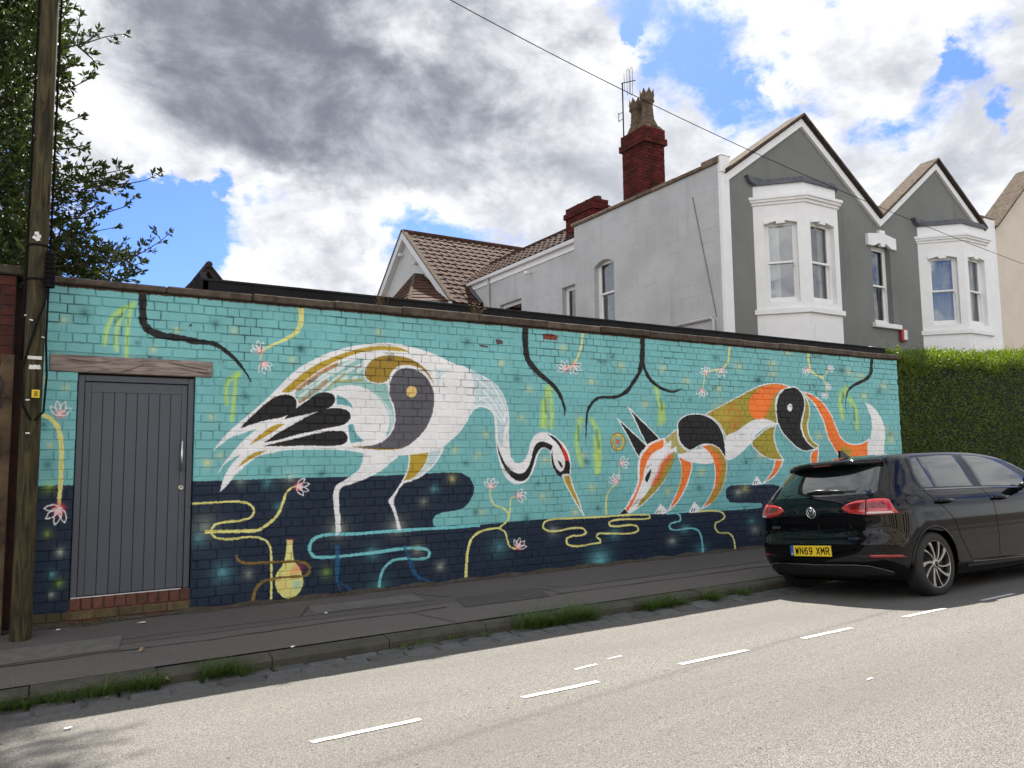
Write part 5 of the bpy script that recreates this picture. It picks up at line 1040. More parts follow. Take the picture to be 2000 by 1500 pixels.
# terrace across the street, facing the sun; it shows only as reflections in the car and windows
M_OPP = mat('opposite_render', (0.60, 0.54, 0.45), .85, .06, 1.5); M_BATH = mat('bath_stone', (0.50, 0.42, 0.30), .85, .12, 3)
for k in range(5):
    x0 = -12.0+k*6.2
    Q = Thing('terrace_house', (x0+3, -19, 0), 'pale two storey terraced house across the street from the mural wall', 'house', 'terrace across the street')
    mb = MB(); mb.M = frameM((x0+6.1, -18.0), (x0, -18.0)); hs = [(.6, 1.6, .9, 2.6), (2.3, 3.3, .9, 2.6), (.6, 1.6, 3.7, 5.3), (2.3, 3.3, 3.7, 5.3), (4.4, 5.3, 3.7, 5.3), (4.3, 5.3, -.1, 2.2)]
    panel(mb, 0, 6.1, -.4, 6.2, 0, .3, hs); mb.box(0, 6.1, -.15, 0, 6.2, 6.45); mb.box(0, 6.1, .3, 8, -.4, 6.1); Q.part(mb, 'front_wall', [M_OPP, M_BATH][k % 2])
    mb = MB(); mb.prism([(-17.9, 6.4), (-22, 9.0), (-26, 6.4)], 'x', x0, x0+6.1); Q.part(mb, 'roof', M_DTILE)
    for (a, b, c, d_) in hs[:5]:
        mb = MB(); mb.M = frameM((x0+6.1, -18.0), (x0, -18.0)); mb.box(a+.001, b-.001, .12, .16, c, d_); Q.part(mb, 'window', M_CURT if (k+int(a)) % 2 else M_ROOM)
        mb = MB(); mb.M = frameM((x0+6.1, -18.0), (x0, -18.0)); mb.box(a-.1, b+.1, -.06, 0, c-.12, c); mb.box(a-.1, b+.1, -.05, 0, d_, d_+.2); Q.part(mb, 'window_trim', M_WHITE)
    mb = MB(); mb.M = frameM((x0+6.1, -18.0), (x0, -18.0)); mb.box(4.31, 5.29, .15, .2, -.1, 2.2); Q.part(mb, 'front_door', M_DARKW)
# ------------------------------------------------------------------ vegetation
def leaf_mesh(P, D, S, wid=.42, fold=.18, droop=0.0):
    "P base points, D directions, S lengths -> folded diamond leaves"
    n = len(P); P = np.asarray(P); D = np.asarray(D, float); D /= np.linalg.norm(D, axis=1)[:, None]+1e-9; S = np.asarray(S)[:, None]
    R = RNG.normal(size=(n, 3)); B = np.cross(D, R); B /= np.linalg.norm(B, axis=1)[:, None]+1e-9; Nn = np.cross(D, B)
    v = np.stack([P, P+D*S*.5+B*S*wid/2+Nn*S*fold*.5, P+D*S-Nn*S*.06, P+D*S*.5-B*S*wid/2+Nn*S*fold*.5], 1).reshape(-1, 3)
    i = np.arange(n)*4; f = np.stack([np.c_[i, i+1, i+2], np.c_[i, i+2, i+3]], 1).reshape(-1, 3)
    return v, f
def np_mesh(name, v, f, m, parent=None, **kw):
    me = bpy.data.meshes.new(name); me.vertices.add(len(v)); me.vertices.foreach_set('co', np.asarray(v, np.float32).ravel()); k = f.shape[1]
    me.loops.add(f.size); me.loops.foreach_set('vertex_index', f.ravel().astype(np.int32)); me.polygons.add(len(f)); me.polygons.foreach_set('loop_start', np.arange(0, f.size, k, dtype=np.int32))
    me.update(calc_edges=True); me.materials.append(m); return link(name, me, parent, **kw)
M_BARK = mat('bark', (0.06, 0.048, 0.036), .9, .3, 12, .01, 30)
M_LEAF = mat('evergreen_leaf', (0.050, 0.070, 0.020), .5, .4, 9, col2=(0.024, 0.040, 0.012), trans=.22, spec=.22)
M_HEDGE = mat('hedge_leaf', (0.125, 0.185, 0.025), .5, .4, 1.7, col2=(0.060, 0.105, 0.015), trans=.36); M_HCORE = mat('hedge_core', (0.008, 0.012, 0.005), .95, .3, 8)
T = Thing('evergreen_tree', (-2.2, 1.6, -.05), 'dark evergreen tree behind the utility pole with leafy sprays reaching over the wall', 'tree')
LP, LD, LS = [], [], []; twig = MB()
def spray(p, d, n, ln, s=.075, spread=.9, tube=True):
    "a twig of length ln from p along d with n leaves"
    p = np.array(p, float); d = np.array(d, float); d /= np.linalg.norm(d)
    for k in range(n):
        t = (k+.6)/n; q = p+d*ln*t; r = RNG.normal(size=3)*spread; r -= d*(r@d)*.6
        LP.append(q); LD.append(d*.75+r*.75+np.array([0, 0, .12])); LS.append(s*RNG.uniform(.65, 1.15))
    for _ in range(3): LP.append(p+d*ln); LD.append(d+RNG.normal(size=3)*.5); LS.append(s*RNG.uniform(.7, 1.1))
    if tube: twig.tube([p, p+d*ln*.55+np.array([0, 0, -.01]), p+d*ln], [.0035, .0028, .0015], 4, False)
# trunk and limbs
tr = MB(); tr.tube([(-2.2, 1.6, -.2), (-2.15, 1.6, 2), (-2.0, 1.7, 4.5), (-1.7, 1.9, 7), (-.6, 2.2, 8.6)], [.2, .17, .14, .10, .06], 10)
for (a, b, c) in [((-2.1,1.6,2.2),(-1.2,1.1,2.9),(-.3,.9,3.25)), ((-2.05,1.65,3.0),(-1.1,1.0,3.7),(-.2,.8,3.95)), ((-2.0,1.7,4.0),(-1.2,1.0,4.6),(-.3,.7,4.8)), ((-1.9,1.8,5.2),(-1.1,1.0,5.7),(-.3,.7,5.9)), ((-2.1,1.6,2.6),(-1.5,.7,3.2),(-.9,.1,3.6)), ((-2.0,1.7,4.6),(-1.5,.6,5.3),(-.9,0,5.8)), ((-1.7,1.9,7),(1.0,2.4,9.4),(4.3,3.2,11.0))]: tr.tube([a, b, c], [.06, .045, .02], 6)
T.part(tr, 'trunk', M_BARK, None, True)
# the dense mass at the left
for _ in range(5200):
    z = RNG.uniform(.7, 8.2); x = -.2-(1.0 if RNG.random() < .7 else 2.8)*RNG.random()**1.2; y = RNG.uniform(-.1, 2.4)
    if z < 2.9: y = RNG.uniform(.45, 2.2)
    spray((x, y, z), (RNG.normal()*.8+.5, RNG.normal()*.8-.3, RNG.normal()*.5+.2), 9, RNG.uniform(.15, .32), s=.085, tube=False)
# traced branches reaching right over the wall
br = [((95,100),(118,95),(165,85),(205,72),(245,66)), ((150,88),(180,115),(188,122)), ((140,85),(152,60),(156,28)), ((165,85),(185,70),(192,60)), ((95,172),(145,169),(178,152)), ((95,248),(130,240),(160,226)), ((100,290),(132,290),(163,284)),
      ((80,325),(150,350),(200,362),(255,358),(285,352),(312,338)), ((150,350),(200,340),(245,330)), ((200,360),(225,345),(250,333)), ((120,330),(150,325),(190,322)), ((90,430),(160,426),(200,418),(240,405),(262,386)), ((150,425),(180,405),(195,395)), ((100,480),(140,465),(170,455),(225,444)), ((140,465),(165,445),(175,425)),
      ((90,522),(170,515),(220,512),(245,508),(280,492),(315,470),(330,456)), ((245,508),(262,518),(280,512)), ((247,505),(248,492),(250,486)), ((200,513),(225,495),(222,488)), ((100,510),(150,490),(200,478)), ((100,400),(130,388),(165,380)), ((100,370),(140,372),(175,385)), ((100,60),(125,30),(132,8)), ((100,130),(125,128),(135,120))]
for b in br:
    yb = RNG.uniform(.45, 1.2); pts = np.array([on_y(u, v, yb+.05*i) for i, (u, v) in enumerate(b)])
    twig.tube([tuple(q) for q in pts], list(np.linspace(.011, .003, len(pts))), 5, False)
    for i in range(len(pts)-1):
        L_ = np.linalg.norm(pts[i+1]-pts[i]); m = max(int(L_/.055), 1); d = (pts[i+1]-pts[i])/L_
        for k in range(m):
            q = pts[i]+(pts[i+1]-pts[i])*(k/m); dn = RNG.random() < (.55 if len(b) > 4 else .75)
            if dn: spray(q, d*.7+RNG.normal(size=3)*np.array([.5, .5, .6])+np.array([0, 0, .25]), 4, RNG.uniform(.05, .13), .08, .8)
    spray(pts[-1]-d*.05, d, 5, .07, .08, .7)
def fillpx(poly, n, y0, y1):
    poly = np.array(poly, float); lo, hi = poly.min(0), poly.max(0); c = 0
    while c < n:
        u, v = RNG.uniform(lo, hi); ins = False; j = len(poly)-1
        for i in range(len(poly)):
            if (poly[i, 1] > v) != (poly[j, 1] > v) and u < (poly[j, 0]-poly[i, 0])*(v-poly[i, 1])/(poly[j, 1]-poly[i, 1])+poly[i, 0]: ins = not ins
            j = i
        if not ins: continue
        spray(on_y(u, v, RNG.uniform(y0, y1)), (RNG.normal()*.6+.5, RNG.normal()*.5-.2, RNG.normal()*.4+.35), 6, RNG.uniform(.08, .2), .078); c += 1
fillpx([(85,470),(150,470),(215,490),(245,515),(240,560),(85,560)], 190, .5, 1.6); fillpx([(85,330),(150,335),(210,345),(240,365),(215,372),(150,385),(170,430),(150,470),(85,470)], 95, .5, 1.5); fillpx([(85,0),(112,0),(128,90),(118,300),(85,330)], 40, .5, 1.5)
# bough above the picture whose shade falls on the road
for _ in range(1100): spray((RNG.uniform(3.2, 5.3), RNG.uniform(2.2, 5.6), RNG.uniform(10.6, 11.1)), RNG.normal(size=3), 10, .3, .09, tube=False)
T.part(twig, 'twigs', M_BARK, None, kind='stuff')
v, f = leaf_mesh(LP, LD, LS, .40); child(np_mesh('crown', v, f, M_LEAF), T.o)
# privet hedge beyond the wall
HGX0, HGX1, HGY0, HGY1 = 12.44, 22.0, -.02, 1.15
Hd = Thing('privet_hedge', (17.0, .55, 0.0), 'tall clipped green hedge between the mural wall and the parked car', 'hedge')
def hz(x): return 3.13+.058*(x-12.4)+.04*math.sin(x*2.3)+.03*math.sin(x*5.1)+.02*math.sin(x*11.7)
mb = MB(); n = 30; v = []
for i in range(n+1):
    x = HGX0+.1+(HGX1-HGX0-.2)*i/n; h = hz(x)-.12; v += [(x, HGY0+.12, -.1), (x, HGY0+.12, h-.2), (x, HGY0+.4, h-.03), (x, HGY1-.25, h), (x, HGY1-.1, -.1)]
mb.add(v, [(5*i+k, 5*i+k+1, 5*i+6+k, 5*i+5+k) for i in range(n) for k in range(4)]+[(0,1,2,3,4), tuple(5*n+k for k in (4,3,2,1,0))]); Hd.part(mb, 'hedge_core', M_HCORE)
P, D, S = [], [], []
for _ in range(30000):     # front face
    x = HGX0+(HGX1-HGX0)*RNG.random()**1.2; z = RNG.uniform(0, hz(x)-.2); P.append((x, HGY0+.12-abs(RNG.normal())*.05, z)); D.append((RNG.normal()*.8, -1*RNG.random(), RNG.normal()*.6+.5)); S.append(RNG.uniform(.03, .055))
for _ in range(20000):     # top
    x = HGX0+(HGX1-HGX0)*RNG.random()**1.2; y = RNG.uniform(HGY0-.02, HGY1); e = abs(RNG.normal())*.055; P.append((x, y, hz(x)-.13+e-.13*max(0, 1-(y-HGY0)/.5)**2)); D.append((RNG.normal()*.6, RNG.normal()*.6, 1)); S.append(RNG.uniform(.03, .06))
for _ in range(9000):      # shoulder where the face turns into the top
    x = HGX0+(HGX1-HGX0)*RNG.random()**1.2; t = RNG.random(); P.append((x, HGY0+.10-abs(RNG.normal())*.04+.25*t*t, hz(x)-.42+.30*t)); D.append((RNG.normal()*.7, RNG.normal()*.5-.4, 1)); S.append(RNG.uniform(.03, .058))
for _ in range(3500):
    y = RNG.uniform(HGY0, HGY1); z = RNG.uniform(2.2, hz(HGX0)); P.append((HGX0+.1-abs(RNG.normal())*.07, y, z)); D.append((-RNG.random(), RNG.normal()*.6, RNG.normal()*.5+.5)); S.append(RNG.uniform(.03, .055))
for _ in range(900):       # longer shoots standing up
    x = HGX0+(HGX1-HGX0)*RNG.random()**1.3; y = RNG.uniform(HGY0, HGY1); h = RNG.uniform(.04, .2)*RNG.random()
    for k in range(7): P.append((x+RNG.normal()*.012, y, hz(x)-.08+h*k/6-.12*max(0, 1-(y-HGY0)/.5)**2)); D.append((RNG.normal()*.6, RNG.normal()*.6, .8)); S.append(RNG.uniform(.025, .045))
v, f = leaf_mesh(P, D, S, .5); child(np_mesh('foliage', v, f, M_HEDGE), Hd.o)
# grass along the gutter
M_GRASS = mat('grass_blade', (0.12, 0.19, 0.045), .55, .35, 14, col2=(0.045, 0.085, 0.018), trans=.3)
vs, fs = [], []
def blade(x, y, z, h, a, lean):
    dx, dy = math.cos(a), math.sin(a); w = .0036; b = len(vs); px_, py_ = -dy*w, dx*w
    for t in (0, .45, .8, 1.0):
        ww = (1-t)**.7+.04; o = lean*t*t*h; zz = z+h*t*(1-.25*lean*t); vs.append((x+dx*o-px_*ww, y+dy*o-py_*ww, zz)); vs.append((x+dx*o+px_*ww, y+dy*o+py_*ww, zz))
    for k in range(3): fs.append((b+2*k, b+2*k+1, b+2*k+3, b+2*k+2))
def tufts(u0, u1, v0, v1, n, h):
    a = on_road(u0, v0); b = on_road(u1, v1); left = n
    while left > 0:      # clumps of very different size with bare gaps between
        k = int(RNG.uniform(12, 90)); left -= k; t = RNG.random(); cx = a[0]+(b[0]-a[0])*t; cy = KERB_Y-.02-abs(RNG.normal())*.035; sz = RNG.uniform(.45, 1.2)*(.5+k/90)
        if math.sin(cx*4.7+1)+.6*math.sin(cx*11.3) < -.55: continue
        for _ in range(k):
            r = abs(RNG.normal())*.035; an = RNG.uniform(0, 6.28); x, y = cx+r*math.cos(an)*1.6, min(cy+r*math.sin(an), KERB_Y-.006)
            blade(x, y, road_z(x, y)-.005, h*sz*RNG.uniform(.35, 1.2), an+RNG.normal()*.6, RNG.uniform(.3, 1.5))
def on_road(u, v): 
    d = pray(u, v); t = (-.27-CAM[2])/(d[2]-.0065*d[0]); return CAM+d*t
for a in [(-30,130,1395,1385,1400,.10),(170,235,1365,1355,900,.12),(250,480,1340,1310,3000,.14),(520,700,1305,1275,260,.07),(730,830,1270,1255,320,.07),(870,940,1248,1240,420,.13),(1010,1220,1230,1200,4200,.15),(1260,1400,1192,1172,2600,.13),(1430,1460,1165,1160,260,.11),(1530,1680,1150,1135,500,.09)]: tufts(*a)
np_mesh('grass', vs, np.array(fs), M_GRASS, None, label='rough green grass tufts growing along the kerb', cat='grass', kind='stuff')
# moss and small weeds at the wall foot
vs, fs = [], []
for _ in range(500):
    x = RNG.choice([RNG.uniform(8.0, 10.2), RNG.uniform(5.4, 6.6), RNG.uniform(-.05, .7), RNG.uniform(1.9, 3.2)]); y = -abs(RNG.normal())*.03; blade(x, y, pave_z(x, y)+.005, RNG.uniform(.015, .05), RNG.uniform(0, 6.28), RNG.uniform(.3, 1.5))
np_mesh('wall_foot_weeds', vs, np.array(fs), M_DRY, None, label='scraps of brown weed along the foot of the mural wall', cat='weeds', kind='stuff')
# ------------------------------------------------------------------ utility pole, brick pier, wires, litter
M_POLE = wood('pole_timber', lin(80, 72, 48), lin(36, 32, 22), (9, 9, 1.0), .85)
PX, PY = -.115, -.25
U = Thing('utility_pole', (PX, PY, -.06), 'tall weathered timber utility pole with cables at the end of the wall', 'pole')
mb = MB(); mb.lathe([(.078, -.3), (.076, .3), (.073, 2.5), (.068, 5.0), (.060, 8.9), (.0, 8.95)], (PX, PY, 0), 20); U.part(mb, 'shaft', M_POLE, None, True)
M_BLK = mat('black_rubber', (.012, .012, .013), .9, .1, spec=.05); M_TAG = mat('tag_metal', (.7, .7, .68), .45, .1); M_YEL = mat('yellow_plate', (.75, .56, .03), .5, .1)
fx = lambda u, v, d=.0: on_y(u, v, PY-.07-d)
mb = MB(); q0, q1 = on_y(98, 492, PY-.02), on_y(92, 562, PY-.02); mb.tube([(PX+.088, PY-.03, q0[2]+.02), (PX+.09, PY-.03, q0[2]-.02), (PX+.09, PY-.03, q1[2])], [.012, .036, .04], 8)
for k in range(8): mb.box(PX+.05, PX+.13, PY-.075, PY-.06, q1[2]+k*.04, q1[2]+k*.04+.012)
U.part(mb, 'cable_guard', M_BLK)
def cable(*pts): 
    m = MB(); m.tube(pts, .009, 6); return U.part(m, 'cable', M_BLK, None, True)
cable((PX+.086, PY-.01, 8.6), (PX+.085, PY-.01, 6), (PX+.086, PY-.01, q0[2]))
cable((PX-.078, PY-.01, 8.4), (PX-.08, PY-.01, 5), (PX-.083, PY-.01, 2.6), (PX-.083, PY-.02, 2.2))
cable((PX+.085, PY-.04, q1[2]), (PX+.06, PY-.08, q1[2]-.15), (PX-.02, PY-.088, q1[2]-.45), (PX-.075, PY-.06, q1[2]-.7), (PX-.06, PY-.07, q1[2]-1.0), (PX+.0, PY-.082, q1[2]-1.12))
cable((PX+.085, PY-.03, q1[2]), (PX+.083, PY-.03, q1[2]-.45), (PX+.10, PY-.03, q1[2]-.75), (PX+.088, PY-.03, q1[2]-1.05), (PX+.03, PY-.085, q1[2]-1.12))
for zz in (q0[2]+.03, q1[2]+.05): 
    m = MB(); m.lathe([(.077, 0), (.079, .005), (.079, .015), (.077, .02)], (PX, PY, zz), 20); U.part(m, 'cable_band', M_BLK, None, True)
def plate(u, v, w, h, m, name, rz=0.0, up=.0):
    p = fx(u, v); a = math.asin(max(-.9, min(.9, (p[0]-PX)/.078))); b = MB(); b.M = Matrix.LocRotScale((PX+.0785*math.sin(a), PY-.0785*math.cos(a), p[2]), Quaternion((0, 0, 1), a) @ Quaternion((0, 1, 0), rz), None); b.box(-w/2, w/2, -.004-up, .004, -h/2, h/2, .0015); return U.part(b, name, m), b.M
o, M_ = plate(69.5, 769, .058, .066, M_YEL, 'yellow_sign')
for k, (a, w) in enumerate(((.014, .03), (.0, .024), (-.014, .03))):
    b = MB(); b.M = M_; b.box(-w/2, w/2, -.0052, -.0041, a-.004, a+.004); U.part(b, 'sign_print', M_BLK, o)
plate(68, 699, .10, .028, M_TAG, 'number_tag')
for du in (-8, 0, 8): plate(68+du*.9, 717, .03, .036, M_TAG, 'number_disc', random.uniform(-.4, .4))
for (u, v) in ((72, 456), (76, 462), (68, 464), (74, 468)): plate(u, v, .032, .026, M_TAG, 'metal_tag', random.uniform(-.6, .6))
for (u, v, r_) in ((61, 625, .3), (84, 658, 0), (47, 614, 0), (54, 781, 0), (54, 846, 0)): plate(u, v, .03, .012, M_TAG, 'cable_clip', r_)
# red brick pier with failing render beside the pole
M_DRED = mat('pier_brick', lin(72, 34, 26), .9, .3, 10, .004, 40, vary_obj=.2); M_RUST = mat('flaking_paint', lin(62, 32, 20), .9, .35, 5, .006, 18, col2=lin(24, 15, 11)); M_REND = mat('old_render', lin(110, 92, 68), .9, .3, 4, .006, 20, col2=lin(46, 32, 22))
B = Thing('brick_pier', (-.6, 0.0, -.05), 'dark red brick pier with flaking render to the left of the utility pole', 'pier')
mb = MB(); mb.box(-.99, -.265, -.092, .24, -.2, 2.93); pc = B.part(mb, 'core', mat('pier_mortar', (.05, .04, .035), .95, .2, 20))
pbm = bpy.data.meshes.new('brick'); _t = MB(); _t.box(-.5, .5, -.5, .5, -.5, .5, .03); pbm.from_pydata(_t.v, [], _t.f); pbm.materials.append(M_DRED)
for r in range(9):
    z = 2.16+r*.086; off = .11 if r % 2 else 0; x = -.262
    while x > -1.0:
        w = .108 if (off and x > -.27) else .217; inst('brick', pbm, pc, Matrix.LocRotScale((x-w/2, -.078+random.uniform(-.003, .003), z+.043), None, (w-.01, .05, .076))); x -= w
mb = MB(); n = 34; v = []
for i in range(n+1):
    z = -.2+2.36*i/n; e = .02*math.sin(i*.9)+.015*math.sin(i*2.3); v += [(-.99, -.098, z), (-.36+e, -.10, z), (-.262, -.10, z)]
mb.add(v, [(3*i, 3*i+1, 3*i+4, 3*i+3) for i in range(n)]); B.part(mb, 'flaking_paint', M_RUST)
mb = MB(); v = []
for i in range(n+1):
    z = -.2+2.46*i/n; e = .022*math.sin(i*.9)+.018*math.sin(i*2.3+.5); v += [(-.335+e, -.108, z), (-.255, -.108, z), (-.255, .1, z)]
mb.add(v, [(3*i+k, 3*i+k+1, 3*i+4+k, 3*i+3+k) for i in range(n) for k in range(2)]); B.part(mb, 'render_coat', M_REND)
mb = MB(); mb.box(-1.05, -.22, -.13, .28, 2.94, 3.02, .01); B.part(mb, 'cap', M_COPE)
mb = MB(); mb.box(-.30, WX0-.004, .03, .2, -.2, 2.9); B.part(mb, 'infill', M_RUST)
M_BWALL = mat('boundary_brick', lin(78, 40, 31), .9, .25, 9, .004, 40); _n = M_BWALL.node_tree; _g = _n.nodes.new('ShaderNodeNewGeometry'); _s = _n.nodes.new('ShaderNodeSeparateXYZ'); _c = _n.nodes.new('ShaderNodeCombineXYZ'); _b = _n.nodes.new('ShaderNodeTexBrick')
_n.links.new(_g.outputs['Position'], _s.inputs[0]); _n.links.new(_s.outputs[0], _c.inputs[0]); _n.links.new(_s.outputs[2], _c.inputs[1]); _n.links.new(_c.outputs[0], _b.inputs['Vector'])
for k_, v_ in (('Scale', 1.0), ('Brick Width', .22), ('Row Height', .086), ('Mortar Size', .006)): _b.inputs[k_].default_value = v_
_b.inputs['Color1'].default_value = (*lin(84, 42, 32), 1); _b.inputs['Color2'].default_value = (*lin(62, 33, 27), 1); _b.inputs['Mortar'].default_value = (.05, .043, .036, 1); _n.links.new(_b.outputs['Color'], _n.nodes['Principled BSDF'].inputs['Base Color'])
mb = MB(); mb.box(-9, -1.0, .0, .2, -.3, 2.2); mb.build('boundary_wall', M_BWALL, None, label='plain dark brick boundary wall running left from the brick pier', cat='wall')
# telephone wire from the pole to the houses
w_ = MB(); pts = []; EX, EY = on_y(2000, 516, 2.0)[:2]      # plan line from the pole towards the cream house
qv = np.polyfit([880, 1430, 2000], [0, 278, 516], 2)
for u in np.linspace(300, 2060, 60):
    d = pray(u, float(np.polyval(qv, u))); ux, uy = EX-PX, EY-PY; t = ((PX-CAM[0])*uy-(PY-CAM[1])*ux)/(d[0]*uy-d[1]*ux); pts.append(tuple(CAM+d*t))
w_.tube(pts, .006, 5, False); w_.build('telephone_wire', M_BLK, None, label='thin black telephone wire sloping across the sky past the chimney', cat='wire')
# litter
M_PAPER = mat('paper', (.72, .70, .62), .8, .1, 10)
def scrap(u, v, s, m, lab, fn, cat='litter', rot=0.3, thick=.006):
    d = pray(u, v); t = (-.05-CAM[2])/(d[2]-.0065*d[0]); p = CAM+d*t
    for _ in range(6):
        z = (pave_z if p[1] > KERB_Y else road_z)(p[0], p[1]); t = (z-CAM[2])/d[2]; p = CAM+d*t
    mb = MB(); n = 7; v_ = []
    for k in range(n):
        a = 2*math.pi*k/n; r = s*random.uniform(.6, 1); v_.append((r*math.cos(a), r*.6*math.sin(a), thick*random.uniform(.2, 1.6)))
    v_.append((0, 0, thick*1.8)); v_ += [(x*.98, y*.98, z-.003) for x, y, z in v_[:n]]; mb.M = Matrix.LocRotScale((p[0], p[1], p[2]+.006), Quaternion((0, 0, 1), rot), None)
    mb.add(v_, [(k, (k+1) % n, n) for k in range(n)]+[(n+1+k, n+1+(k+1) % n, (k+1) % n, k) for k in range(n)]); mb.build(fn, m, None, label=lab, cat=cat)
scrap(42, 1220, .055, M_PAPER, 'crumpled white paper scrap at the foot of the utility pole', 'paper_scrap')
scrap(277, 1218, .05, M_PAPER, 'white paper strip lying on the pavement below the grey door', 'paper_strip', rot=.0)
scrap(113, 1232, .022, M_PAPER, 'tiny pale scrap beside the pole on the pavement', 'paper_scrap')
scrap(636, 1199, .022, M_PAPER, 'small white speck on the pavement in front of the painted bottle', 'paper_scrap')
scrap(572, 1265, .028, M_PAPER, 'small white dropping near the kerb between two grass tufts', 'paper_scrap')
scrap(275, 1274, .03, mat('dry_leaf', (.30, .22, .12), .8, .2, 10), 'curled tan leaf lying on the pavement seam', 'fallen_leaf', 'leaf', .5, .02)
scrap(324, 1339, .045, mat('tan_stone', (.36, .25, .14), .85, .2, 10), 'tan stone sitting in the gutter grass', 'stone', 'stone', .2, .035)
scrap(208, 1366, .035, mat('dry_leaf_b', (.38, .34, .2), .8, .2, 10), 'pale yellow leaf lying in the gutter beside a grass tuft', 'fallen_leaf', 'leaf', .2, .008)
scrap(134, 1425, .03, mat('blue_paper', (.55, .68, .72), .7, .1, 10), 'small pale blue scrap lying on the road', 'paper_scrap', rot=.1)
scrap(1050, 1229, .03, M_PAPER, 'small white scrap beneath the widest kerb grass', 'paper_scrap')
d = on_road(895, 1259); e = on_road(947, 1243); mb = MB(); mb.tube([(d[0], -1.72, road_z(d[0], -1.72)+.03), ((d[0]+e[0])/2-.03, -1.66, road_z(d[0], -1.66)+.045), ((d[0]+e[0])/2+.05, -1.69, road_z(d[0], -1.69)+.04), (e[0], -1.6, road_z(e[0], -1.6)+.035)], [.006, .010, .009, .007], 6)
mb.build('stick', M_BARK, None, True, label='bent brown stick lying in the gutter by the kerb', cat='stick')
# ------------------------------------------------------------------ parked hatchback
def ipz(z, zs, vs):
    zs = np.asarray(zs, float); vs = np.asarray(vs, float); z = np.clip(np.asarray(z, float), zs[0], zs[-1]); h = np.diff(zs); d = np.diff(vs)/h
    m = np.zeros_like(vs); m[1:-1] = np.where(d[:-1]*d[1:] > 0, 2*d[:-1]*d[1:]/(d[:-1]+d[1:]+1e-12), 0); m[0] = d[0]; m[-1] = d[-1]
    i = np.clip(np.searchsorted(zs, z)-1, 0, len(h)-1); t = (z-zs[i])/h[i]
    return (2*t**3-3*t*t+1)*vs[i]+(t**3-2*t*t+t)*h[i]*m[i]+(-2*t**3+3*t*t)*vs[i+1]+(t**3-t*t)*h[i]*m[i+1]
def c_xr(z): return ipz(z, [.2,.28,.36,.46,.56,.60,.62,.655,.75,.86,.93,1.02,1.07,1.2,1.33,1.42,1.46], [.17,.09,.035,.005,0,.006,.035,.05,.052,.042,.055,.09,.125,.245,.385,.49,.56])
def c_wz(z): return ipz(z, [.16,.22,.34,.5,.65,.78,.87,.93,.97,1.02,1.07,1.2,1.33,1.42,1.46], [.80,.845,.872,.886,.893,.896,.897,.884,.872,.853,.815,.752,.690,.635,.605])
def c_wx(x): return 1-.035*np.clip((x-2.0)/2.0, 0, 1)**2-.012*np.clip((1.6-x)/1.6, 0, 1)**2
CE, CF, XF = .95, 3.35, 4.26
def c_n(z): return ipz(z, [.2, .6, 1.0, 1.46], [5.2, 5.2, 4.6, 3.4])
def c_half(x, z):
    xr = c_xr(z); w = c_wz(z)*c_wx(x); n = c_n(z); q = np.clip((CE-x)/(CE-xr), 0, 1); r = np.where(x >= CE, w, w*np.maximum(1-q**n, 0)**(1/n))
    q2 = np.clip((x-CF)/(c_xf(z)-CF), 0, 1); return np.where(x > CF, w*np.maximum(1-q2**2.7, 0)**(1/2.7), r)
def c_xf(z): return ipz(z, [.16, .3, .5, .7, .85, 1.1, 1.46], [4.10, 4.22, 4.26, 4.22, 4.1, 3.9, 3.6])
def c_rear(b, z):
    n = c_n(z); xr = c_xr(z); w = c_wz(z)*.99; return xr+(CE-xr)*(1-np.maximum(1-np.minimum(np.abs(b)/w, .9999)**n, 0)**(1/n))
RW, FW_ = .75, 3.385; WR = .322
def c_zb(x):
    z = .205 if x < .3 else .19
    for c in (RW, FW_):
        if abs(x-c) < .368: z = max(z, .324+math.sqrt(.368**2-(x-c)**2))
    return z
def c_zt(x): return float(ipz(x, [.49, .8, 1.2, 1.6, 2.0, 2.3, 2.55, 2.8, 3.05, 3.3, 3.6, 3.9, 4.1, 4.26], [1.42, 1.442, 1.456, 1.462, 1.456, 1.432, 1.39, 1.30, 1.17, 1.04, .985, .91, .84, .70]))
def c_zc(x): return float(ipz(x, [.49, .8, 1.2, 1.6, 2.0, 2.3, 2.55, 2.8, 3.05, 3.3, 3.6, 3.9, 4.1, 4.26], [1.435, 1.475, 1.497, 1.503, 1.496, 1.472, 1.43, 1.345, 1.215, 1.07, 1.015, .945, .875, .72]))
CARX, CARY, CARZ, CHD, CRO = 6.966, -2.379, -.164, -.0187, -.0891
ex = Vector((math.cos(CHD), math.sin(CHD), -.002)).normalized(); e0 = Vector((-math.sin(CHD), math.cos(CHD), 0)); ey = e0*math.cos(CRO)+ex.cross(e0)*math.sin(CRO); ez = ex.cross(ey)
CM = Matrix(((ex.x, ey.x, ez.x, CARX), (ex.y, ey.y, ez.y, CARY), (ex.z, ey.z, ez.z, CARZ), (0, 0, 0, 1)))
V_ = Thing('parked_car', (CARX+2, CARY, CARZ), 'glossy black five door hatchback parked along the kerb', 'car')
def paint():
    m = bpy.data.materials.new('black_car_paint'); m.use_nodes = True; b = m.node_tree.nodes['Principled BSDF']
    b.inputs['Base Color'].default_value = (.003, .003, .004, 1); b.inputs['Roughness'].default_value = .035; b.inputs['Coat Weight'].default_value = 0; b.inputs['Coat Roughness'].default_value = .012; b.inputs['Specular IOR Level'].default_value = .36; b.inputs['Coat IOR'].default_value = 1.55; return m
M_PAINT = paint()
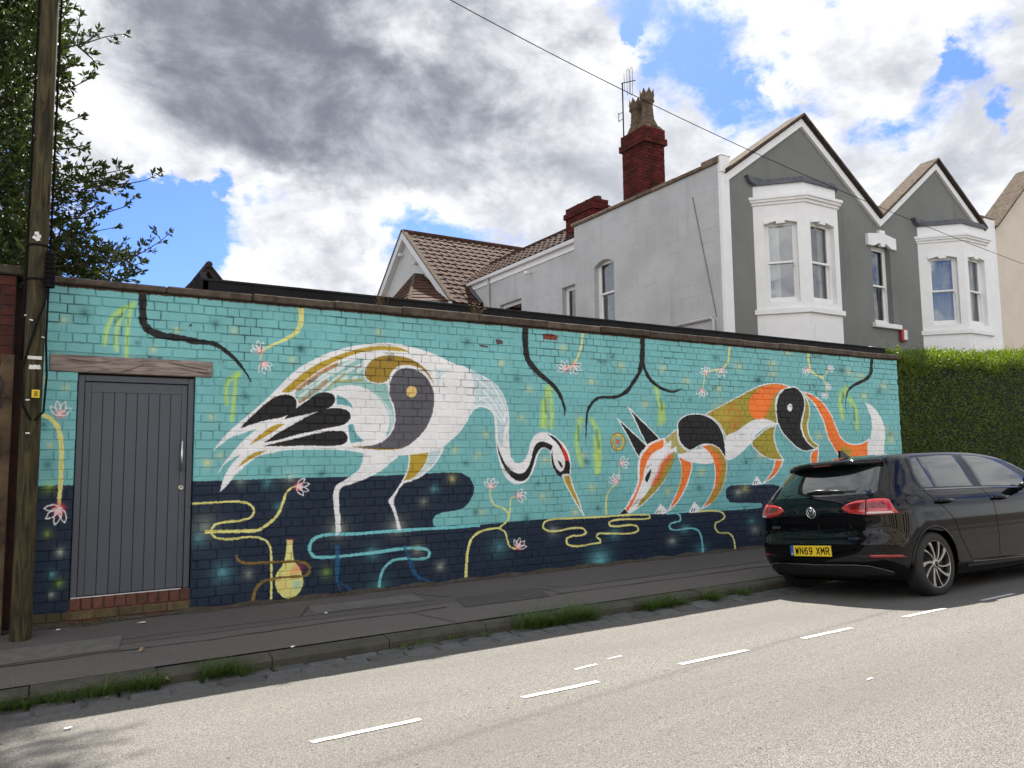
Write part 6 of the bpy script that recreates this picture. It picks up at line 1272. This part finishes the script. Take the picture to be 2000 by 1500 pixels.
def plain(name, c, r, metal=0, spec=.5, coat=0):
    m = bpy.data.materials.new(name); m.use_nodes = True; b = m.node_tree.nodes['Principled BSDF']; b.inputs['Base Color'].default_value = (*c, 1); b.inputs['Roughness'].default_value = r; b.inputs['Metallic'].default_value = metal; b.inputs['Specular IOR Level'].default_value = spec; b.inputs['Coat Weight'].default_value = coat; b.inputs['Coat Roughness'].default_value = .02; return m
M_CGLASS = plain('car_glass', (.006, .008, .008), .01, 0, .9, .8); M_CPLAST = mat('black_plastic', (.014, .014, .015), .45, .1, 30); M_GAP = plain('shut_gap', (.001, .001, .001), .9, 0, .1); M_CHROME = plain('chrome', (.75, .76, .78), .12, 1)
M_RED = plain('lamp_red', (.42, .012, .014), .08, 0, .6, 1); M_REDD = plain('lamp_dark_red', (.16, .004, .006), .08, 0, .6, 1); M_CLEAR = plain('lamp_clear', (.55, .50, .48), .1, 0, .6, 1); M_TYRE = mat('tyre_rubber', (.016, .016, .016), .75, .2, 30, .002, 60); M_ALLOY = plain('alloy', (.36, .34, .31), .32, .9); M_ALLOYD = plain('alloy_dark', (.02, .02, .022), .4, .4); M_REFL = plain('reflector', (.30, .02, .015), .3, 0, .5, .6)
M_PYEL = mat('plate_yellow', (.80, .58, .03), .45, .04, 20); M_PBLUE = plain('plate_blue', (.02, .09, .36), .4)
def car_part(mb, name, m, under=None, smooth=True): return V_.part(mb, name, m, under, smooth)
# body shell
zl = [.0, .04, .09, .15, .22, .28, .335, .37, .392, .405, .418, .435, .46, .52, .58, .64, .70, .75, .79, .825, .86, .90, .95, 1.0]   # below the belt reference (fraction of height .2..1.0)
zl = [(.2+.8*f/1.0-.2)/.8 for f in zl]
zu = [.1, .2, .32, .45, .6, .75, .88, 1.0]
cols = []
for k in range(23):
    ph = math.pi/2*k/22; cols.append(('r', ph))
for x in sorted(set(list(np.linspace(.98, 1.2, 14))+list(np.linspace(1.2, 2.98, 22))+list(np.linspace(2.98, 3.35, 16)))): cols.append(('s', float(x)))
for k in range(1, 19): cols.append(('f', math.pi/2*k/18))
def colpt(c, z):
    if c[0] == 's': return c[1], float(c_half(c[1], z))
    if c[0] == 'r':
        n = float(c_n(z)); xr = float(c_xr(z)); s, co = math.sin(c[1]), math.cos(c[1]); x = xr+(CE-xr)*(1-co**(2/n)) if co > 1e-9 else CE; w = float(c_wz(z)*c_wx(x)); return x, w*s**(2/n) if s > 0 else 0.0
    xf = float(c_xf(z)); s, co = math.sin(c[1]), math.cos(c[1]); co = max(co, 0); n = 2.7; x = CF+(xf-CF)*s**(2/n); return x, float(c_wz(z)*c_wx(x))*co**(2/n)
grid = []
for c in cols:
    zb = .205
    for _ in range(12): zb = .5*zb+.5*c_zb(colpt(c, zb)[0])
    zt = 1.42
    for _ in range(25): zt = .5*zt+.5*c_zt(colpt(c, zt)[0])
    zr = min(1.0, zt-.05); col_ = []
    for f in zl: z = zb+(zr-zb)*f; col_.append((*colpt(c, z), z))
    for f in zu: z = zr+(zt-zr)*f; col_.append((*colpt(c, z), z))
    x, b, z = col_[-1]
    for k in range(1, 9):
        bb = b*(1-k/8); col_.append((x, bb, z+max(c_zc(x)-z, 0)*(1-(1-k/8)**2.2)))
    grid.append(col_)
bm = bmesh.new(); nr = len(grid[0])
for sgn in (1, -1):
    vv = [[bm.verts.new((x, sgn*b, z)) for (x, b, z) in col_] for col_ in grid]
    for i in range(len(cols)-1):
        for j in range(nr-1):
            q = [vv[i][j], vv[i+1][j], vv[i+1][j+1], vv[i][j+1]]
            try: bm.faces.new(q if sgn < 0 else q[::-1])
            except ValueError: pass
bmesh.ops.remove_doubles(bm, verts=bm.verts, dist=.0008); bmesh.ops.dissolve_degenerate(bm, dist=.0003, edges=bm.edges); bmesh.ops.recalc_face_normals(bm, faces=bm.faces)
me = bpy.data.meshes.new('body'); bm.to_mesh(me); bm.free(); me.transform(CM); me.materials.append(M_PAINT); me.polygons.foreach_set('use_smooth', [True]*len(me.polygons)); body = child(link('body', me), V_.o)
# underside and wheel wells
mb = MB(); mb.M = CM; mb.box(.25, 4.1, -.50, .50, .17, .42); mb.box(.45, 4.0, -.78, .78, .40, .75); mb.box(1.13, 3.0, -.80, .80, .17, .41); car_part(mb, 'underside', M_GAP, None, False)
# surface mapping with outward normal
def S_side(x, z, s=-1): return Vector((x, s*float(c_half(x, z)), z))
def S_rear(b, z): return Vector((float(c_rear(b, z)), b, z))
def nrm_(f, u, v, out):
    e = .004; n = (f(u+e, v)-f(u-e, v)).cross(f(u, v+e)-f(u, v-e)); n.normalize(); return n if n.dot(out) > 0 else -n
def resamp(p, n):
    p = np.asarray(p, float); d = np.r_[0, np.cumsum(np.hypot(*np.diff(p, axis=0).T))]; t = np.linspace(0, d[-1], n); return np.c_[np.interp(t, d, p[:, 0]), np.interp(t, d, p[:, 1])]
def patch(f, out, top, bot, off, rim=0.0, n=18, m=8):
    "a skin over the body between two boundary lines given in surface coordinates"
    A, B = resamp(top, n), resamp(bot, n); mb = MB(); mb.M = CM; v = []
    for j in range(m+1):
        for i in range(n):
            u, w = A[i]*(1-j/m)+B[i]*(j/m); o = rim if (j in (0, m) or i in (0, n-1)) else off; p = f(u, w)+nrm_(f, u, w, out)*o; v.append(p)
    mb.add(v, [(j*n+i, j*n+i+1, (j+1)*n+i+1, (j+1)*n+i) for j in range(m) for i in range(n-1)]); return mb
def seam(f, out, pts, w, off=.0012, n=40):
    P = resamp(pts, n); v = []
    T_ = np.gradient(P, axis=0)
    for i in range(n):
        u, z = P[i]; c = f(u, z); nn = nrm_(f, u, z, out); a = f(*(P[i]+T_[i]*.02)); b = f(*(P[i]-T_[i]*.02)); t = (a-b).normalized(); s = t.cross(nn); v += [c+s*w/2+nn*off, c-s*w/2+nn*off]
    mb = MB(); mb.M = CM; mb.add(v, [(2*i, 2*i+1, 2*i+3, 2*i+2) for i in range(n-1)]); return mb
OR = Vector((-1, 0, .1))
for s in (-1, 1):
    fs_ = (lambda s: lambda x, z: S_side(x, z, s))(s); OS = Vector((0, s, 0))
    # glazing: black surround first, then panes
    car_part(patch(fs_, OS, [(.745,1.15),(.765,1.277),(.86,1.395),(1.0,1.418),(1.4,1.436),(1.75,1.436),(2.15,1.424),(2.45,1.375),(2.68,1.27),(2.86,1.13)], [(.76,1.085),(.80,1.068),(1.0,1.068),(1.3,1.066),(1.75,1.062),(2.1,1.055),(2.4,1.045),(2.6,1.04),(2.78,1.035),(2.90,1.03)], .004, .0005, 40, 10), 'window_surround', M_CPLAST)
    for nm, t, b in (('quarter_glass', [(.775,1.15),(.79,1.26),(.88,1.385),(.985,1.405)], [(.79,1.092),(.85,1.084),(.93,1.084),(.985,1.084)]), ('rear_door_glass', [(1.015,1.405),(1.4,1.423),(1.70,1.424)], [(1.015,1.084),(1.4,1.081),(1.70,1.077)]), ('front_door_glass', [(1.86,1.424),(2.15,1.411),(2.44,1.36),(2.66,1.262),(2.80,1.15)], [(1.86,1.074),(2.1,1.069),(2.4,1.06),(2.62,1.055),(2.80,1.05)])):
        car_part(patch(fs_, OS, t, b, .0065, .0042, 26, 10), nm, M_CGLASS)
    car_part(seam(fs_, OS, [(.80,1.062),(1.3,1.059),(1.8,1.055),(2.3,1.044),(2.82,1.03)], .014, .006), 'belt_trim', M_CPLAST if s > 0 else plain('belt_gloss', (.05, .05, .052), .15, 0, .6, 1))
    for p in ([(.757,1.064),(.84,.97),(.985,.863),(1.133,.747),(1.203,.567),(1.30,.42),(1.375,.324)], [(1.80,1.054),(1.897,.911),(1.912,.752),(1.918,.553),(1.907,.327)], [(1.375,.322),(1.9,.312),(2.5,.30),(2.95,.30)], [(2.86,1.02),(2.95,.9),(2.97,.7),(2.96,.45),(2.95,.30)], [(.84,1.42),(.80,1.35),(.735,1.2),(.735,1.12),(.757,1.064)]): car_part(seam(fs_, OS, p, .0055), 'door_gap', M_GAP)
    car_part(seam(fs_, OS, [(1.30,.268),(1.7,.262),(2.3,.258),(2.95,.256)], .03, .004), 'sill_trim', M_CPLAST)
    car_part(seam(fs_, OS, [(1.39,.300),(1.8,.29),(2.4,.28),(2.95,.278)], .012, .005), 'sill_reflection', plain('sill_shine', (.22, .22, .23), .2, .6))  # paler strip drawn for the reflected line along the door bottoms
    for hx in (1.01, 2.05):
        mb = MB(); mb.M = CM; c = S_side(hx, .937, s); v = [(c.x-.125, c.y+s*.004, .93), (c.x-.10, c.y+s*.036, .945), (c.x, c.y+s*.045, .946), (c.x+.10, c.y+s*.036, .943), (c.x+.125, c.y+s*.004, .928)]
        mb.tube(v, [.010, .017, .019, .017, .010], 10); hd = car_part(mb, 'door_handle', M_PAINT)
        car_part(patch(fs_, OS, [(hx-.09,.955),(hx,.962),(hx+.09,.955)], [(hx-.09,.915),(hx,.908),(hx+.09,.915)], -.0005, .0015, 12, 5), 'handle_recess', M_GAP, hd)
    # arch lips
    for c in (RW, FW_):
        mb = MB(); mb.M = CM; pts = []
        for k in range(25):
            a = math.pi*(-.02+1.04*k/24); x = c+.370*math.cos(a); z = .324+.370*math.sin(a)
            if z < .19: continue
            pts.append((x, s*(float(c_half(x, z))+.001), z))
        mb.tube(pts, .011, 8); car_part(mb, 'arch_lip', M_PAINT)
        mb = MB(); mb.M = CM; q = []
        for k in range(25):
            a = math.pi*k/24; q.append((c+.365*math.cos(a), .324+.365*math.sin(a)))
        v = [(x, s*.84, z) for x, z in q]+[(x, s*.60, z) for x, z in q]; mb.add(v, [(i, i+1, 25+i+1, 25+i) for i in range(24)]); car_part(mb, 'arch_liner', M_GAP)
    # wheels
    for c in (RW, FW_):
        Mw = CM @ Matrix.LocRotScale((c, s*.775, WR), Quaternion((1, 0, 0), -math.pi/2 if s > 0 else math.pi/2), None)   # local z points outwards
        mb = MB(); mb.M = Mw; mb.lathe([(.205, -.10), (.27, -.105), (.305, -.09), (.320, -.06), (.322, 0), (.320, .06), (.308, .088), (.285, .10), (.25, .104), (.234, .100), (.226, .092)], (0, 0, 0), 40); wh = car_part(mb, 'wheel', M_TYRE)
        mb = MB(); mb.M = Mw
        for r_ in (-.05, -.017, .017, .05): mb.lathe([(.3205, r_-.004), (.323, r_-.003), (.323, r_+.003), (.3205, r_+.004)], (0, 0, 0), 40)
        car_part(mb, 'tread', M_TYRE, wh)
        mb = MB(); mb.M = Mw; mb.lathe([(.02, .01), (.205, .0), (.212, .04), (.219, .085), (.228, .094), (.234, .090), (.228, .08)], (0, 0, 0), 40); car_part(mb, 'rim', M_ALLOYD, wh)
        mb = MB(); mb.M = Mw; mb.lathe([(.223, .086), (.2265, .0955), (.2325, .0965), (.235, .088)], (0, 0, 0), 48); car_part(mb, 'rim_lip', M_ALLOY, wh)
        for k in range(5):
            for (a0, wd, tw) in ((0, .0145, .34), (math.radians(31), .0085, .34)):
                a = 2*math.pi*k/5+a0+.25; mb = MB(); mb.M = Mw; v = []
                for (r, w, h) in ((.035, wd*.9, .083), (.10, wd*.85, .088), (.17, wd*1.0, .091), (.223, wd*1.7, .092)):
                    an = a+tw*(r-.03)/.17*(1 if s < 0 else -1); t = an+math.pi/2
                    for sg, zz in ((-1, h-.022), (-1, h-.003), (-.7, h), (.7, h), (1, h-.003), (1, h-.022)): v.append((r*math.cos(an)+sg*w*math.cos(t), r*math.sin(an)+sg*w*math.sin(t), zz))
                mb.add(v, [(6*i+j, 6*i+j+1, 6*i+7+j, 6*i+6+j) for i in range(3) for j in range(5)]); car_part(mb, 'spoke', M_ALLOY, wh, False)
        mb = MB(); mb.M = Mw; mb.lathe([(.052, .07), (.05, .086), (.034, .091), (.0, .091)], (0, 0, 0), 24); car_part(mb, 'hub_cap', M_ALLOY, wh)
        mb = MB(); mb.M = Mw; mb.lathe([(.026, .0905), (.026, .0925), (.0, .0925)], (0, 0, 0), 20); car_part(mb, 'hub_badge', M_ALLOYD, wh)
    # mirror
    mb = MB(); mb.M = CM; my = float(c_half(2.66, 1.05)); mb.tube([(2.66, s*(my-.02), 1.05), (2.65, s*(my+.06), 1.065)], [.03, .035], 8); mr_ = car_part(mb, 'mirror_arm', M_CPLAST)
    mb = MB(); mb.M = CM @ Matrix.LocRotScale((2.65, s*(my+.145), 1.105), None, (.075, .115, .07)); mb.lathe([(0, -1), (.45, -.93), (.8, -.7), (.98, -.25), (1, .2), (.9, .6), (.6, .9), (0, 1)], (0, 0, 0), 20); car_part(mb, 'door_mirror', M_PAINT)
    # tail lamps: outer on the wing, inner on the tailgate
    sg = -s
    mirror = lambda L: [(-s*abs(b)*-1 if False else s*abs(b), z) for b, z in L]
    for nm, t, b, mm in (('tail_lamp', [(.623,.993),(.70,.999),(.755,.997),(.785,.983)], [(.632,.846),(.70,.845),(.78,.847),(.847,.850)], M_RED), ('inner_tail_lamp', [(.374,.925),(.419,.958),(.522,.985),(.612,.992)], [(.376,.915),(.40,.893),(.455,.868),(.621,.846)], M_RED)):
        lo = car_part(patch(S_rear, OR, mirror(t), mirror(b), .010, .001, 22, 10), nm, mm)
        if nm == 'tail_lamp':
            car_part(patch(S_rear, OR, mirror([(.637,.872),(.72,.871),(.812,.870)]), mirror([(.636,.853),(.72,.853),(.822,.853)]), .0125, .011, 14, 3), 'reversing_strip', M_CLEAR, lo)
            car_part(patch(S_rear, OR, mirror([(.632,.955),(.70,.957),(.76,.955)]), mirror([(.633,.905),(.70,.905),(.778,.905)]), .0118, .0112, 14, 3), 'lamp_band', M_REDD, lo)
        else: car_part(patch(S_rear, OR, mirror([(.45,.953),(.53,.962),(.606,.965)]), mirror([(.46,.905),(.53,.902),(.61,.900)]), .0118, .0112, 14, 3), 'lamp_band', M_REDD, lo)
    car_part(patch(S_rear, OR, mirror([(.622,.455),(.73,.455),(.833,.447)]), mirror([(.643,.429),(.75,.427),(.850,.422)]), .005, .001, 16, 4), 'bumper_reflector', M_REFL)
    car_part(patch(S_rear, OR, mirror([(.50,.452),(.56,.453),(.615,.453)]), mirror([(.50,.428),(.57,.428),(.632,.428)]), .003, .001, 10, 3), 'bumper_vent', M_CPLAST)
    car_part(seam(S_rear, OR, mirror([(.40,.619),(.48,.628),(.54,.65),(.585,.70),(.60,.76),(.618,.844)]), .006), 'tailgate_gap', M_GAP)
    car_part(seam(S_rear, OR, mirror([(.622,.996),(.66,1.03),(.68,1.06),(.66,1.15),(.625,1.26),(.585,1.36)]), .006), 'tailgate_gap', M_GAP)
    car_part(seam(S_rear, OR, mirror([(.612,.715),(.70,.722),(.80,.73)]), .005), 'bumper_gap', M_GAP)
    car_part(patch(S_rear, OR, mirror([(.50,.342),(.66,.318),(.77,.27)]), mirror([(.50,.25),(.62,.25),(.74,.25)]), .004, .001, 14, 5), 'lower_valance_corner', M_CPLAST)
# tailgate details
car_part(seam(S_rear, OR, [(-.42,.617),(0,.612),(.42,.617)], .010), 'tailgate_gap', M_GAP)
car_part(patch(S_rear, OR, [(-.565,1.362),(-.3,1.372),(0,1.374),(.3,1.372),(.565,1.362)], [(-.685,1.056),(-.45,1.050),(0,1.046),(.45,1.050),(.685,1.056)], .005, .001, 40, 14), 'rear_glass', M_CGLASS)
car_part(patch(S_rear, OR, [(-.50,.340),(0,.342),(.50,.340)], [(-.50,.235),(0,.232),(.50,.235)], .004, .001, 24, 5), 'lower_valance', M_CPLAST)
for s in (-1, 1): car_part(seam(S_rear, OR, [(0,.350),(s*.45,.356),(s*.60,.348),(s*.70,.318),(s*.755,.286)], .013, .006), 'chrome_strip', M_CHROME)
# spoiler lip over the glass
mb = MB(); mb.M = CM; v = []; n = 29
for i in range(n):
    b = -.60+1.2*i/(n-1); xo = .305+.20*abs(b/.60)**3.2; zd = -.012*abs(b/.6)**2
    xt = .60; zt_ = 1.432+.012*(1-(b/.6)**2)
    v += [(xt, b, zt_+zd), (xo+.05, b, 1.424+zd), (xo, b, 1.398+zd), (xo+.006, b, 1.366+zd), (xo+.06, b, 1.358+zd), (.50, b, 1.352+zd)]
mb.add(v, [(6*i+k, 6*i+k+1, 6*i+7+k, 6*i+6+k) for i in range(n-1) for k in range(5)]+[tuple(range(6)), tuple(6*(n-1)+k for k in (5,4,3,2,1,0))]); sp_ = car_part(mb, 'roof_spoiler', M_PAINT)
mb = MB(); mb.M = CM; mb.box(.302, .309, -.12, .12, 1.374, 1.386); car_part(mb, 'brake_light', M_REDD, sp_, False)
mb = MB(); mb.M = CM; mb.prism([(.62, 1.462), (.80, 1.472), (.74, 1.50), (.665, 1.545), (.63, 1.548)], 'y', -.014, .014); car_part(mb, 'shark_fin', M_PAINT, None, False)
# rear wiper
mb = MB(); mb.M = CM
def rw(b, z, o): p = S_rear(b, z); return p+nrm_(S_rear, b, z, OR)*o
mb.tube([rw(-.36, 1.078, .022), rw(-.20, 1.084, .026)], [.010, .012], 8); mb.tube([rw(-.20, 1.084, .026), rw(-.05, 1.088, .028), rw(.09, 1.082, .02)], [.016, .018, .012], 8); car_part(mb, 'rear_wiper', M_CPLAST)
# badge: ring with V over W
bx = float(c_rear(0, .885))-.006; mb = MB(); Mb = CM @ Matrix.LocRotScale((bx, .0, .885), Quaternion((0, 1, 0), -.10), None)
def ringpts(r, n=28): return [(0, r*math.cos(2*math.pi*k/n), r*math.sin(2*math.pi*k/n)) for k in range(n+1)]
mb.M = Mb; mb.tube(ringpts(.056), .0055, 6, False)
def rowp(pts, r=.0048): mb.tube([(-.001, -y, z) for y, z in pts], r, 6)
rowp([(-.022, .048), (0, .004), (.022, .048)]); rowp([(-.042, .036), (-.018, -.044), (0, -.006), (.018, -.044), (.042, .036)]); car_part(mb, 'badge', M_CHROME)
def text(body, h, m, Mx, name, parent, depth=.001, wid=None, bold=.0):
    cu = bpy.data.curves.new(name, 'FONT'); cu.body = body; cu.size = h/.70; cu.extrude = depth; cu.align_x = 'CENTER'; cu.align_y = 'CENTER'; cu.offset = bold
    tmp = bpy.data.objects.new(name, cu); COL.objects.link(tmp); dg = bpy.context.evaluated_depsgraph_get(); me = bpy.data.meshes.new_from_object(tmp.evaluated_get(dg)); bpy.data.objects.remove(tmp)
    xs = [v.co.x for v in me.vertices]; ys = [v.co.y for v in me.vertices]; sx = (wid/(max(xs)-min(xs))) if wid else 1; sy = h/(max(ys)-min(ys)); cx, cy_ = (max(xs)+min(xs))/2, (max(ys)+min(ys))/2
    for v in me.vertices: v.co.x = (v.co.x-cx)*sx; v.co.y = (v.co.y-cy_)*sy
    me.transform(Mx); me.materials.clear(); me.materials.append(m); return child(link(name, me), parent)
# face plane for print on the tail: local x to the viewer's right (car right = -b), y up, z towards the viewer (-x)
def tailM(b, z, x, tilt=0.0): return CM @ Matrix(((0, 0, -1, x), (-1, 0, 0, b), (0, 1, 0, z), (0, 0, 0, 1))) @ Matrix.Rotation(tilt, 4, 'X')
text('GOLF', .024, M_CHROME, tailM(.50, .742, float(c_rear(.50, .742))-.004) @ Matrix.Rotation(-.12, 4, 'Y'), 'badge_lettering', body, .002, .125, .0008)
mb = MB(); Mp = tailM(.02, .493, -.012, .0); mb.M = Mp; mb.box(-.262, .262, -.0565, .0565, -.012, .003, .002); pl = car_part(mb, 'number_plate', M_CPLAST, None, False)
mb = MB(); mb.M = Mp; mb.box(-.218, .26, -.0545, .0545, .0032, .0042); car_part(mb, 'plate_face', M_PYEL, pl, False)
mb = MB(); mb.M = Mp; mb.box(-.26, -.219, -.0545, .0545, .0032, .0042); car_part(mb, 'plate_band', M_PBLUE, pl, False)
GL = {'W': [[(0,1),(.22,0),(.5,.78),(.78,0),(1,1)]], 'N': [[(0,0),(0,1),(1,0),(1,1)]], '6': [[(.93,.93),(.55,1),(.2,.86),(.02,.5),(.04,.2),(.28,0),(.7,0),(.96,.18),(.96,.42),(.7,.6),(.28,.6),(.04,.4)]], '9': [[(.07,.07),(.45,0),(.8,.14),(.98,.5),(.96,.8),(.72,1),(.3,1),(.04,.82),(.04,.58),(.3,.4),(.72,.4),(.96,.6)]],
      'X': [[(0,0),(1,1)], [(0,1),(1,0)]], 'M': [[(0,0),(0,1),(.5,.35),(1,1),(1,0)]], 'R': [[(0,0),(0,1),(.7,1),(.97,.88),(.97,.62),(.7,.48),(0,.48)], [(.5,.48),(1,0)]]}
mb = MB(); mb.M = Mp; xx = -.197
for chh in 'WN69 XMR':
    if chh == ' ': xx += .034; continue
    for gi, pl_ in enumerate(GL[chh]):
        P_ = [Vector((xx+.007+a_*.037, -.0325+b_*.065)) for a_, b_ in pl_]
        for i in range(len(P_)-1):
            t = (P_[i+1]-P_[i]).normalized(); n_ = Vector((-t.y, t.x))*.0062; a_, b_ = P_[i]-t*.005, P_[i+1]+t*.005; zz = .0046+.0002*(i % 2)+.0004*gi
            mb.add([(*(a_-n_), zz), (*(b_-n_), zz), (*(b_+n_), zz), (*(a_+n_), zz)], [(0,1,2,3)])
    xx += .0585
car_part(mb, 'plate_lettering', M_GAP, pl, False)
text('GB', .016, M_WHITE, Mp @ Matrix.Translation((-.239, -.03, .0046)), 'plate_lettering', pl, .0004, .022, .0006)
# fuel flap, front glass and lamps (front is out of the picture but built)
fs_ = lambda x, z: S_side(x, z, -1)
car_part(seam(fs_, Vector((0, -1, 0)), [(.42,.945),(.435,1.0),(.52,1.02),(.62,1.015),(.68,.96),(.665,.905),(.55,.91),(.44,.93),(.42,.945)], .004), 'fuel_flap_gap', M_GAP)
mb = MB(); mb.M = CM; v = []; n = 13
for i in range(n):
    x = 2.42+.86*i/(n-1); zt_ = c_zt(x); w = float(c_half(x, zt_))*.90
    for k in range(11):
        t = -1+2*k/10; v.append((x-.004, w*t, zt_+max(c_zc(x)-zt_, 0)*(1-abs(t*.90)**2.2)+.006))
mb.add(v, [(11*i+k, 11*i+k+1, 11*i+12+k, 11*i+11+k) for i in range(n-1) for k in range(10)]); car_part(mb, 'windscreen', M_CGLASS)
for s in (-1, 1):
    mb = MB(); mb.M = CM; v = []
    for i in range(9):
        x = 3.75+.38*i/8
        for z in (.66, .80-.03*i/8): v.append((x+.004, s*(float(c_half(x, z))+.008), z))
    mb.add(v, [(2*i, 2*i+1, 2*i+3, 2*i+2) for i in range(8)]); car_part(mb, 'headlamp', M_CLEAR)
mb = MB(); mb.M = CM; mb.box(4.19, 4.262, -.45, .45, .34, .52, .01); car_part(mb, 'front_grille', M_CPLAST, None, False)
